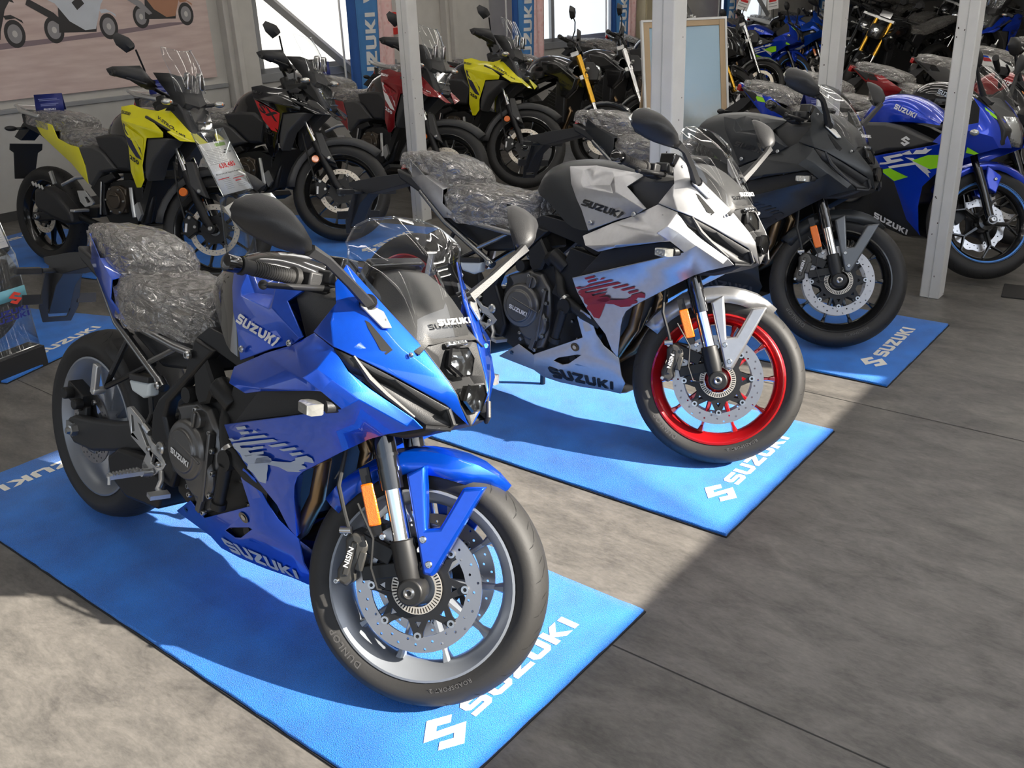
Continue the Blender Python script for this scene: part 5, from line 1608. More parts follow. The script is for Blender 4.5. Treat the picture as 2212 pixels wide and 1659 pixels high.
def build_naked(name, label, x, y, yaw, lean, st, group=None):
    R = bike_root(name, label, x, y, yaw, lean, group)
    WB = 1.41
    S = steer_matrix(WB, .10, 25, radians(st))
    FA, RA = (WB, 0, .30), (0, 0, .31)
    tyre(R, FA, .30, .115, .228, S, 'sport', 56)
    rim(R, FA, .228, .098, wheel_black, 10, S)
    brake_disc(R, (FA[0], -.060, FA[2]), .150, .113, disc_pale, S, frame_black, .05, 6)
    tyre(R, RA, .31, .150, .228, None, 'sport', 56)
    rim(R, RA, .228, .125, wheel_black, 10, None)
    brake_disc(R, (0, -.075, .31), .11, .08, disc_pale, None, frame_black, .05, 5)
    for s in (-1, 1):
        yy = s * .10
        G().tube([(1.11, yy, .97), (1.19, yy, .80), (1.285, yy, .58)], .0265, 14).tube([(1.187, yy, .81), (1.20, yy, .78)], .031, 14).build('fork_tube', nk_fork, R, M=S, ang=40)
        G().tube([(1.285, yy, .58), (1.385, yy, .365)], .0205, 14).build('fork_slider', chrome, R, M=S, ang=40)
        G().tube([(1.37, yy, .40), (1.40, yy, .32)], .027, 12).tube([(1.41, yy - .02, .30), (1.41, yy + .02, .30)], .025, 12).build('fork_foot', engine_black, R, M=S, ang=40)
        cal = G().prism([(1.235, .38), (1.28, .40), (1.31, .35), (1.29, .27), (1.25, .26)], s * .04, s * .10, bev=.005).build('brake_caliper', engine_black, R, M=S)
        g = G().tube([(1.06, s * .06, 1.01), (1.05, s * .20, 1.045), (.98, s * .36, 1.04)], .011, 10).box((1.045, s * .235, 1.04), (.05, .06, .05))
        g.build('handlebar', frame_black, R, M=S)
        G().tube([(1.02, s * .27, 1.043), (.975, s * .375, 1.039)], .0165, 12).tube([(.975, s * .375, 1.039), (.965, s * .40, 1.038)], .019, 12).build('handle_grip', rubber, R, M=S, ang=40)
        G().tube([(1.09, s * .22, 1.035), (1.06, s * .33, 1.03), (1.02, s * .39, 1.03)], .006, 8).build('lever', frame_black, R, M=S)
        ms = G().tube([(1.055, s * .25, 1.05), (1.075, s * .27, 1.13), (1.07, s * .28, 1.20), (1.05, s * .30, 1.235)], .0055, 8).build('mirror_stalk', frame_black, R, M=S)
        MP = [(1.05, .285, 1.215), (1.045, .36, 1.21), (1.035, .40, 1.25), (1.035, .385, 1.30), (1.04, .32, 1.32), (1.05, .285, 1.28)]
        fr = [Vector((a, s * b, c)) for a, b, c in MP]
        cen = sum(fr, Vector()) / 6
        vs = [p + Vector((-.014, 0, 0)) for p in fr] + [p.lerp(cen, .35) + Vector((.022, 0, 0)) for p in fr]
        G().add(vs, [(i, (i + 1) % 6, 6 + (i + 1) % 6, 6 + i) for i in range(6)] + [tuple(range(6, 12)), tuple(range(6))[::-1]]).build('mirror', plastic, ms, ang=50)
    rows = []
    for k in range(11):
        a = radians(45 + 115 * k / 10)
        w = .4 + .6 * min(1, k / 4)
        rows.append([(1.41 + (.322 + dr) * cos(a), yv * w, .30 + (.322 + dr) * sin(a)) for yv, dr in ((-.078, -.05), (-.072, -.01), (0, .014), (.072, -.01), (.078, -.05))])
    G().loft(rows).build('fender', nk_paint, R, thick=.004, M=S, ang=40)
    G().box((1.08, 0, .975), (.07, .26, .04), (0, -.4, 0)).box((1.18, 0, .79), (.07, .25, .04), (0, -.4, 0)).build('fork_yoke', alu, R, M=S, bevel=.004)
    hl = G().prism([(1.17, .93), (1.25, .93), (1.31, .86), (1.30, .78), (1.20, .77)], -.085, .085, bev=.02).build('headlight_shell', plastic, R, M=S, bevel=.008)
    G().sphere((1.27, 0, .85), (.055, .07, .075), 18, 10).build('headlight', reflector_mat, hl, ang=None)
    G().box((1.10, 0, 1.045), (.03, .16, .09), (0, -.6, 0)).build('instrument_display', gloss_black, R, M=S, bevel=.006)
    for s in (-1, 1):
        G().tube([(1.20, s * .10, .84), (1.21, s * .17, .84)], .008, 8).sphere((1.215, s * .19, .84), (.018, .035, .017), 10, 8).build('turn_signal', MATS['signal_lens'], R, M=S, ang=None)
    stn = []
    for x_, zt, w, zb in ((.62, .86, .09, .80), (.67, .93, .13, .78), (.75, .985, .16, .77), (.85, 1.0, .18, .80), (.96, .985, .185, .83), (1.06, .95, .16, .85), (1.12, .91, .12, .84)):
        stn.append([(x_, 0, zt), (x_, w * .55, zt - .010), (x_, w * .92, zt - .05), (x_ + .01, w, (zt + zb) / 2), (x_ + .02, w * .95, zb)])
    G().loft([[(a, -b, c) for a, b, c in r[:0:-1]] + r for r in stn]).build('fuel_tank', nk_paint, R, sub=1, ang=None)
    for s in (-1, 1):
        G().prism([(.84, .93), (1.02, .92), (1.22, .79), (1.20, .70), (1.12, .62), (1.06, .64), (1.02, .78), (.88, .82)], s * .15, s * .215, bev=.02).build('tank_shroud', nk_paint, R, bevel=.004)
        G().prism([(1.00, .77), (1.10, .70), (1.10, .42), (1.03, .40), (1.0, .55)], s * .14, s * .185, bev=.012).build('radiator_side', nk_accent, R, bevel=.004)
        G().prism([(.42, .80), (.62, .80), (.66, .70), (.52, .62)], s * .10, s * .15, bev=.01).build('side_cover', nk_accent, R, bevel=.004)
        G().prism([(-.22, .93), (.12, .885), (.32, .80), (.26, .76), (.02, .83), (-.20, .90)], s * .05, s * .125, bev=.015).build('tail_cowl', nk_paint, R, bevel=.004)
        G().tube([(.52, s * .11, .62), (.70, s * .14, .72), (1.0, s * .10, .84)], .018, 10).tube([(.52, s * .12, .62), (.56, s * .12, .36)], .018, 10).tube([(1.0, s * .08, .84), (1.02, s * .10, .50), (.95, s * .10, .30)], .016, 10).build('frame_tube', frame_black, R)
        G().prism([(-.05, .34), (-.06, .28), (.0, .275), (.40, .33), (.56, .36), (.58, .43), (.40, .42), (.10, .355)], s * .085, s * .118, bev=.006).build('swingarm', frame_black, R, bevel=.004)
        G().prism([(.42, .50), (.48, .52), (.58, .40), (.56, .33), (.48, .33)], s * .13, s * .15).box((.48, s * .21, .335), (.03, .11, .016)).build('foot_peg', alu, R, bevel=.003)
    wrapped_seat(R, [(-.18, .06, .955, .91), (-.08, .10, .955, .90), (.10, .12, .925, .87), (.22, .12, .885, .84), (.34, .14, .855, .81), (.48, .145, .842, .79), (.60, .12, .855, .79), (.65, .08, .87, .81)], 'seat')
    G().prism([(-.18, .90), (.05, .84), (.35, .77), (.65, .78), (.64, .70), (.40, .68), (.10, .76)], -.08, .08).build('under_tail', plastic, R, bevel=.01)
    G().box((-.215, 0, .90), (.03, .09, .04), (0, .3, 0)).build('tail_lamp', red_lens, R, bevel=.006)
    g = G().prism([(-.12, .87), (-.20, .78), (-.34, .68), (-.38, .70), (-.22, .85)], -.03, .03).box((-.36, 0, .64), (.012, .14, .16), (0, .3, 0))
    for s in (-1, 1):
        g.tube([(-.25, 0, .75), (-.26, s * .11, .75)], .008, 8).sphere((-.26, s * .14, .75), (.02, .035, .017), 10, 8)
    g.build('plate_bracket', plastic, R)
    eb = G().prism([(.55, .46), (.66, .58), (.86, .60), (1.0, .74), (1.06, .70), (1.02, .48), (.94, .32), (.66, .27)], -.15, .15)
    for k in range(6):
        eb.box((.98, 0, .52 + .028 * k), (.15, .31, .008), (0, .4, 0))
    eb.build('engine_block', engine_black, R, bevel=.008)
    G().tube([(.70, -.14, .42), (.70, -.18, .42)], .095, 28).tube([(.70, -.17, .42), (.70, -.19, .42)], .055, 24).build('clutch_cover', engine_metal, R, bevel=.006)
    G().tube([(1.02, -.05, .62), (1.10, -.06, .52), (1.02, -.07, .30), (.80, -.09, .24), (.50, -.13, .26)], .021, 12).build('exhaust_pipe', bronze, R)
    G().tube([(.48, -.16, .27), (.10, -.19, .40)], [.045, .058], 16).build('muffler', frame_black, R, bevel=.004)
    G().prism([(1.02, .42), (1.09, .74), (1.12, .73), (1.06, .41)], -.14, .14).build('radiator', engine_black, R)
    G().tube([(.60, .09, .28), (.55, .19, .12), (.53, .235, .015)], .011, 8).build('side_stand', frame_black, R)
    return R
# ------------------------------------------------------------------ the room
def floor_mat():
    m = bpy.data.materials.new('vinyl_floor')
    m.use_nodes = True
    t = m.node_tree
    b = t.nodes['Principled BSDF']
    tc = t.nodes.new('ShaderNodeTexCoord')
    mp = t.nodes.new('ShaderNodeMapping')
    mp.inputs['Rotation'].default_value = (0, 0, radians(39.3))
    t.links.new(tc.outputs['Object'], mp.inputs[0])

    def noise(sc, vec_scale, det=6, dist=0.0):
        q = t.nodes.new('ShaderNodeMapping')
        q.inputs['Scale'].default_value = vec_scale
        t.links.new(mp.outputs[0], q.inputs[0])
        n = t.nodes.new('ShaderNodeTexNoise')
        n.inputs['Scale'].default_value = sc
        n.inputs['Detail'].default_value = det
        n.inputs['Roughness'].default_value = .65
        n.inputs['Distortion'].default_value = dist
        t.links.new(q.outputs[0], n.inputs['Vector'])
        return n.outputs['Fac']
    a = noise(5.0, (1.0, 2.0, 1), 9, .6)
    c = noise(40, (1, 2.4, 1), 4, .4)
    mx = t.nodes.new('ShaderNodeMath')
    mx.operation = 'MULTIPLY_ADD'
    mx.inputs[1].default_value = .45
    t.links.new(c, mx.inputs[0])
    t.links.new(a, mx.inputs[2])
    cr = t.nodes.new('ShaderNodeValToRGB')
    cr.color_ramp.elements[0].position, cr.color_ramp.elements[0].color = .45, (.070, .066, .062, 1)
    cr.color_ramp.elements[1].position, cr.color_ramp.elements[1].color = 1.0, (.215, .200, .180, 1)
    t.links.new(mx.outputs[0], cr.inputs[0])
    # faint tone steps from tile to tile
    br = t.nodes.new('ShaderNodeTexBrick')
    br.inputs['Scale'].default_value = 1.0
    br.inputs['Brick Width'].default_value = .92
    br.inputs['Row Height'].default_value = .463
    br.inputs['Mortar Size'].default_value = 0.0
    br.inputs['Color1'].default_value = (.92, .92, .92, 1)
    br.inputs['Color2'].default_value = (1.06, 1.06, 1.06, 1)
    t.links.new(mp.outputs[0], br.inputs['Vector'])
    ml = t.nodes.new('ShaderNodeMix')
    ml.data_type = 'RGBA'
    ml.blend_type = 'MULTIPLY'
    ml.inputs['Factor'].default_value = 1
    t.links.new(cr.outputs[0], ml.inputs['A'])
    t.links.new(br.outputs[0], ml.inputs['B'])
    t.links.new(ml.outputs['Result'], b.inputs['Base Color'])
    b.inputs['Roughness'].default_value = .42
    b.inputs['Specular IOR Level'].default_value = .35
    bp = t.nodes.new('ShaderNodeBump')
    bp.inputs['Strength'].default_value = .12
    bp.inputs['Distance'].default_value = .002
    t.links.new(c, bp.inputs['Height'])
    t.links.new(bp.outputs[0], b.inputs['Normal'])
    return m


FLOOR = floor_mat()
wall_paint = mat('wall_paint', (.60, .58, .54), .6)
wall_low = mat('wall_panel_grey', (.50, .49, .46), .6)
pillar_paint = mat('pillar_paint', (.72, .71, .68), .45, bump=(35, .12, 'noise'))
frame_alu = mat('window_frame_grey', (.34, .35, .36), .4, .3)
ceiling_paint = mat('ceiling_paint', (.70, .69, .66), .7)
U48 = Vector((cos(radians(48)), sin(radians(48)), 0))
N48 = Vector((-U48.y, U48.x, 0))          # points out of the room
P0 = Vector((-3.93, 7.645, 0))


def wp(s, z, d=0.0):
    """point on the back wall: s along it, z up, d metres into the room"""
    p = P0 + U48 * s - N48 * d
    return (p.x, p.y, z)


def wbox(g, s0, s1, z0, z1, d0, d1, mi=0):
    vs = [wp(s, z, d) for d in (d0, d1) for s, z in ((s0, z0), (s1, z0), (s1, z1), (s0, z1))]
    return g.add(vs, [(0, 1, 2, 3), (7, 6, 5, 4), (0, 4, 5, 1), (1, 5, 6, 2), (2, 6, 7, 3), (3, 7, 4, 0)], mi)


FZ = -.0145          # the vinyl; the mats lie on it with their tops at 0
fl = G().add([(-14, -4, FZ), (16, -4, FZ), (16, 34, FZ), (-14, 34, FZ)], [(0, 1, 2, 3)]).build('floor', FLOOR)
tag(fl, kind='structure')
# long welded seams of the vinyl sheets
ex, ey = Vector((cos(radians(-39.3)), sin(radians(-39.3)), 0)), Vector((cos(radians(50.7)), sin(radians(50.7)), 0))
seam_mat = mat('floor_seam', (.035, .034, .033), .7)
for k in range(-1, 6):
    o = ey * (1.734 + 1.853 * k)
    g = G()
    pts = [o + ex * -9 - ey * .0018, o + ex * 9 - ey * .0018, o + ex * 9 + ey * .0018, o + ex * -9 + ey * .0018]
    g.add([(p.x, p.y, FZ + .0012) for p in pts], [(0, 1, 2, 3)])
    tag(g.build('trim_%d' % (k + 2), seam_mat), kind='structure')

# ---- carpets
def carpet_mat():
    m = bpy.data.materials.new('blue_carpet')
    m.use_nodes = True
    t = m.node_tree
    b = t.nodes['Principled BSDF']
    tc = t.nodes.new('ShaderNodeTexCoord')
    n = t.nodes.new('ShaderNodeTexNoise')
    n.inputs['Scale'].default_value = 380
    n.inputs['Detail'].default_value = 3
    n2 = t.nodes.new('ShaderNodeTexNoise')
    n2.inputs['Scale'].default_value = 7
    n2.inputs['Detail'].default_value = 5
    for q in (n, n2):
        t.links.new(tc.outputs['Object'], q.inputs['Vector'])
    ad = t.nodes.new('ShaderNodeMath')
    ad.operation = 'MULTIPLY_ADD'
    ad.inputs[1].default_value = .6
    t.links.new(n2.outputs['Fac'], ad.inputs[0])
    t.links.new(n.outputs['Fac'], ad.inputs[2])
    cr = t.nodes.new('ShaderNodeValToRGB')
    cr.color_ramp.elements[0].position, cr.color_ramp.elements[0].color = .50, (.002, .085, .40, 1)
    cr.color_ramp.elements[1].position, cr.color_ramp.elements[1].color = 1.05, (.004, .25, .92, 1)
    t.links.new(ad.outputs[0], cr.inputs[0])
    t.links.new(cr.outputs[0], b.inputs['Base Color'])
    b.inputs['Roughness'].default_value = .9
    b.inputs['Sheen Weight'].default_value = .25
    bp = t.nodes.new('ShaderNodeBump')
    bp.inputs['Strength'].default_value = .9
    bp.inputs['Distance'].default_value = .006
    t.links.new(n.outputs['Fac'], bp.inputs['Height'])
    t.links.new(bp.outputs[0], b.inputs['Normal'])
    return m


CARPET = carpet_mat()
carpet_edge = mat('carpet_rubber_edge', (.012, .013, .016), .7)
carpet_white = mat('carpet_white_pile', (.80, .78, .72), .9, bump=(380, .8, 'noise'))
CW, CL = .90, 2.38


def carpet(x, y, ang, label, length=CL, back=True):
    """x, y: far front corner; the mat runs back from the front edge"""
    o = thing('display_mat', label, 'mat', (x, y, FZ), (0, 0, radians(ang)), 'blue display mats under the motorcycles')
    rnd = random.Random(int(x * 100))
    # local frame: +x forward along the mat, mat spans x -length..0, y -CW..0
    n = 60
    vs, fs = [], []
    per = [(-length + length * k / n, -CW) for k in range(n)] + [(0, -CW + CW * k / 24) for k in range(24)] + [(0 - length * k / n, 0) for k in range(n)] + [(-length, -CW * k / 24) for k in range(24)]
    per = [(a + rnd.uniform(-.0015, .0015), b + rnd.uniform(-.0015, .0015)) for a, b in per]
    G().prism(per, .0045, .013, axis='z', bev=.003).build('carpet_pile', CARPET, o, ang=50)
    base = [(-length + .004, -CW + .002), (-.002, -CW + .002), (-.002, -.002), (-length + .004, -.002)]
    base = [(-length - .004, -CW - .004), (.004, -CW - .004), (.004, .004), (-length - .004, .004)]
    G().prism(base, 0.0, .0045, axis='z').build('rubber_backing', carpet_edge, o)
    pw, w = wordmark(.12)
    z = .0142
    # emblem and word read from the front of the mat
    def put(polys, width, q, nm):
        plane_text(nm, polys, carpet_white, [(a, b, z) for a, b in q], o, width)
    put(pw, w, ((-.105, -.597), (-.105, -.163), (-.165, -.163), (-.165, -.597)), 'mat_lettering')
    put([EMBLEM], 1.0, ((-.070, -.735), (-.070, -.622), (-.190, -.622), (-.190, -.735)), 'mat_emblem')
    if back:
        put(pw, w, ((-length + .105, -.303), (-length + .105, -.737), (-length + .165, -.737), (-length + .165, -.303)), 'mat_lettering')
        put([EMBLEM], 1.0, ((-length + .070, -.165), (-length + .070, -.278), (-length + .190, -.278), (-length + .190, -.165)), 'mat_emblem')
    return o

# ---- back wall with its windows (built in pieces round the openings)
WT = 3.0
g = G()
wins = [(2.49, 4.16, .875, 2.25), (6.27, 8.20, .86, 2.25), (11.05, 12.45, .80, 2.25)]
edges = -4.0
for a, b, z0, z1 in wins:
    wbox(g, edges, a, FZ, WT, -.12, 0)
    wbox(g, a, b, FZ, z0, -.12, 0)
    wbox(g, a, b, z1, WT, -.12, 0)
    edges = b
wbox(g, edges, 29, FZ, WT, -.12, 0)
tag(g.build('wall_back', wall_paint), kind='structure')
g = G()
for a, b in ((-4, 2.1), (2.46, 4.9), (5.66, 12.4), (13.7, 29)):
    wbox(g, a, b, FZ, .80, 0, .025)
tag(g.build('trim_10', wall_low, bevel=.004), kind='structure')
g = G()
for a, b in ((-4, 2.1), (2.46, 4.9), (5.66, 12.4), (13.7, 29)):
    wbox(g, a, b, .80, .835, 0, .045)
tag(g.build('trim_11', frame_alu, bevel=.004), kind='structure')
tag(wbox(G(), -4, 29, FZ, .06, .025, .035).build('baseboard_back', plastic_grey), kind='structure')

# frosted panes lit by daylight
def pane_mat(name, col, strength):
    m = bpy.data.materials.new(name)
    m.use_nodes = True
    t = m.node_tree
    b = t.nodes['Principled BSDF']
    tc = t.nodes.new('ShaderNodeTexCoord')
    n = t.nodes.new('ShaderNodeTexNoise')
    n.inputs['Scale'].default_value = 3.0
    t.links.new(tc.outputs['Object'], n.inputs['Vector'])
    cr = t.nodes.new('ShaderNodeValToRGB')
    cr.color_ramp.elements[0].color = (*[c * .82 for c in col], 1)
    cr.color_ramp.elements[1].color = (*col, 1)
    t.links.new(n.outputs['Fac'], cr.inputs[0])
    t.links.new(cr.outputs[0], b.inputs['Emission Color'])
    b.inputs['Emission Strength'].default_value = strength
    b.inputs['Base Color'].default_value = (*col, 1)
    b.inputs['Roughness'].default_value = .35
    return m


PANE = pane_mat('frosted_pane_warm', (.95, .92, .86), 1.0)
PANE2 = pane_mat('frosted_pane_cool', (.80, .86, .92), .85)
for k, (a, b, z0, z1) in enumerate(wins):
    nm = 'window_%d' % (k + 1)
    g = G()
    mid = {0: 3.82, 1: 6.91, 2: 11.55}[k]
    fr = .045
    for p, q, r_, s_ in ((a, b, z0, z0 + fr), (a, b, z1 - fr, z1), (a, a + fr, z0, z1), (b - fr, b, z0, z1), (mid - fr * .7, mid + fr * .7, z0, z1)):
        wbox(g, p, q, r_, s_, -.05, .012)
    wbox(g, a - .03, b + .03, z0 - .075, z0, -.02, .05)
    w_ = tag(g.build(nm, frame_alu, bevel=.004), kind='structure')
    g = G()
    for p, q in ((a + fr, mid - fr * .7), (mid + fr * .7, b - fr)):
        wbox(g, p, q, z0 + fr, z1 - fr, -.04, -.03)
    g.build('window_pane', PANE if k == 0 else PANE2, w_)

# steel posts built into the wall and the diagonal braces
for s0, s1, nm in ((2.12, 2.43, 'trim_12'), (4.93, 5.64, 'trim_13'), (12.42, 13.68, 'trim_14'), (8.25, 8.62, 'trim_15')):
    g = G()
    wbox(g, s0, s1, FZ, WT, 0, .10)
    wbox(g, s0 + .05, s0 + .11, FZ, WT, .10, .16)
    tag(g.build(nm, wall_paint, bevel=.006), kind='structure')
def brace(name, s0, z0, s1, z1, label):
    g = G().tube([wp(s0, z0, .10), wp(s1, z1, .10)], .045, 4)
    tag(g.build(name, mat('brace_paint', (.42, .42, .41), .5), ang=20), label, 'brace')
brace('steel_brace', 2.30, 1.78, 3.95, .50, 'grey diagonal steel brace crossing the bright window beside the poster')
brace('steel_brace', 11.75, 1.45, 13.1, .45, 'grey diagonal steel brace crossing the farthest window')

# ---- free-standing posts
def pillar(x, y, w, label, d=None, rot=50.7, h=WT):
    d = d or w
    o = thing('steel_pillar', label, 'pillar', (x, y, FZ), (0, 0, radians(rot)))
    g = G().prism([(-w / 2, -d / 2), (w / 2, -d / 2), (w / 2, d / 2), (-w / 2, d / 2)], 0, h, axis='z')
    g.build('pillar_post', pillar_paint, o, bevel=.006)
    G().box((-w / 2 - .0015, 0, h / 2), (.003, .004, h)).build('weld_line', mat('weld_grey', (.5, .5, .48), .5), o)
    g = G()
    rnd = random.Random(int(x * 77) + 5)
    for k in range(9):
        a, b = rnd.uniform(-d * .4, d * .4), rnd.uniform(.01, 1.4)
        g.add([(-w / 2 - .001, a + q * rnd.uniform(.001, .004), b + r * rnd.uniform(.001, .006)) for q, r in ((-1, -1), (1, -1), (1, 1), (-1, 1))], [(0, 1, 2, 3)])
    for k in range(9):
        a, b = rnd.uniform(-w * .4, w * .4), rnd.uniform(.01, 1.4)
        g.add([(a + q * rnd.uniform(.001, .004), -d / 2 - .001, b + r * rnd.uniform(.001, .006)) for q, r in ((-1, -1), (1, -1), (1, 1), (-1, 1))], [(0, 1, 2, 3)])
    tag(g.build('paint_chips', mat('chip_rust', (.06, .045, .035), .8), o, merge=False), kind='stuff')
    return o


# ---- poster on the wall: three motorcycles photographed on pale ground
def poster():
    po = thing('wall_poster', 'large pink-toned poster of three parked motorcycles on the left wall', 'poster', wp(0, 0, 0), (0, 0, radians(48)))
    # local frame: x along the wall, z up, -y into the room
    m = bpy.data.materials.new('poster_ground')
    m.use_nodes = True
    t = m.node_tree
    b = t.nodes['Principled BSDF']
    tc = t.nodes.new('ShaderNodeTexCoord')
    mp = t.nodes.new('ShaderNodeMapping')
    mp.inputs['Scale'].default_value = (1, 1, 7)
    n = t.nodes.new('ShaderNodeTexNoise')
    n.inputs['Scale'].default_value = 3
    n.inputs['Detail'].default_value = 6
    cr = t.nodes.new('ShaderNodeValToRGB')
    cr.color_ramp.elements[0].position, cr.color_ramp.elements[0].color = .3, (.60, .45, .415, 1)
    cr.color_ramp.elements[1].position, cr.color_ramp.elements[1].color = .75, (.76, .62, .57, 1)
    t.links.new(tc.outputs['Object'], mp.inputs[0])
    t.links.new(mp.outputs[0], n.inputs['Vector'])
    t.links.new(n.outputs['Fac'], cr.inputs[0])
    t.links.new(cr.outputs[0], b.inputs['Base Color'])
    b.inputs['Roughness'].default_value = .35
    G().box((.72, -.030, 1.42), (2.56, .006, 1.04)).build('poster_sheet', m, po)
    y = -.0345
    pr = lambda nm, col: mat('print_' + nm, col, .4)
    dark, white, orange, shadow, greyp = pr('dark', (.035, .033, .035)), pr('white', (.62, .66, .72)), pr('orange', (.45, .22, .13)), pr('shadow', (.27, .20, .22)), pr('grey', (.30, .29, .30))

    def flat(nm, polys, m_, dy=0.0):
        vs, fs = tri2d(polys)
        G().add([(a, y - dy, b_) for a, b_ in vs], fs).build(nm, m_, po, ang=None, merge=False)
    flat('print_shadow', [[(-.2, 1.255), (.3, 1.275), (.75, 1.30), (1.1, 1.315), (1.86, 1.375), (1.6, 1.385), (.7, 1.33), (-.2, 1.30)]], shadow)
    for k, (cx, cz, sc, col) in enumerate(((.06, 1.375, 1.16, dark), (.83, 1.385, 1.14, white), (1.57, 1.445, 1.06, orange))):
        W_ = .40 * sc
        for nx in (-.5, .5):
            ww = .78
            ring = [(cx + nx * W_ + .088 * sc * ww * cos(t_), cz + .088 * sc * sin(t_)) for t_ in [2 * pi * i / 28 for i in range(28)]]
            inn = [(cx + nx * W_ + .060 * sc * ww * cos(t_), cz + .060 * sc * sin(t_)) for t_ in [2 * pi * i / 28 for i in range(28)]]
            flat('print_wheel', [ring], dark, .0004)
            flat('print_rim', [inn], greyp, .0008)
            flat('print_hub', [[(cx + nx * W_ + .022 * sc * ww * cos(t_), cz + .022 * sc * sin(t_)) for t_ in [2 * pi * i / 12 for i in range(12)]]], pr('pale', (.6, .58, .56)), .0012)
        P_ = lambda l: [(cx + a * sc, cz + b_ * sc) for a, b_ in l]
        flat('print_engine', [P_([(-.17, -.02), (.10, -.03), (.14, .12), (.05, .20), (-.14, .16)])], dark, .0014)
        flat('print_body', [P_([(-.26, .22), (-.16, .17), (-.08, .05), (.02, -.015), (.10, -.01), (.14, .08), (.17, .15), (.21, .20), (.24, .19), (.20, .27), (.10, .33), (.02, .30), (-.10, .28), (-.24, .32)])], col, .0018)
        flat('print_fender', [P_([(.15, .115), (.20, .118), (.265, .08), (.27, .06), (.225, .095), (.16, .09)])], col, .0022)
        flat('print_exhaust', [P_([(-.36, .17), (-.34, .21), (-.18, .11), (-.10, .02), (-.13, .01), (-.22, .08)])], greyp if k != 1 else dark, .0022)
        flat('print_window', [P_([(-.04, .17), (.02, .21), (.05, .16), (-.01, .12)])], dark, .0024)
    return po


# ---- banners, sign, cabinet
pink_mat = None
def blossom_mat():
    m = bpy.data.materials.new('blossom_print')
    m.use_nodes = True
    t = m.node_tree
    b = t.nodes['Principled BSDF']
    tc = t.nodes.new('ShaderNodeTexCoord')
    v = t.nodes.new('ShaderNodeTexVoronoi')
    v.inputs['Scale'].default_value = 16
    v2 = t.nodes.new('ShaderNodeTexNoise')
    v2.inputs['Scale'].default_value = 9
    v2.inputs['Detail'].default_value = 4
    for q in (v, v2):
        t.links.new(tc.outputs['Object'], q.inputs['Vector'])
    cr = t.nodes.new('ShaderNodeValToRGB')
    els = cr.color_ramp.elements
    els[0].position, els[0].color = .0, (.62, .16, .17, 1)
    els[1].position, els[1].color = .75, (.86, .50, .50, 1)
    e_ = els.new(.12)
    e_.color = (.80, .38, .38, 1)
    e_ = els.new(.45)
    e_.color = (.90, .62, .60, 1)
    mx = t.nodes.new('ShaderNodeMix')
    mx.data_type = 'RGBA'
    mx.inputs['B'].default_value = (.86, .70, .66, 1)
    t.links.new(v.outputs['Distance'], cr.inputs[0])
    t.links.new(cr.outputs[0], mx.inputs['A'])
    mt = t.nodes.new('ShaderNodeMath')
    mt.operation = 'MULTIPLY'
    mt.inputs[1].default_value = .55
    t.links.new(v2.outputs['Fac'], mt.inputs[0])
    t.links.new(mt.outputs[0], mx.inputs['Factor'])
    t.links.new(mx.outputs['Result'], b.inputs['Base Color'])
    b.inputs['Roughness'].default_value = .8
    return m


BLOSSOM = blossom_mat()
banner_blue = mat('banner_blue', (.020, .10, .36), .7)
banner_light = mat('banner_light_blue', (.07, .24, .55), .7)
pole_white = mat('banner_pole', (.7, .7, .7), .4)


def banner(s, d, label, zb=.55, split=.52, w=.62, lean_=.10, group=None):
    """tall fabric banner hung on a pole: blue half with the lettering, pink blossom half"""
    o = thing('fabric_banner', label, 'banner', wp(s, FZ, d), (0, 0, radians(48)), group)

    def strip(x0, x1, nm, m_, zt=2.6):
        rows = []
        for k in range(15):
            z = zb + (zt - zb) * k / 14
            row = []
            for i in range(9):
                a = x0 + (x1 - x0) * i / 8
                row.append((a + lean_ * (z - zb) * .35, -.02 - .022 * sin(a * 17 + z * 1.1) - .012 * sin(a * 41 + 2 * z), z))
            rows.append(row)
        return G().loft(rows).build(nm, m_, o, thick=.0015, ang=60)
    b1 = strip(0, .15, 'banner_edge', banner_blue)
    b2 = strip(.15, .40, 'banner_field', banner_light)
    b3 = strip(.40, w, 'banner_blossom', BLOSSOM)
    # lettering runs upward, white
    polys, wv = wordmark(.16)
    pl2, w2 = font_polys('WORLD', .05, 1.05)
    L = .78
    hgt = .115
    base = zb + .02
    col = G()
    for pol, ww, z0, ln in ((polys, wv, base, L), (pl2, w2, base + L + .10, .66)):
        vs, fs = tri2d([[(a / ww * ln, b_ * hgt) for a, b_ in p] for p in pol], .05)
        out = []
        for a, b_ in vs:
            z = z0 + a
            xx = .365 - b_ + lean_ * (z - zb) * .35
            xf_ = .365 - b_
            out.append((xx, -.026 - .022 * sin(xf_ * 17 + z * 1.1) - .012 * sin(xf_ * 41 + 2 * z), z))
        col.add(out, fs)
    tag(col.build('banner_lettering', white_letter, o, ang=None, merge=False))
    G().tube([(.0, .02, 0.02), (.0, .02, 2.7)], .011, 8).build('banner_pole', pole_white, o)
    G().box((0, .02, .02), (.30, .30, .04)).build('banner_base', plastic, o, bevel=.01)
    return o


# ---- printed price sheets in clear stands
card_white = mat('card_paper', (.80, .79, .77), .5)
print_red = mat('print_red_ink', (.65, .03, .03), .5)
print_grey = mat('print_grey_ink', (.25, .25, .25), .5)
print_black = mat('print_black_ink', (.03, .03, .03), .5)
print_green = mat('print_green_ink', (.25, .45, .06), .5)
acrylic = clear_mat('acrylic_sheet', (.94, .95, .95), .035, .01)
acrylic_edge = clear_mat('acrylic_edge', (.80, .84, .86), .22, .05)


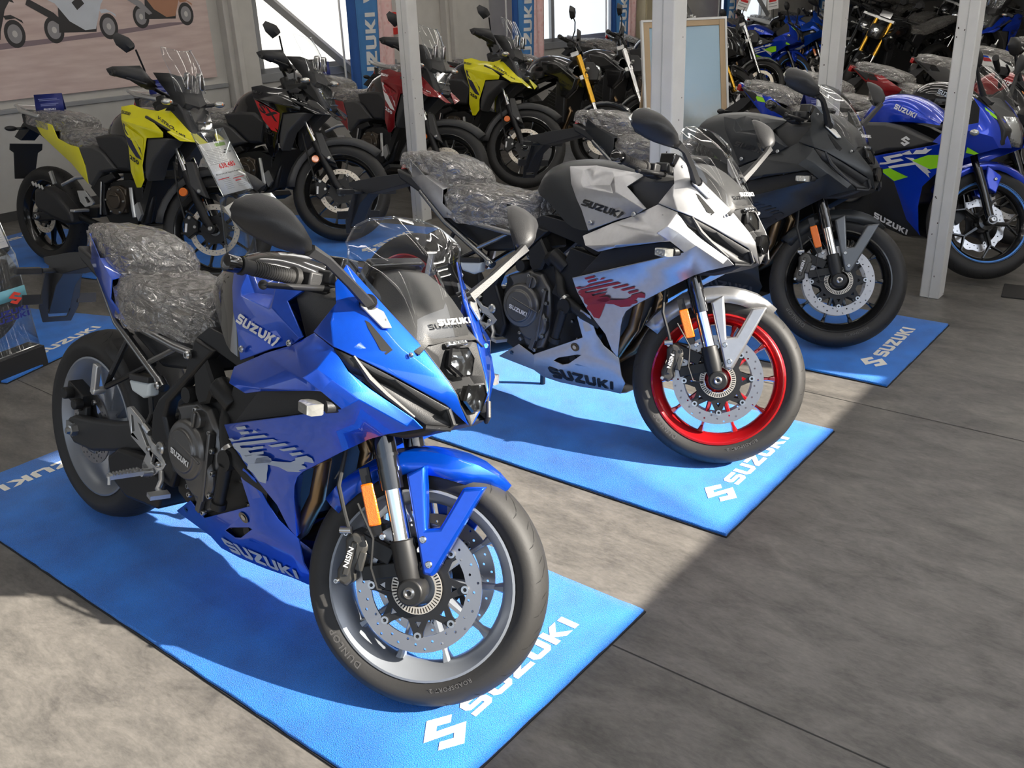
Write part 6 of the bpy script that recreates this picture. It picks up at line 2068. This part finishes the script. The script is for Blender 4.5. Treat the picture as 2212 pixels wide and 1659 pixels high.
def price_lines(o, frame, w, h):
    """printing of a price sheet: frame maps (x, z, lift) to 3D"""
    def rect(nm, rs, m_):
        g = G()
        for x0, z0, x1, z1 in rs:
            g.add([frame(x0, z0, .0008), frame(x1, z0, .0008), frame(x1, z1, .0008), frame(x0, z1, .0008)], [(0, 1, 2, 3)])
        tag(g.build(nm, m_, o, ang=None, merge=False))

    def text(nm, s, x0, z0, hh, m_, bold=.02, wmax=None):
        pl, ww = font_polys(s, bold)
        vs, fs = tri2d(pl)
        k = hh if not wmax else min(hh, wmax / ww)
        G().add([frame(x0 + a * k, z0 + b * hh, .0009) for a, b in vs], fs).build(nm, m_, o, ang=None, merge=False)
    rect('printed_photo', [(w * .50, h * .90, w * .86, h * .965)], print_green)
    rnd = random.Random(5)
    tag_lines = []
    for k in range(9):
        z = h * (.86 - .030 * k)
        tag_lines.append((w * .07, z, w * (.45 + .25 * rnd.random()), z + h * .005))
    for k in range(7):
        z = h * (.30 - .035 * k)
        tag_lines += [(w * .20, z, w * .48, z + h * .005), (w * .62, z, w * .95, z + h * .005)]
    rect('printed_lines', tag_lines, print_grey)
    rect('printed_bikes', [(w * .72, h * .80, w * .80, h * .825), (w * .66, h * .755, w * .73, h * .78), (w * .84, h * .755, w * .92, h * .78), (w * .06, h * .585, w * .80, h * .590)], print_black)
    rect('printed_notes', [(w * .07, h * .285, w * .45, h * .30), (w * .56, h * .25, w * .95, h * .265), (w * .60, h * .20, w * .80, h * .22)], print_red)
    text('printed_price', '638,485', w * .30, h * .49, h * .085, print_red, .03, w * .58)
    text('printed_yen', 'yen', w * .89, h * .495, h * .03, print_red) if False else None
    text('printed_heading', 'Motorcycle Life Support Program', w * .08, h * .375, h * .030, print_black, .01, w * .84)


def tent_card(x, y, z, yaw, label, lean=0.0):
    o = thing('tent_card', label, 'card', (x, y, z), (0, 0, radians(yaw)), 'blue tent cards standing on the seats')
    blue = mat('tent_card_blue', (.012, .022, .17), .45)
    pale = mat('tent_card_ink', (.12, .14, .35), .5)
    w, h, d = .165, .105, .09
    g = G().add([(-d / 2, -w / 2, 0), (-d / 2, w / 2, 0), (0, w / 2, h), (0, -w / 2, h), (d / 2, -w / 2, 0), (d / 2, w / 2, 0)], [(0, 1, 2, 3), (3, 2, 5, 4)])
    g.build('folded_card', blue, o, thick=.002)
    for sgn in (-1, 1):
        g = G()
        for k, (a, b, t) in enumerate(((.70, -.06, .05), (.62, -.055, .065), (.42, -.05, .055), (.34, -.05, .04))):
            xx = sgn * (d / 2 * (1 - a) + .0028)
            x2 = sgn * (d / 2 * (1 - a - .05) + .0028)
            g.add([(xx, b, h * a), (xx, t, h * a), (x2, t, h * (a + .05)), (x2, b, h * (a + .05))], [(0, 1, 2, 3)])
        g.build('card_lines', pale, o, ang=None, merge=False)
        pw, ww = wordmark()
        q = [(sgn * (d / 2 * (1 - a) + .003), sgn * b, h * a) for a, b in ((.10, -.035), (.10, .035), (.20, .035), (.20, -.035))]
        plane_text('card_lettering', pw, mat('tent_card_white', (.5, .52, .65), .5), q, o, ww)
    return o
# ------------------------------------------------------------------ ceiling, tubes, unseen window front on the sunny side, shaped for the sun patch
NF_, WF_ = Vector((.777, -.630, 0)), Vector((.630, .777, 0))
cpts = [NF_ * 1.25 + WF_ * 34, NF_ * 1.25 + WF_ * -2.2, Vector((-5, -4, 0)), Vector((-14, -4, 0)), Vector((-14, 34, 0)), Vector((16, 34, 0))]
cl = G().add([(p.x, p.y, WT) for p in cpts], [tuple(range(6))]).build('ceiling', ceiling_paint)
tag(cl, kind='structure')


def fbox(g, s0, s1, z0, z1, t=.10, d=1.2):
    vs = []
    for dd in (d, d + t):
        for s, z in ((s0, z0), (s1, z0), (s1, z1), (s0, z1)):
            p = NF_ * dd + WF_ * s
            vs.append((p.x, p.y, z))
    return g.add(vs, [(3, 2, 1, 0), (4, 5, 6, 7), (0, 1, 5, 4), (1, 2, 6, 5), (2, 3, 7, 6), (3, 0, 4, 7)])


g = G()
SILL = 1.34  # unseen solid lower wall, height chosen so its shade ends by the mats
fbox(g, -2.2, 4.72, FZ, SILL)
fbox(g, -2.2, 4.72, 2.75, WT)
fbox(g, 4.72, 34, FZ, WT)
tag(g.build('wall_right', wall_paint), kind='structure')
g = G()
for a, b in ((-.75, -.68), (4.62, 4.72), (-2.2, -2.1)):
    fbox(g, a, b, SILL, 2.75, .08)
tag(g.build('window_4', frame_alu), kind='structure')
g = G().add([(16, -4, FZ), (16, 34, FZ), (16, 34, WT), (16, -4, WT)], [(0, 1, 2, 3)])
tag(g.build('wall_far', wall_paint), kind='structure')

tube_white = mat('tube_glow', (.9, .9, .9), .4, emit=((1.0, .95, .88), 12.0))
fixture_white = mat('fixture_white', (.7, .7, .69), .5)
first = None
for k in range(9):
    for j in range(3):
        c = ey * (1.2 + 1.30 * k) + ex * (-5.2 + 2.7 * j + .55 * (k % 2)) + Vector((0, 0, WT - .10))
        o = thing('ceiling_light', 'white fluorescent tube light under the ceiling', 'ceiling light', c, (0, 0, radians(-39.3)), 'fluorescent ceiling lights')
        if first is None:
            first = (G().box((0, 0, .06), (2.45, .10, .05)).build('lamp_housing', fixture_white, o, bevel=.004), G().tube([(-1.2, 0, 0), (1.2, 0, 0)], .016, 10).build('lamp_tube', tube_white, o))
        else:
            for q in first:
                c2 = q.copy()
                COL.objects.link(c2)
                c2.parent = o
# ------------------------------------------------------------------ placing everything
pillar(-.62, 7.04, .103, 'white steel pillar beside the red touring motorcycle')
pillar(.70, 4.12, .105, 'white steel pillar between the silver and the matte black sport motorcycles')
pillar(1.84, 5.50, .103, 'white steel pillar behind the screen of the matte black sport motorcycle')
pillar(2.25, 4.80, .098, 'white steel pillar in front of the blue motorcycle with lime graphics')
poster()
banner(3.26, .34, 'blue and pink banner left of the red round sign', .58, w=.62, group=None)
banner(5.68, .34, 'blue and pink banner behind the farther yellow touring motorcycle', .60)
banner(7.62, .34, 'blue and pink banner behind the bare silver-forked motorcycle', .62)
banner(10.48, .34, 'blue and pink banner right of the wooden easel', .62)
banner(13.75, .34, 'blue and pink banner farthest along the back wall', .62)
# round red sign on the window post
so = thing('round_sign', 'round red notice sign on the window post', 'sign', wp(4.19, 1.235, .06), (0, 0, radians(48)))
G().lathe([(.0005, 0), (.112, 0), (.112, -.006), (.0005, -.006)], (0, 0, 0), 36, closed=False).build('sign_disc', mat('sign_red', (.62, .035, .025), .4), so, ang=30)
g = G()
for k, (a, w_) in enumerate(((.045, .10), (.015, .15), (-.015, .15), (-.045, .12))):
    g.add([(-w_ / 2, -.0072, a), (w_ / 2, -.0072, a), (w_ / 2, -.0072, a + .014), (-w_ / 2, -.0072, a + .014)], [(0, 1, 2, 3)])
g.build('sign_print', mat('sign_print', (.80, .45, .40), .5), so, ang=None, merge=False)
# beige cabinet by the wall
co_ = thing('metal_cabinet', 'beige metal cabinet with louvres by the back wall', 'cabinet', wp(9.05, FZ, .02), (0, 0, radians(48)))
beige = mat('cabinet_beige', (.50, .43, .28), .5)
G().box((0, -.15, .95), (1.05, .30, 1.9)).build('cabinet_body', beige, co_, bevel=.006)
for k in (-1, 1):
    d_ = G().box((k * .26, -.306, 1.42), (.49, .012, .86)).box((k * .26, -.306, .55), (.49, .012, .80)).build('cabinet_door', mat('cabinet_door_beige', (.54, .47, .31), .5), co_, bevel=.004)
    g = G()
    for j in range(7):
        g.box((k * .26, -.314, .72 + j * .028), (.26, .006, .011))
    g.build('louvre', mat('louvre_dark', (.12, .11, .09), .6), d_)
G().box((.10, -.315, 1.35), (.26, .003, .36)).build('cabinet_notice', mat('notice_print', (.10, .07, .12), .5), co_)

sport = build_sport('sport_motorcycle', 'glossy blue sport motorcycle with grey wheels, nearest on its mat', -1.3687, 2.8389, -41.487, 12.59, 28.4)
carpet(.341, 2.179, -39.5, 'blue display mat under the glossy blue sport motorcycle nearest the camera')
carpet(1.217, 3.243, -39.0, 'blue display mat under the silver sport motorcycle')
carpet(2.136, 4.336, -39.0, 'blue display mat under the matte black sport motorcycle with white pillars around it')


def pose(o, x, y, yaw, lean, z=0):
    o.location = (x, y, z)
    M = Matrix.Rotation(radians(yaw), 4, 'Z') @ Matrix.Rotation(-radians(lean), 4, 'X')
    o.rotation_euler = M.to_euler('XYZ')


def place(src, label, x, y, yaw, lean, mm=None, group=None, skip=(), z=None):
    o = dup(src, mm, skip)
    pose(o, x, y, yaw, lean, FZ if z is None else z)
    o['label'] = label
    if group:
        o['group'] = group
    elif 'group' in o.keys():
        del o['group']
    return o


silver_map = {'metallic_blue_paint': silver_paint, 'fender_arm_paint': silver_paint, 'sport_wheel_paint': wheel_red, 'tank_cover_black': black_paint, 'side_graphic': red_letter,
              'belly_lettering': black_letter, 'tank_lettering': black_letter}
place(sport, 'silver sport motorcycle with red wheels, second in the front row', -.4323, 3.9718, -39.76, 9.88, silver_map, z=0)
dark_map = {'metallic_blue_paint': black_paint, 'fender_arm_paint': mat('grey_arm_paint', (.16, .17, .18), .35, .5), 'sport_wheel_paint': wheel_black, 'tank_cover_black': black_paint, 'side_graphic': black_letter,
            'belly_lettering': grey_letter, 'tank_lettering': black_letter}
place(sport, 'matte black sport motorcycle with black wheels, third in the front row', .3925, 5.0958, -42.72, 9.65, dark_map, z=0)
mid_blue_map = {'sport_wheel_paint': wheel_black}
ROW = Vector((.63, .87, 0))
B0 = Vector((-2.967, 6.228, 0))


def rowb(i, dx=0, dy=0):
    p = B0 + ROW * i
    return p.x + dx, p.y + dy


x, y = rowb(10)
place(sport, 'glossy blue sport motorcycle half hidden by a pillar in the back row', x, y, -32, 10, mid_blue_map)

# touring machines along the back wall
tour = build_touring('touring_motorcycle', 'yellow touring motorcycle nearest the poster', -2.983, 6.176, -29.5, 9.3, 26)
tblack = {'touring_body_paint': gloss_black, 'touring_lettering': black_letter, 'touring_patch': red_letter, 'touring_patch_dark': red_letter, 'touring_model_letter': black_letter}
place(tour, 'black touring motorcycle with red side patch', -2.495, 6.897, -18.5, 9.5, {**tblack, 'touring_patch': mat('touring_red_patch', (.55, .015, .02), .35), 'touring_patch_dark': MATS['touring_red_patch']}, z=0)
tred = {'touring_body_paint': red_paint, 'touring_patch': red_paint, 'touring_patch_dark': white_letter, 'touring_lettering': white_letter, 'touring_model_letter': red_letter}
place(tour, 'dark red touring motorcycle partly behind a white pillar', -1.634, 8.052, -36.9, 11.7, tred, z=0)
place(tour, 'yellow touring motorcycle farther along, right of the dark red one', -1.072, 8.732, -31.8, 12.2, z=0)

# smaller faired bikes of the front row, going away
light = build_light('small_sport_motorcycle', 'blue small sport motorcycle with lime and white graphics behind the right pillar', 1.633, 6.113, -49.4, 8.1, 48)
lred = {'light_body_paint': red_paint, 'light_white_graphic': gloss_black, 'light_lime_graphic': gloss_black, 'light_rim_stripe': wheel_black}
lblack = {'light_body_paint': gloss_black, 'light_white_graphic': orange_gr, 'light_lime_graphic': orange_gr, 'light_lettering': MATS['side_graphic'], 'light_rim_stripe': wheel_black}
lwhite = {'light_body_paint': white_paint, 'light_white_graphic': blue_paint, 'light_lime_graphic': red_letter, 'light_rim_stripe': wheel_black}
lgrey = {'light_body_paint': plastic_grey, 'light_white_graphic': gloss_black, 'light_lime_graphic': gloss_black, 'light_rim_stripe': wheel_black}

# bare motorcycles
naked = build_naked('naked_motorcycle', 'black unfaired motorcycle with gold fork tubes', -.33, 9.22, -32, 10, 24)
nsilver = {'naked_fork_finish': chrome}
ndark = {'naked_fork_finish': frame_black}
place(naked, 'dark unfaired motorcycle with silver fork left of the easel', .16, 9.98, -32, 10, nsilver)

faired_dark = {'metallic_blue_paint': gloss_black, 'fender_arm_paint': gloss_black, 'sport_wheel_paint': wheel_black, 'side_graphic': gloss_black, 'belly_lettering': gloss_black, 'tank_lettering': grey_letter, 'brushed_steel': steel}
place(tour, 'dark touring motorcycle with clear screen behind the easel', *rowb(6.15), -32, 10, {**tblack, 'touring_patch': gloss_black, 'touring_patch_dark': gloss_black})
f = place(light, 'black faired motorcycle right of the easel in the back row', *rowb(7.1), -32, 10, {'light_body_paint': gloss_black, 'light_white_graphic': gloss_black, 'light_lime_graphic': gloss_black, 'light_lettering': gloss_black, 'light_rim_stripe': wheel_black})
for ch in COL.objects:
    if ch.parent is f and ch.name.startswith('fork_leg'):
        for sl in ch.material_slots:
            sl.link = 'OBJECT'
            sl.material = gold
place(naked, 'black unfaired motorcycle with silver fork beside the black faired one', *rowb(8.0), -32, 10, nsilver)
place(light, 'blue small sport motorcycle with lime patch in the back row', *rowb(9.0), -32, 10)
place(naked, 'white and black unfaired motorcycle just right of the middle-right pillar', *rowb(11.3), -32, 10, {'naked_body_paint': white_paint, 'naked_fork_finish': frame_black})
place(naked, 'dark unfaired motorcycle near the end of the back row', *rowb(12.4), -34, 10, ndark)

# the front row continues away from the camera
G0 = Vector((1.633, 6.113, 0))
def rowg(px_, py_, yaw):
    return px_, py_, yaw, 9
place(light, 'black small sport motorcycle with orange stripes behind the blue one', 2.13, 6.77, -47, 9, lblack)
place(light, 'red-tailed small sport motorcycle right of the middle-right pillar', 2.72, 7.18, -47, 9, lred)
place(light, 'dark grey small sport motorcycle behind the red-tailed one', 3.36, 7.62, -47, 9, lgrey)
place(light, 'white and blue small sport motorcycle at the right edge', 4.05, 8.22, -47, 9, lwhite)
place(light, 'yellow and white small sport motorcycle at the far right edge', 4.85, 9.0, -47, 9, {**lwhite, 'light_white_graphic': yellow_paint})

# far cluster facing the other way
far = [(naked, 'dark unfaired motorcycle with gold fork facing left in the far cluster', 5.9, 13.6, 205, {}),
       (naked, 'black unfaired motorcycle facing left, left of the blue-beaked one', 6.2, 15.0, 208, ndark),
       (tour, 'blue touring motorcycle with silver fork facing left in the far cluster', 7.15, 13.2, 208, {**tblack, 'touring_body_paint': MATS['light_body_paint'], 'touring_patch': MATS['light_body_paint'], 'touring_patch_dark': MATS['light_body_paint']}),
       (naked, 'dark motorcycle facing left at the back of the far cluster', 8.2, 16.6, 208, ndark),
       (tour, 'black touring motorcycle facing left behind the far cluster', 7.3, 18.1, 200, {**tblack, 'touring_patch': gloss_black, 'touring_patch_dark': gloss_black}),
       (naked, 'black motorcycle facing left beyond the right pillar', 9.2, 15.3, 212, ndark),
       (naked, 'dark motorcycle facing left at the top right corner', 10.2, 17.0, 212, ndark),
       (naked, 'black motorcycle with silver fork facing left, top right', 8.9, 18.6, 208, nsilver),
       (naked, 'dark motorcycle at the very back by the far wall', 7.4, 19.6, 205, ndark)]
for src, lab, x, y, yw, mm in far:
    place(src, lab, x, y, yw, 9, mm)
# machine at the left edge of which only a tyre shows
place(naked, 'dark motorcycle at the left edge showing only its tyre', -4.04, 5.10, -24, 10, nsilver, z=0)

carpet(-2.015, 4.927, -21, 'blue display mat at the left edge behind the clear stand')
carpet(-1.46, 6.215, -27, 'blue display mat under the nearer yellow touring motorcycle')
carpet(-.48, 6.72, -28, 'blue display mat under the black touring motorcycle with red patch')
pillar(5.35, 10.05, .105, 'white steel pillar farthest back on the right')

# clear price stand with a printed sheet before the yellow touring machine
st_ = thing('price_stand', 'clear acrylic stand with price sheet by the yellow touring motorcycle', 'stand', (-1.475, 5.30, FZ), (0, 0, radians(58)))
def stand_sheet(o, path, w, nm='acrylic_panel'):
    g = G()
    for (x0, z0), (x1, z1) in zip(path, path[1:]):
        g.add([(-w / 2, x0, z0), (w / 2, x0, z0), (w / 2, x1, z1), (-w / 2, x1, z1)], [(0, 1, 2, 3)])
    p_ = g.build(nm, acrylic, o, thick=.004, ang=20)
    for s in (-1, 1):
        G().tube([(s * w / 2, a, b) for a, b in path], .0028, 6).build('panel_edge', acrylic_edge, p_)
    for a, b in path[::max(1, len(path) - 1)]:
        G().tube([(-w / 2, a, b), (w / 2, a, b)], .0028, 6).build('panel_edge', acrylic_edge, p_)
    return p_
stand_sheet(st_, [(-.10, .004), (.06, .006), (.03, .58), (.0, .60), (.17, .93)], .225)
th = math.atan2(.17, .33)
def fr1(x, z, l):
    return (-.105 + x, .008 + z * sin(th) - (.004 + l) * cos(th), .605 + z * cos(th) + (.004 + l) * sin(th))
W1_, H1_ = .21, .297
pc = G().add([fr1(0, 0, 0), fr1(W1_, 0, 0), fr1(W1_, H1_, 0), fr1(0, H1_, 0)], [(0, 1, 2, 3)]).build('price_sheet', card_white, st_, thick=.0006)
price_lines(pc, fr1, W1_, H1_)
# clear stand on a black box at the left edge
st2 = thing('price_stand', 'clear acrylic stand on a black box base at the left edge', 'stand', (-2.30, 4.22, FZ), (0, 0, radians(61)))
G().box((-.02, .06, .05), (.27, .12, .10)).build('stand_base', plastic, st2, bevel=.002)
pnl = stand_sheet(st2, [(.035, .10), (.05, .55), (.07, .58), (.16, .86)], .23)
G().add([(-.112, .034, .40), (.112, .034, .40), (.112, .032, .345), (-.112, .032, .345)], [(0, 1, 2, 3)]).build('printed_band', mat('print_cyan', (.16, .42, .50), .5), pnl, thick=.0006)
pl_ = [(a * .07 + .015, .385 + b * .062 - .062) for a, b in EMBLEM]
G().add([(a, .028, b) for a, b in pl_], [tuple(range(len(pl_)))]).build('printed_emblem', mat('print_logo_red', (.75, .06, .035), .5), pnl)
for k, z in enumerate((.285, .255)):
    pw, ww = wordmark()
    plane_text('printed_lettering', pw, mat('print_navy', (.02, .03, .22), .5), ((-.10, .029, z), (.10, .029, z), (.10, .029, z + .024), (-.10, .029, z + .024)), pnl, ww)
th2 = math.atan2(.09, .28)
def fr2(x, z, l):
    return (-.105 + x, .072 + z * sin(th2) - (.004 + l) * cos(th2), .582 + z * cos(th2) + (.004 + l) * sin(th2))
pc = G().add([fr2(0, 0, 0), fr2(.21, 0, 0), fr2(.21, .297, 0), fr2(0, .297, 0)], [(0, 1, 2, 3)]).build('price_sheet', card_white, st2, thick=.0006)
price_lines(pc, fr2, .21, .297)

# tent cards standing on passenger seats
def on_bike(o, p):
    bpy.context.view_layer.update()
    return o.matrix_world @ Vector(p)
for o in [q for q in COL.objects if q.parent is None and q.name.startswith('touring_motorcycle')][:3]:
    p = on_bike(o, (.06, .0, .972))
    n_ = {'yellow touring motorcycle nearest the poster': 'blue tent card on the seat of the yellow touring motorcycle nearest the poster'}.get(o['label'], 'blue tent card on the seat of the ' + o['label'].split(' partly')[0].split(' with')[0])
    tent_card(p.x, p.y, p.z, -75, n_)
lo = [q for q in COL.objects if q.parent is None and q.name == 'small_sport_motorcycle'][0]
p = on_bike(lo, (.30, 0, .835))
tent_card(p.x, p.y, p.z, -75, 'blue tent card on the seat of the blue motorcycle behind the right pillar')

# wooden easel board behind the second pillar
ez = thing('easel_board', 'wooden framed easel board leaning behind a white pillar', 'easel', (1.36, 6.95, FZ), (0, 0, radians(8)))
wood = mat('pale_wood', (.52, .38, .23), .5, bump=(30, .2, 'noise'))
tl = radians(12)
def eb_(g, x0, x1, z0, z1, d0, d1):
    vs = [(x, z * sin(tl) + d * cos(tl), z * cos(tl) - d * sin(tl) + .12) for d in (d0, d1) for x, z in ((x0, z0), (x1, z0), (x1, z1), (x0, z1))]
    return g.add(vs, [(0, 1, 2, 3), (7, 6, 5, 4), (0, 4, 5, 1), (1, 5, 6, 2), (2, 6, 7, 3), (3, 7, 4, 0)])
g = G()
for a in ((-.30, -.26, -.12, 1.22), (.26, .30, -.12, 1.22), (-.26, .26, 1.18, 1.22), (-.26, .26, .10, .14)):
    eb_(g, *a, -.012, .02)
g.build('easel_frame', wood, ez, bevel=.003)
g = G()
for a in ((-.315, -.30, -.12, 1.225), (.30, .315, -.12, 1.225), (-.315, .315, 1.22, 1.235)):
    eb_(g, *a, -.016, .022)
g.build('frame_trim', white_paint, ez)
m = bpy.data.materials.new('easel_print')
m.use_nodes = True
t = m.node_tree
tc = t.nodes.new('ShaderNodeTexCoord')
sx = t.nodes.new('ShaderNodeSeparateXYZ')
nn = t.nodes.new('ShaderNodeTexNoise')
nn.inputs['Scale'].default_value = 7
nn.inputs['Detail'].default_value = 6
ma = t.nodes.new('ShaderNodeMath')
ma.operation = 'MULTIPLY_ADD'
ma.inputs[1].default_value = .30
cr = t.nodes.new('ShaderNodeValToRGB')
e = cr.color_ramp.elements
e[0].position, e[0].color = .40, (.06, .12, .03, 1)
e[1].position, e[1].color = 1.0, (.42, .60, .74, 1)
for p_, c_ in ((.60, (.12, .18, .09, 1)), (.68, (.22, .30, .36, 1)), (.78, (.42, .46, .46, 1)), (.86, (.50, .60, .66, 1))):
    q = e.new(p_)
    q.color = c_
t.links.new(tc.outputs['Object'], sx.inputs[0])
t.links.new(tc.outputs['Object'], nn.inputs['Vector'])
t.links.new(nn.outputs['Fac'], ma.inputs[0])
t.links.new(sx.outputs['Z'], ma.inputs[2])
t.links.new(ma.outputs[0], cr.inputs[0])
t.links.new(cr.outputs[0], t.nodes['Principled BSDF'].inputs['Base Color'])
t.nodes['Principled BSDF'].inputs['Roughness'].default_value = .15
eb_(G(), -.26, .26, .14, 1.18, -.004, .004).build('easel_print', m, ez)
g = G()
for s in (-1, 1):
    g.tube([(s * .25, .25, 1.25), (s * .27, .60, 0)], .014, 8)
g.build('easel_legs', wood, ez)

# black mat at the right edge of the floor
rm = thing('rubber_mat', 'small black rubber mat on the floor at the right edge', 'mat', (2.59, 4.735, FZ), (0, 0, radians(-30)))
G().box((.40, .11, .004), (.80, .24, .008)).build('mat_sheet', mat('black_mat', (.02, .019, .018), .7, bump=(120, .5, 'noise')), rm, bevel=.002)
# price tags hanging on handlebars of the back row
for i, lab in ((8.0, 'white price tag hanging on the silver-forked motorcycle in the back row'), (9.0, 'white price tag over the blue small sport motorcycle in the back row')):
    x, y = rowb(i)
    tg = thing('price_tag', lab, 'price tag', (x + .95, y - .62, 1.12 if i > 8.5 else 1.16), (radians(8), radians(18 if i < 8.5 else -8), radians(-5)), 'price tags on the back row')
    G().box((0, 0, .09), (.14, .003, .19)).build('tag_card', card_white, tg)
    g = G()
    for k in range(4):
        g.add([(-.055, -.0025, .03 + .035 * k), (.05, -.0025, .03 + .035 * k), (.05, -.0025, .038 + .035 * k), (-.055, -.0025, .038 + .035 * k)], [(0, 1, 2, 3)])
    g.build('tag_print', print_grey, tg, ang=None, merge=False)
    G().add([(-.045, -.003, .09), (.045, -.003, .09), (.045, -.003, .12), (-.045, -.003, .12)], [(0, 1, 2, 3)]).build('tag_price', print_red, tg)
    G().tube([(0, 0, .0), (0, .01, -.13)], .004, 6).build('tag_holder', plastic, tg)
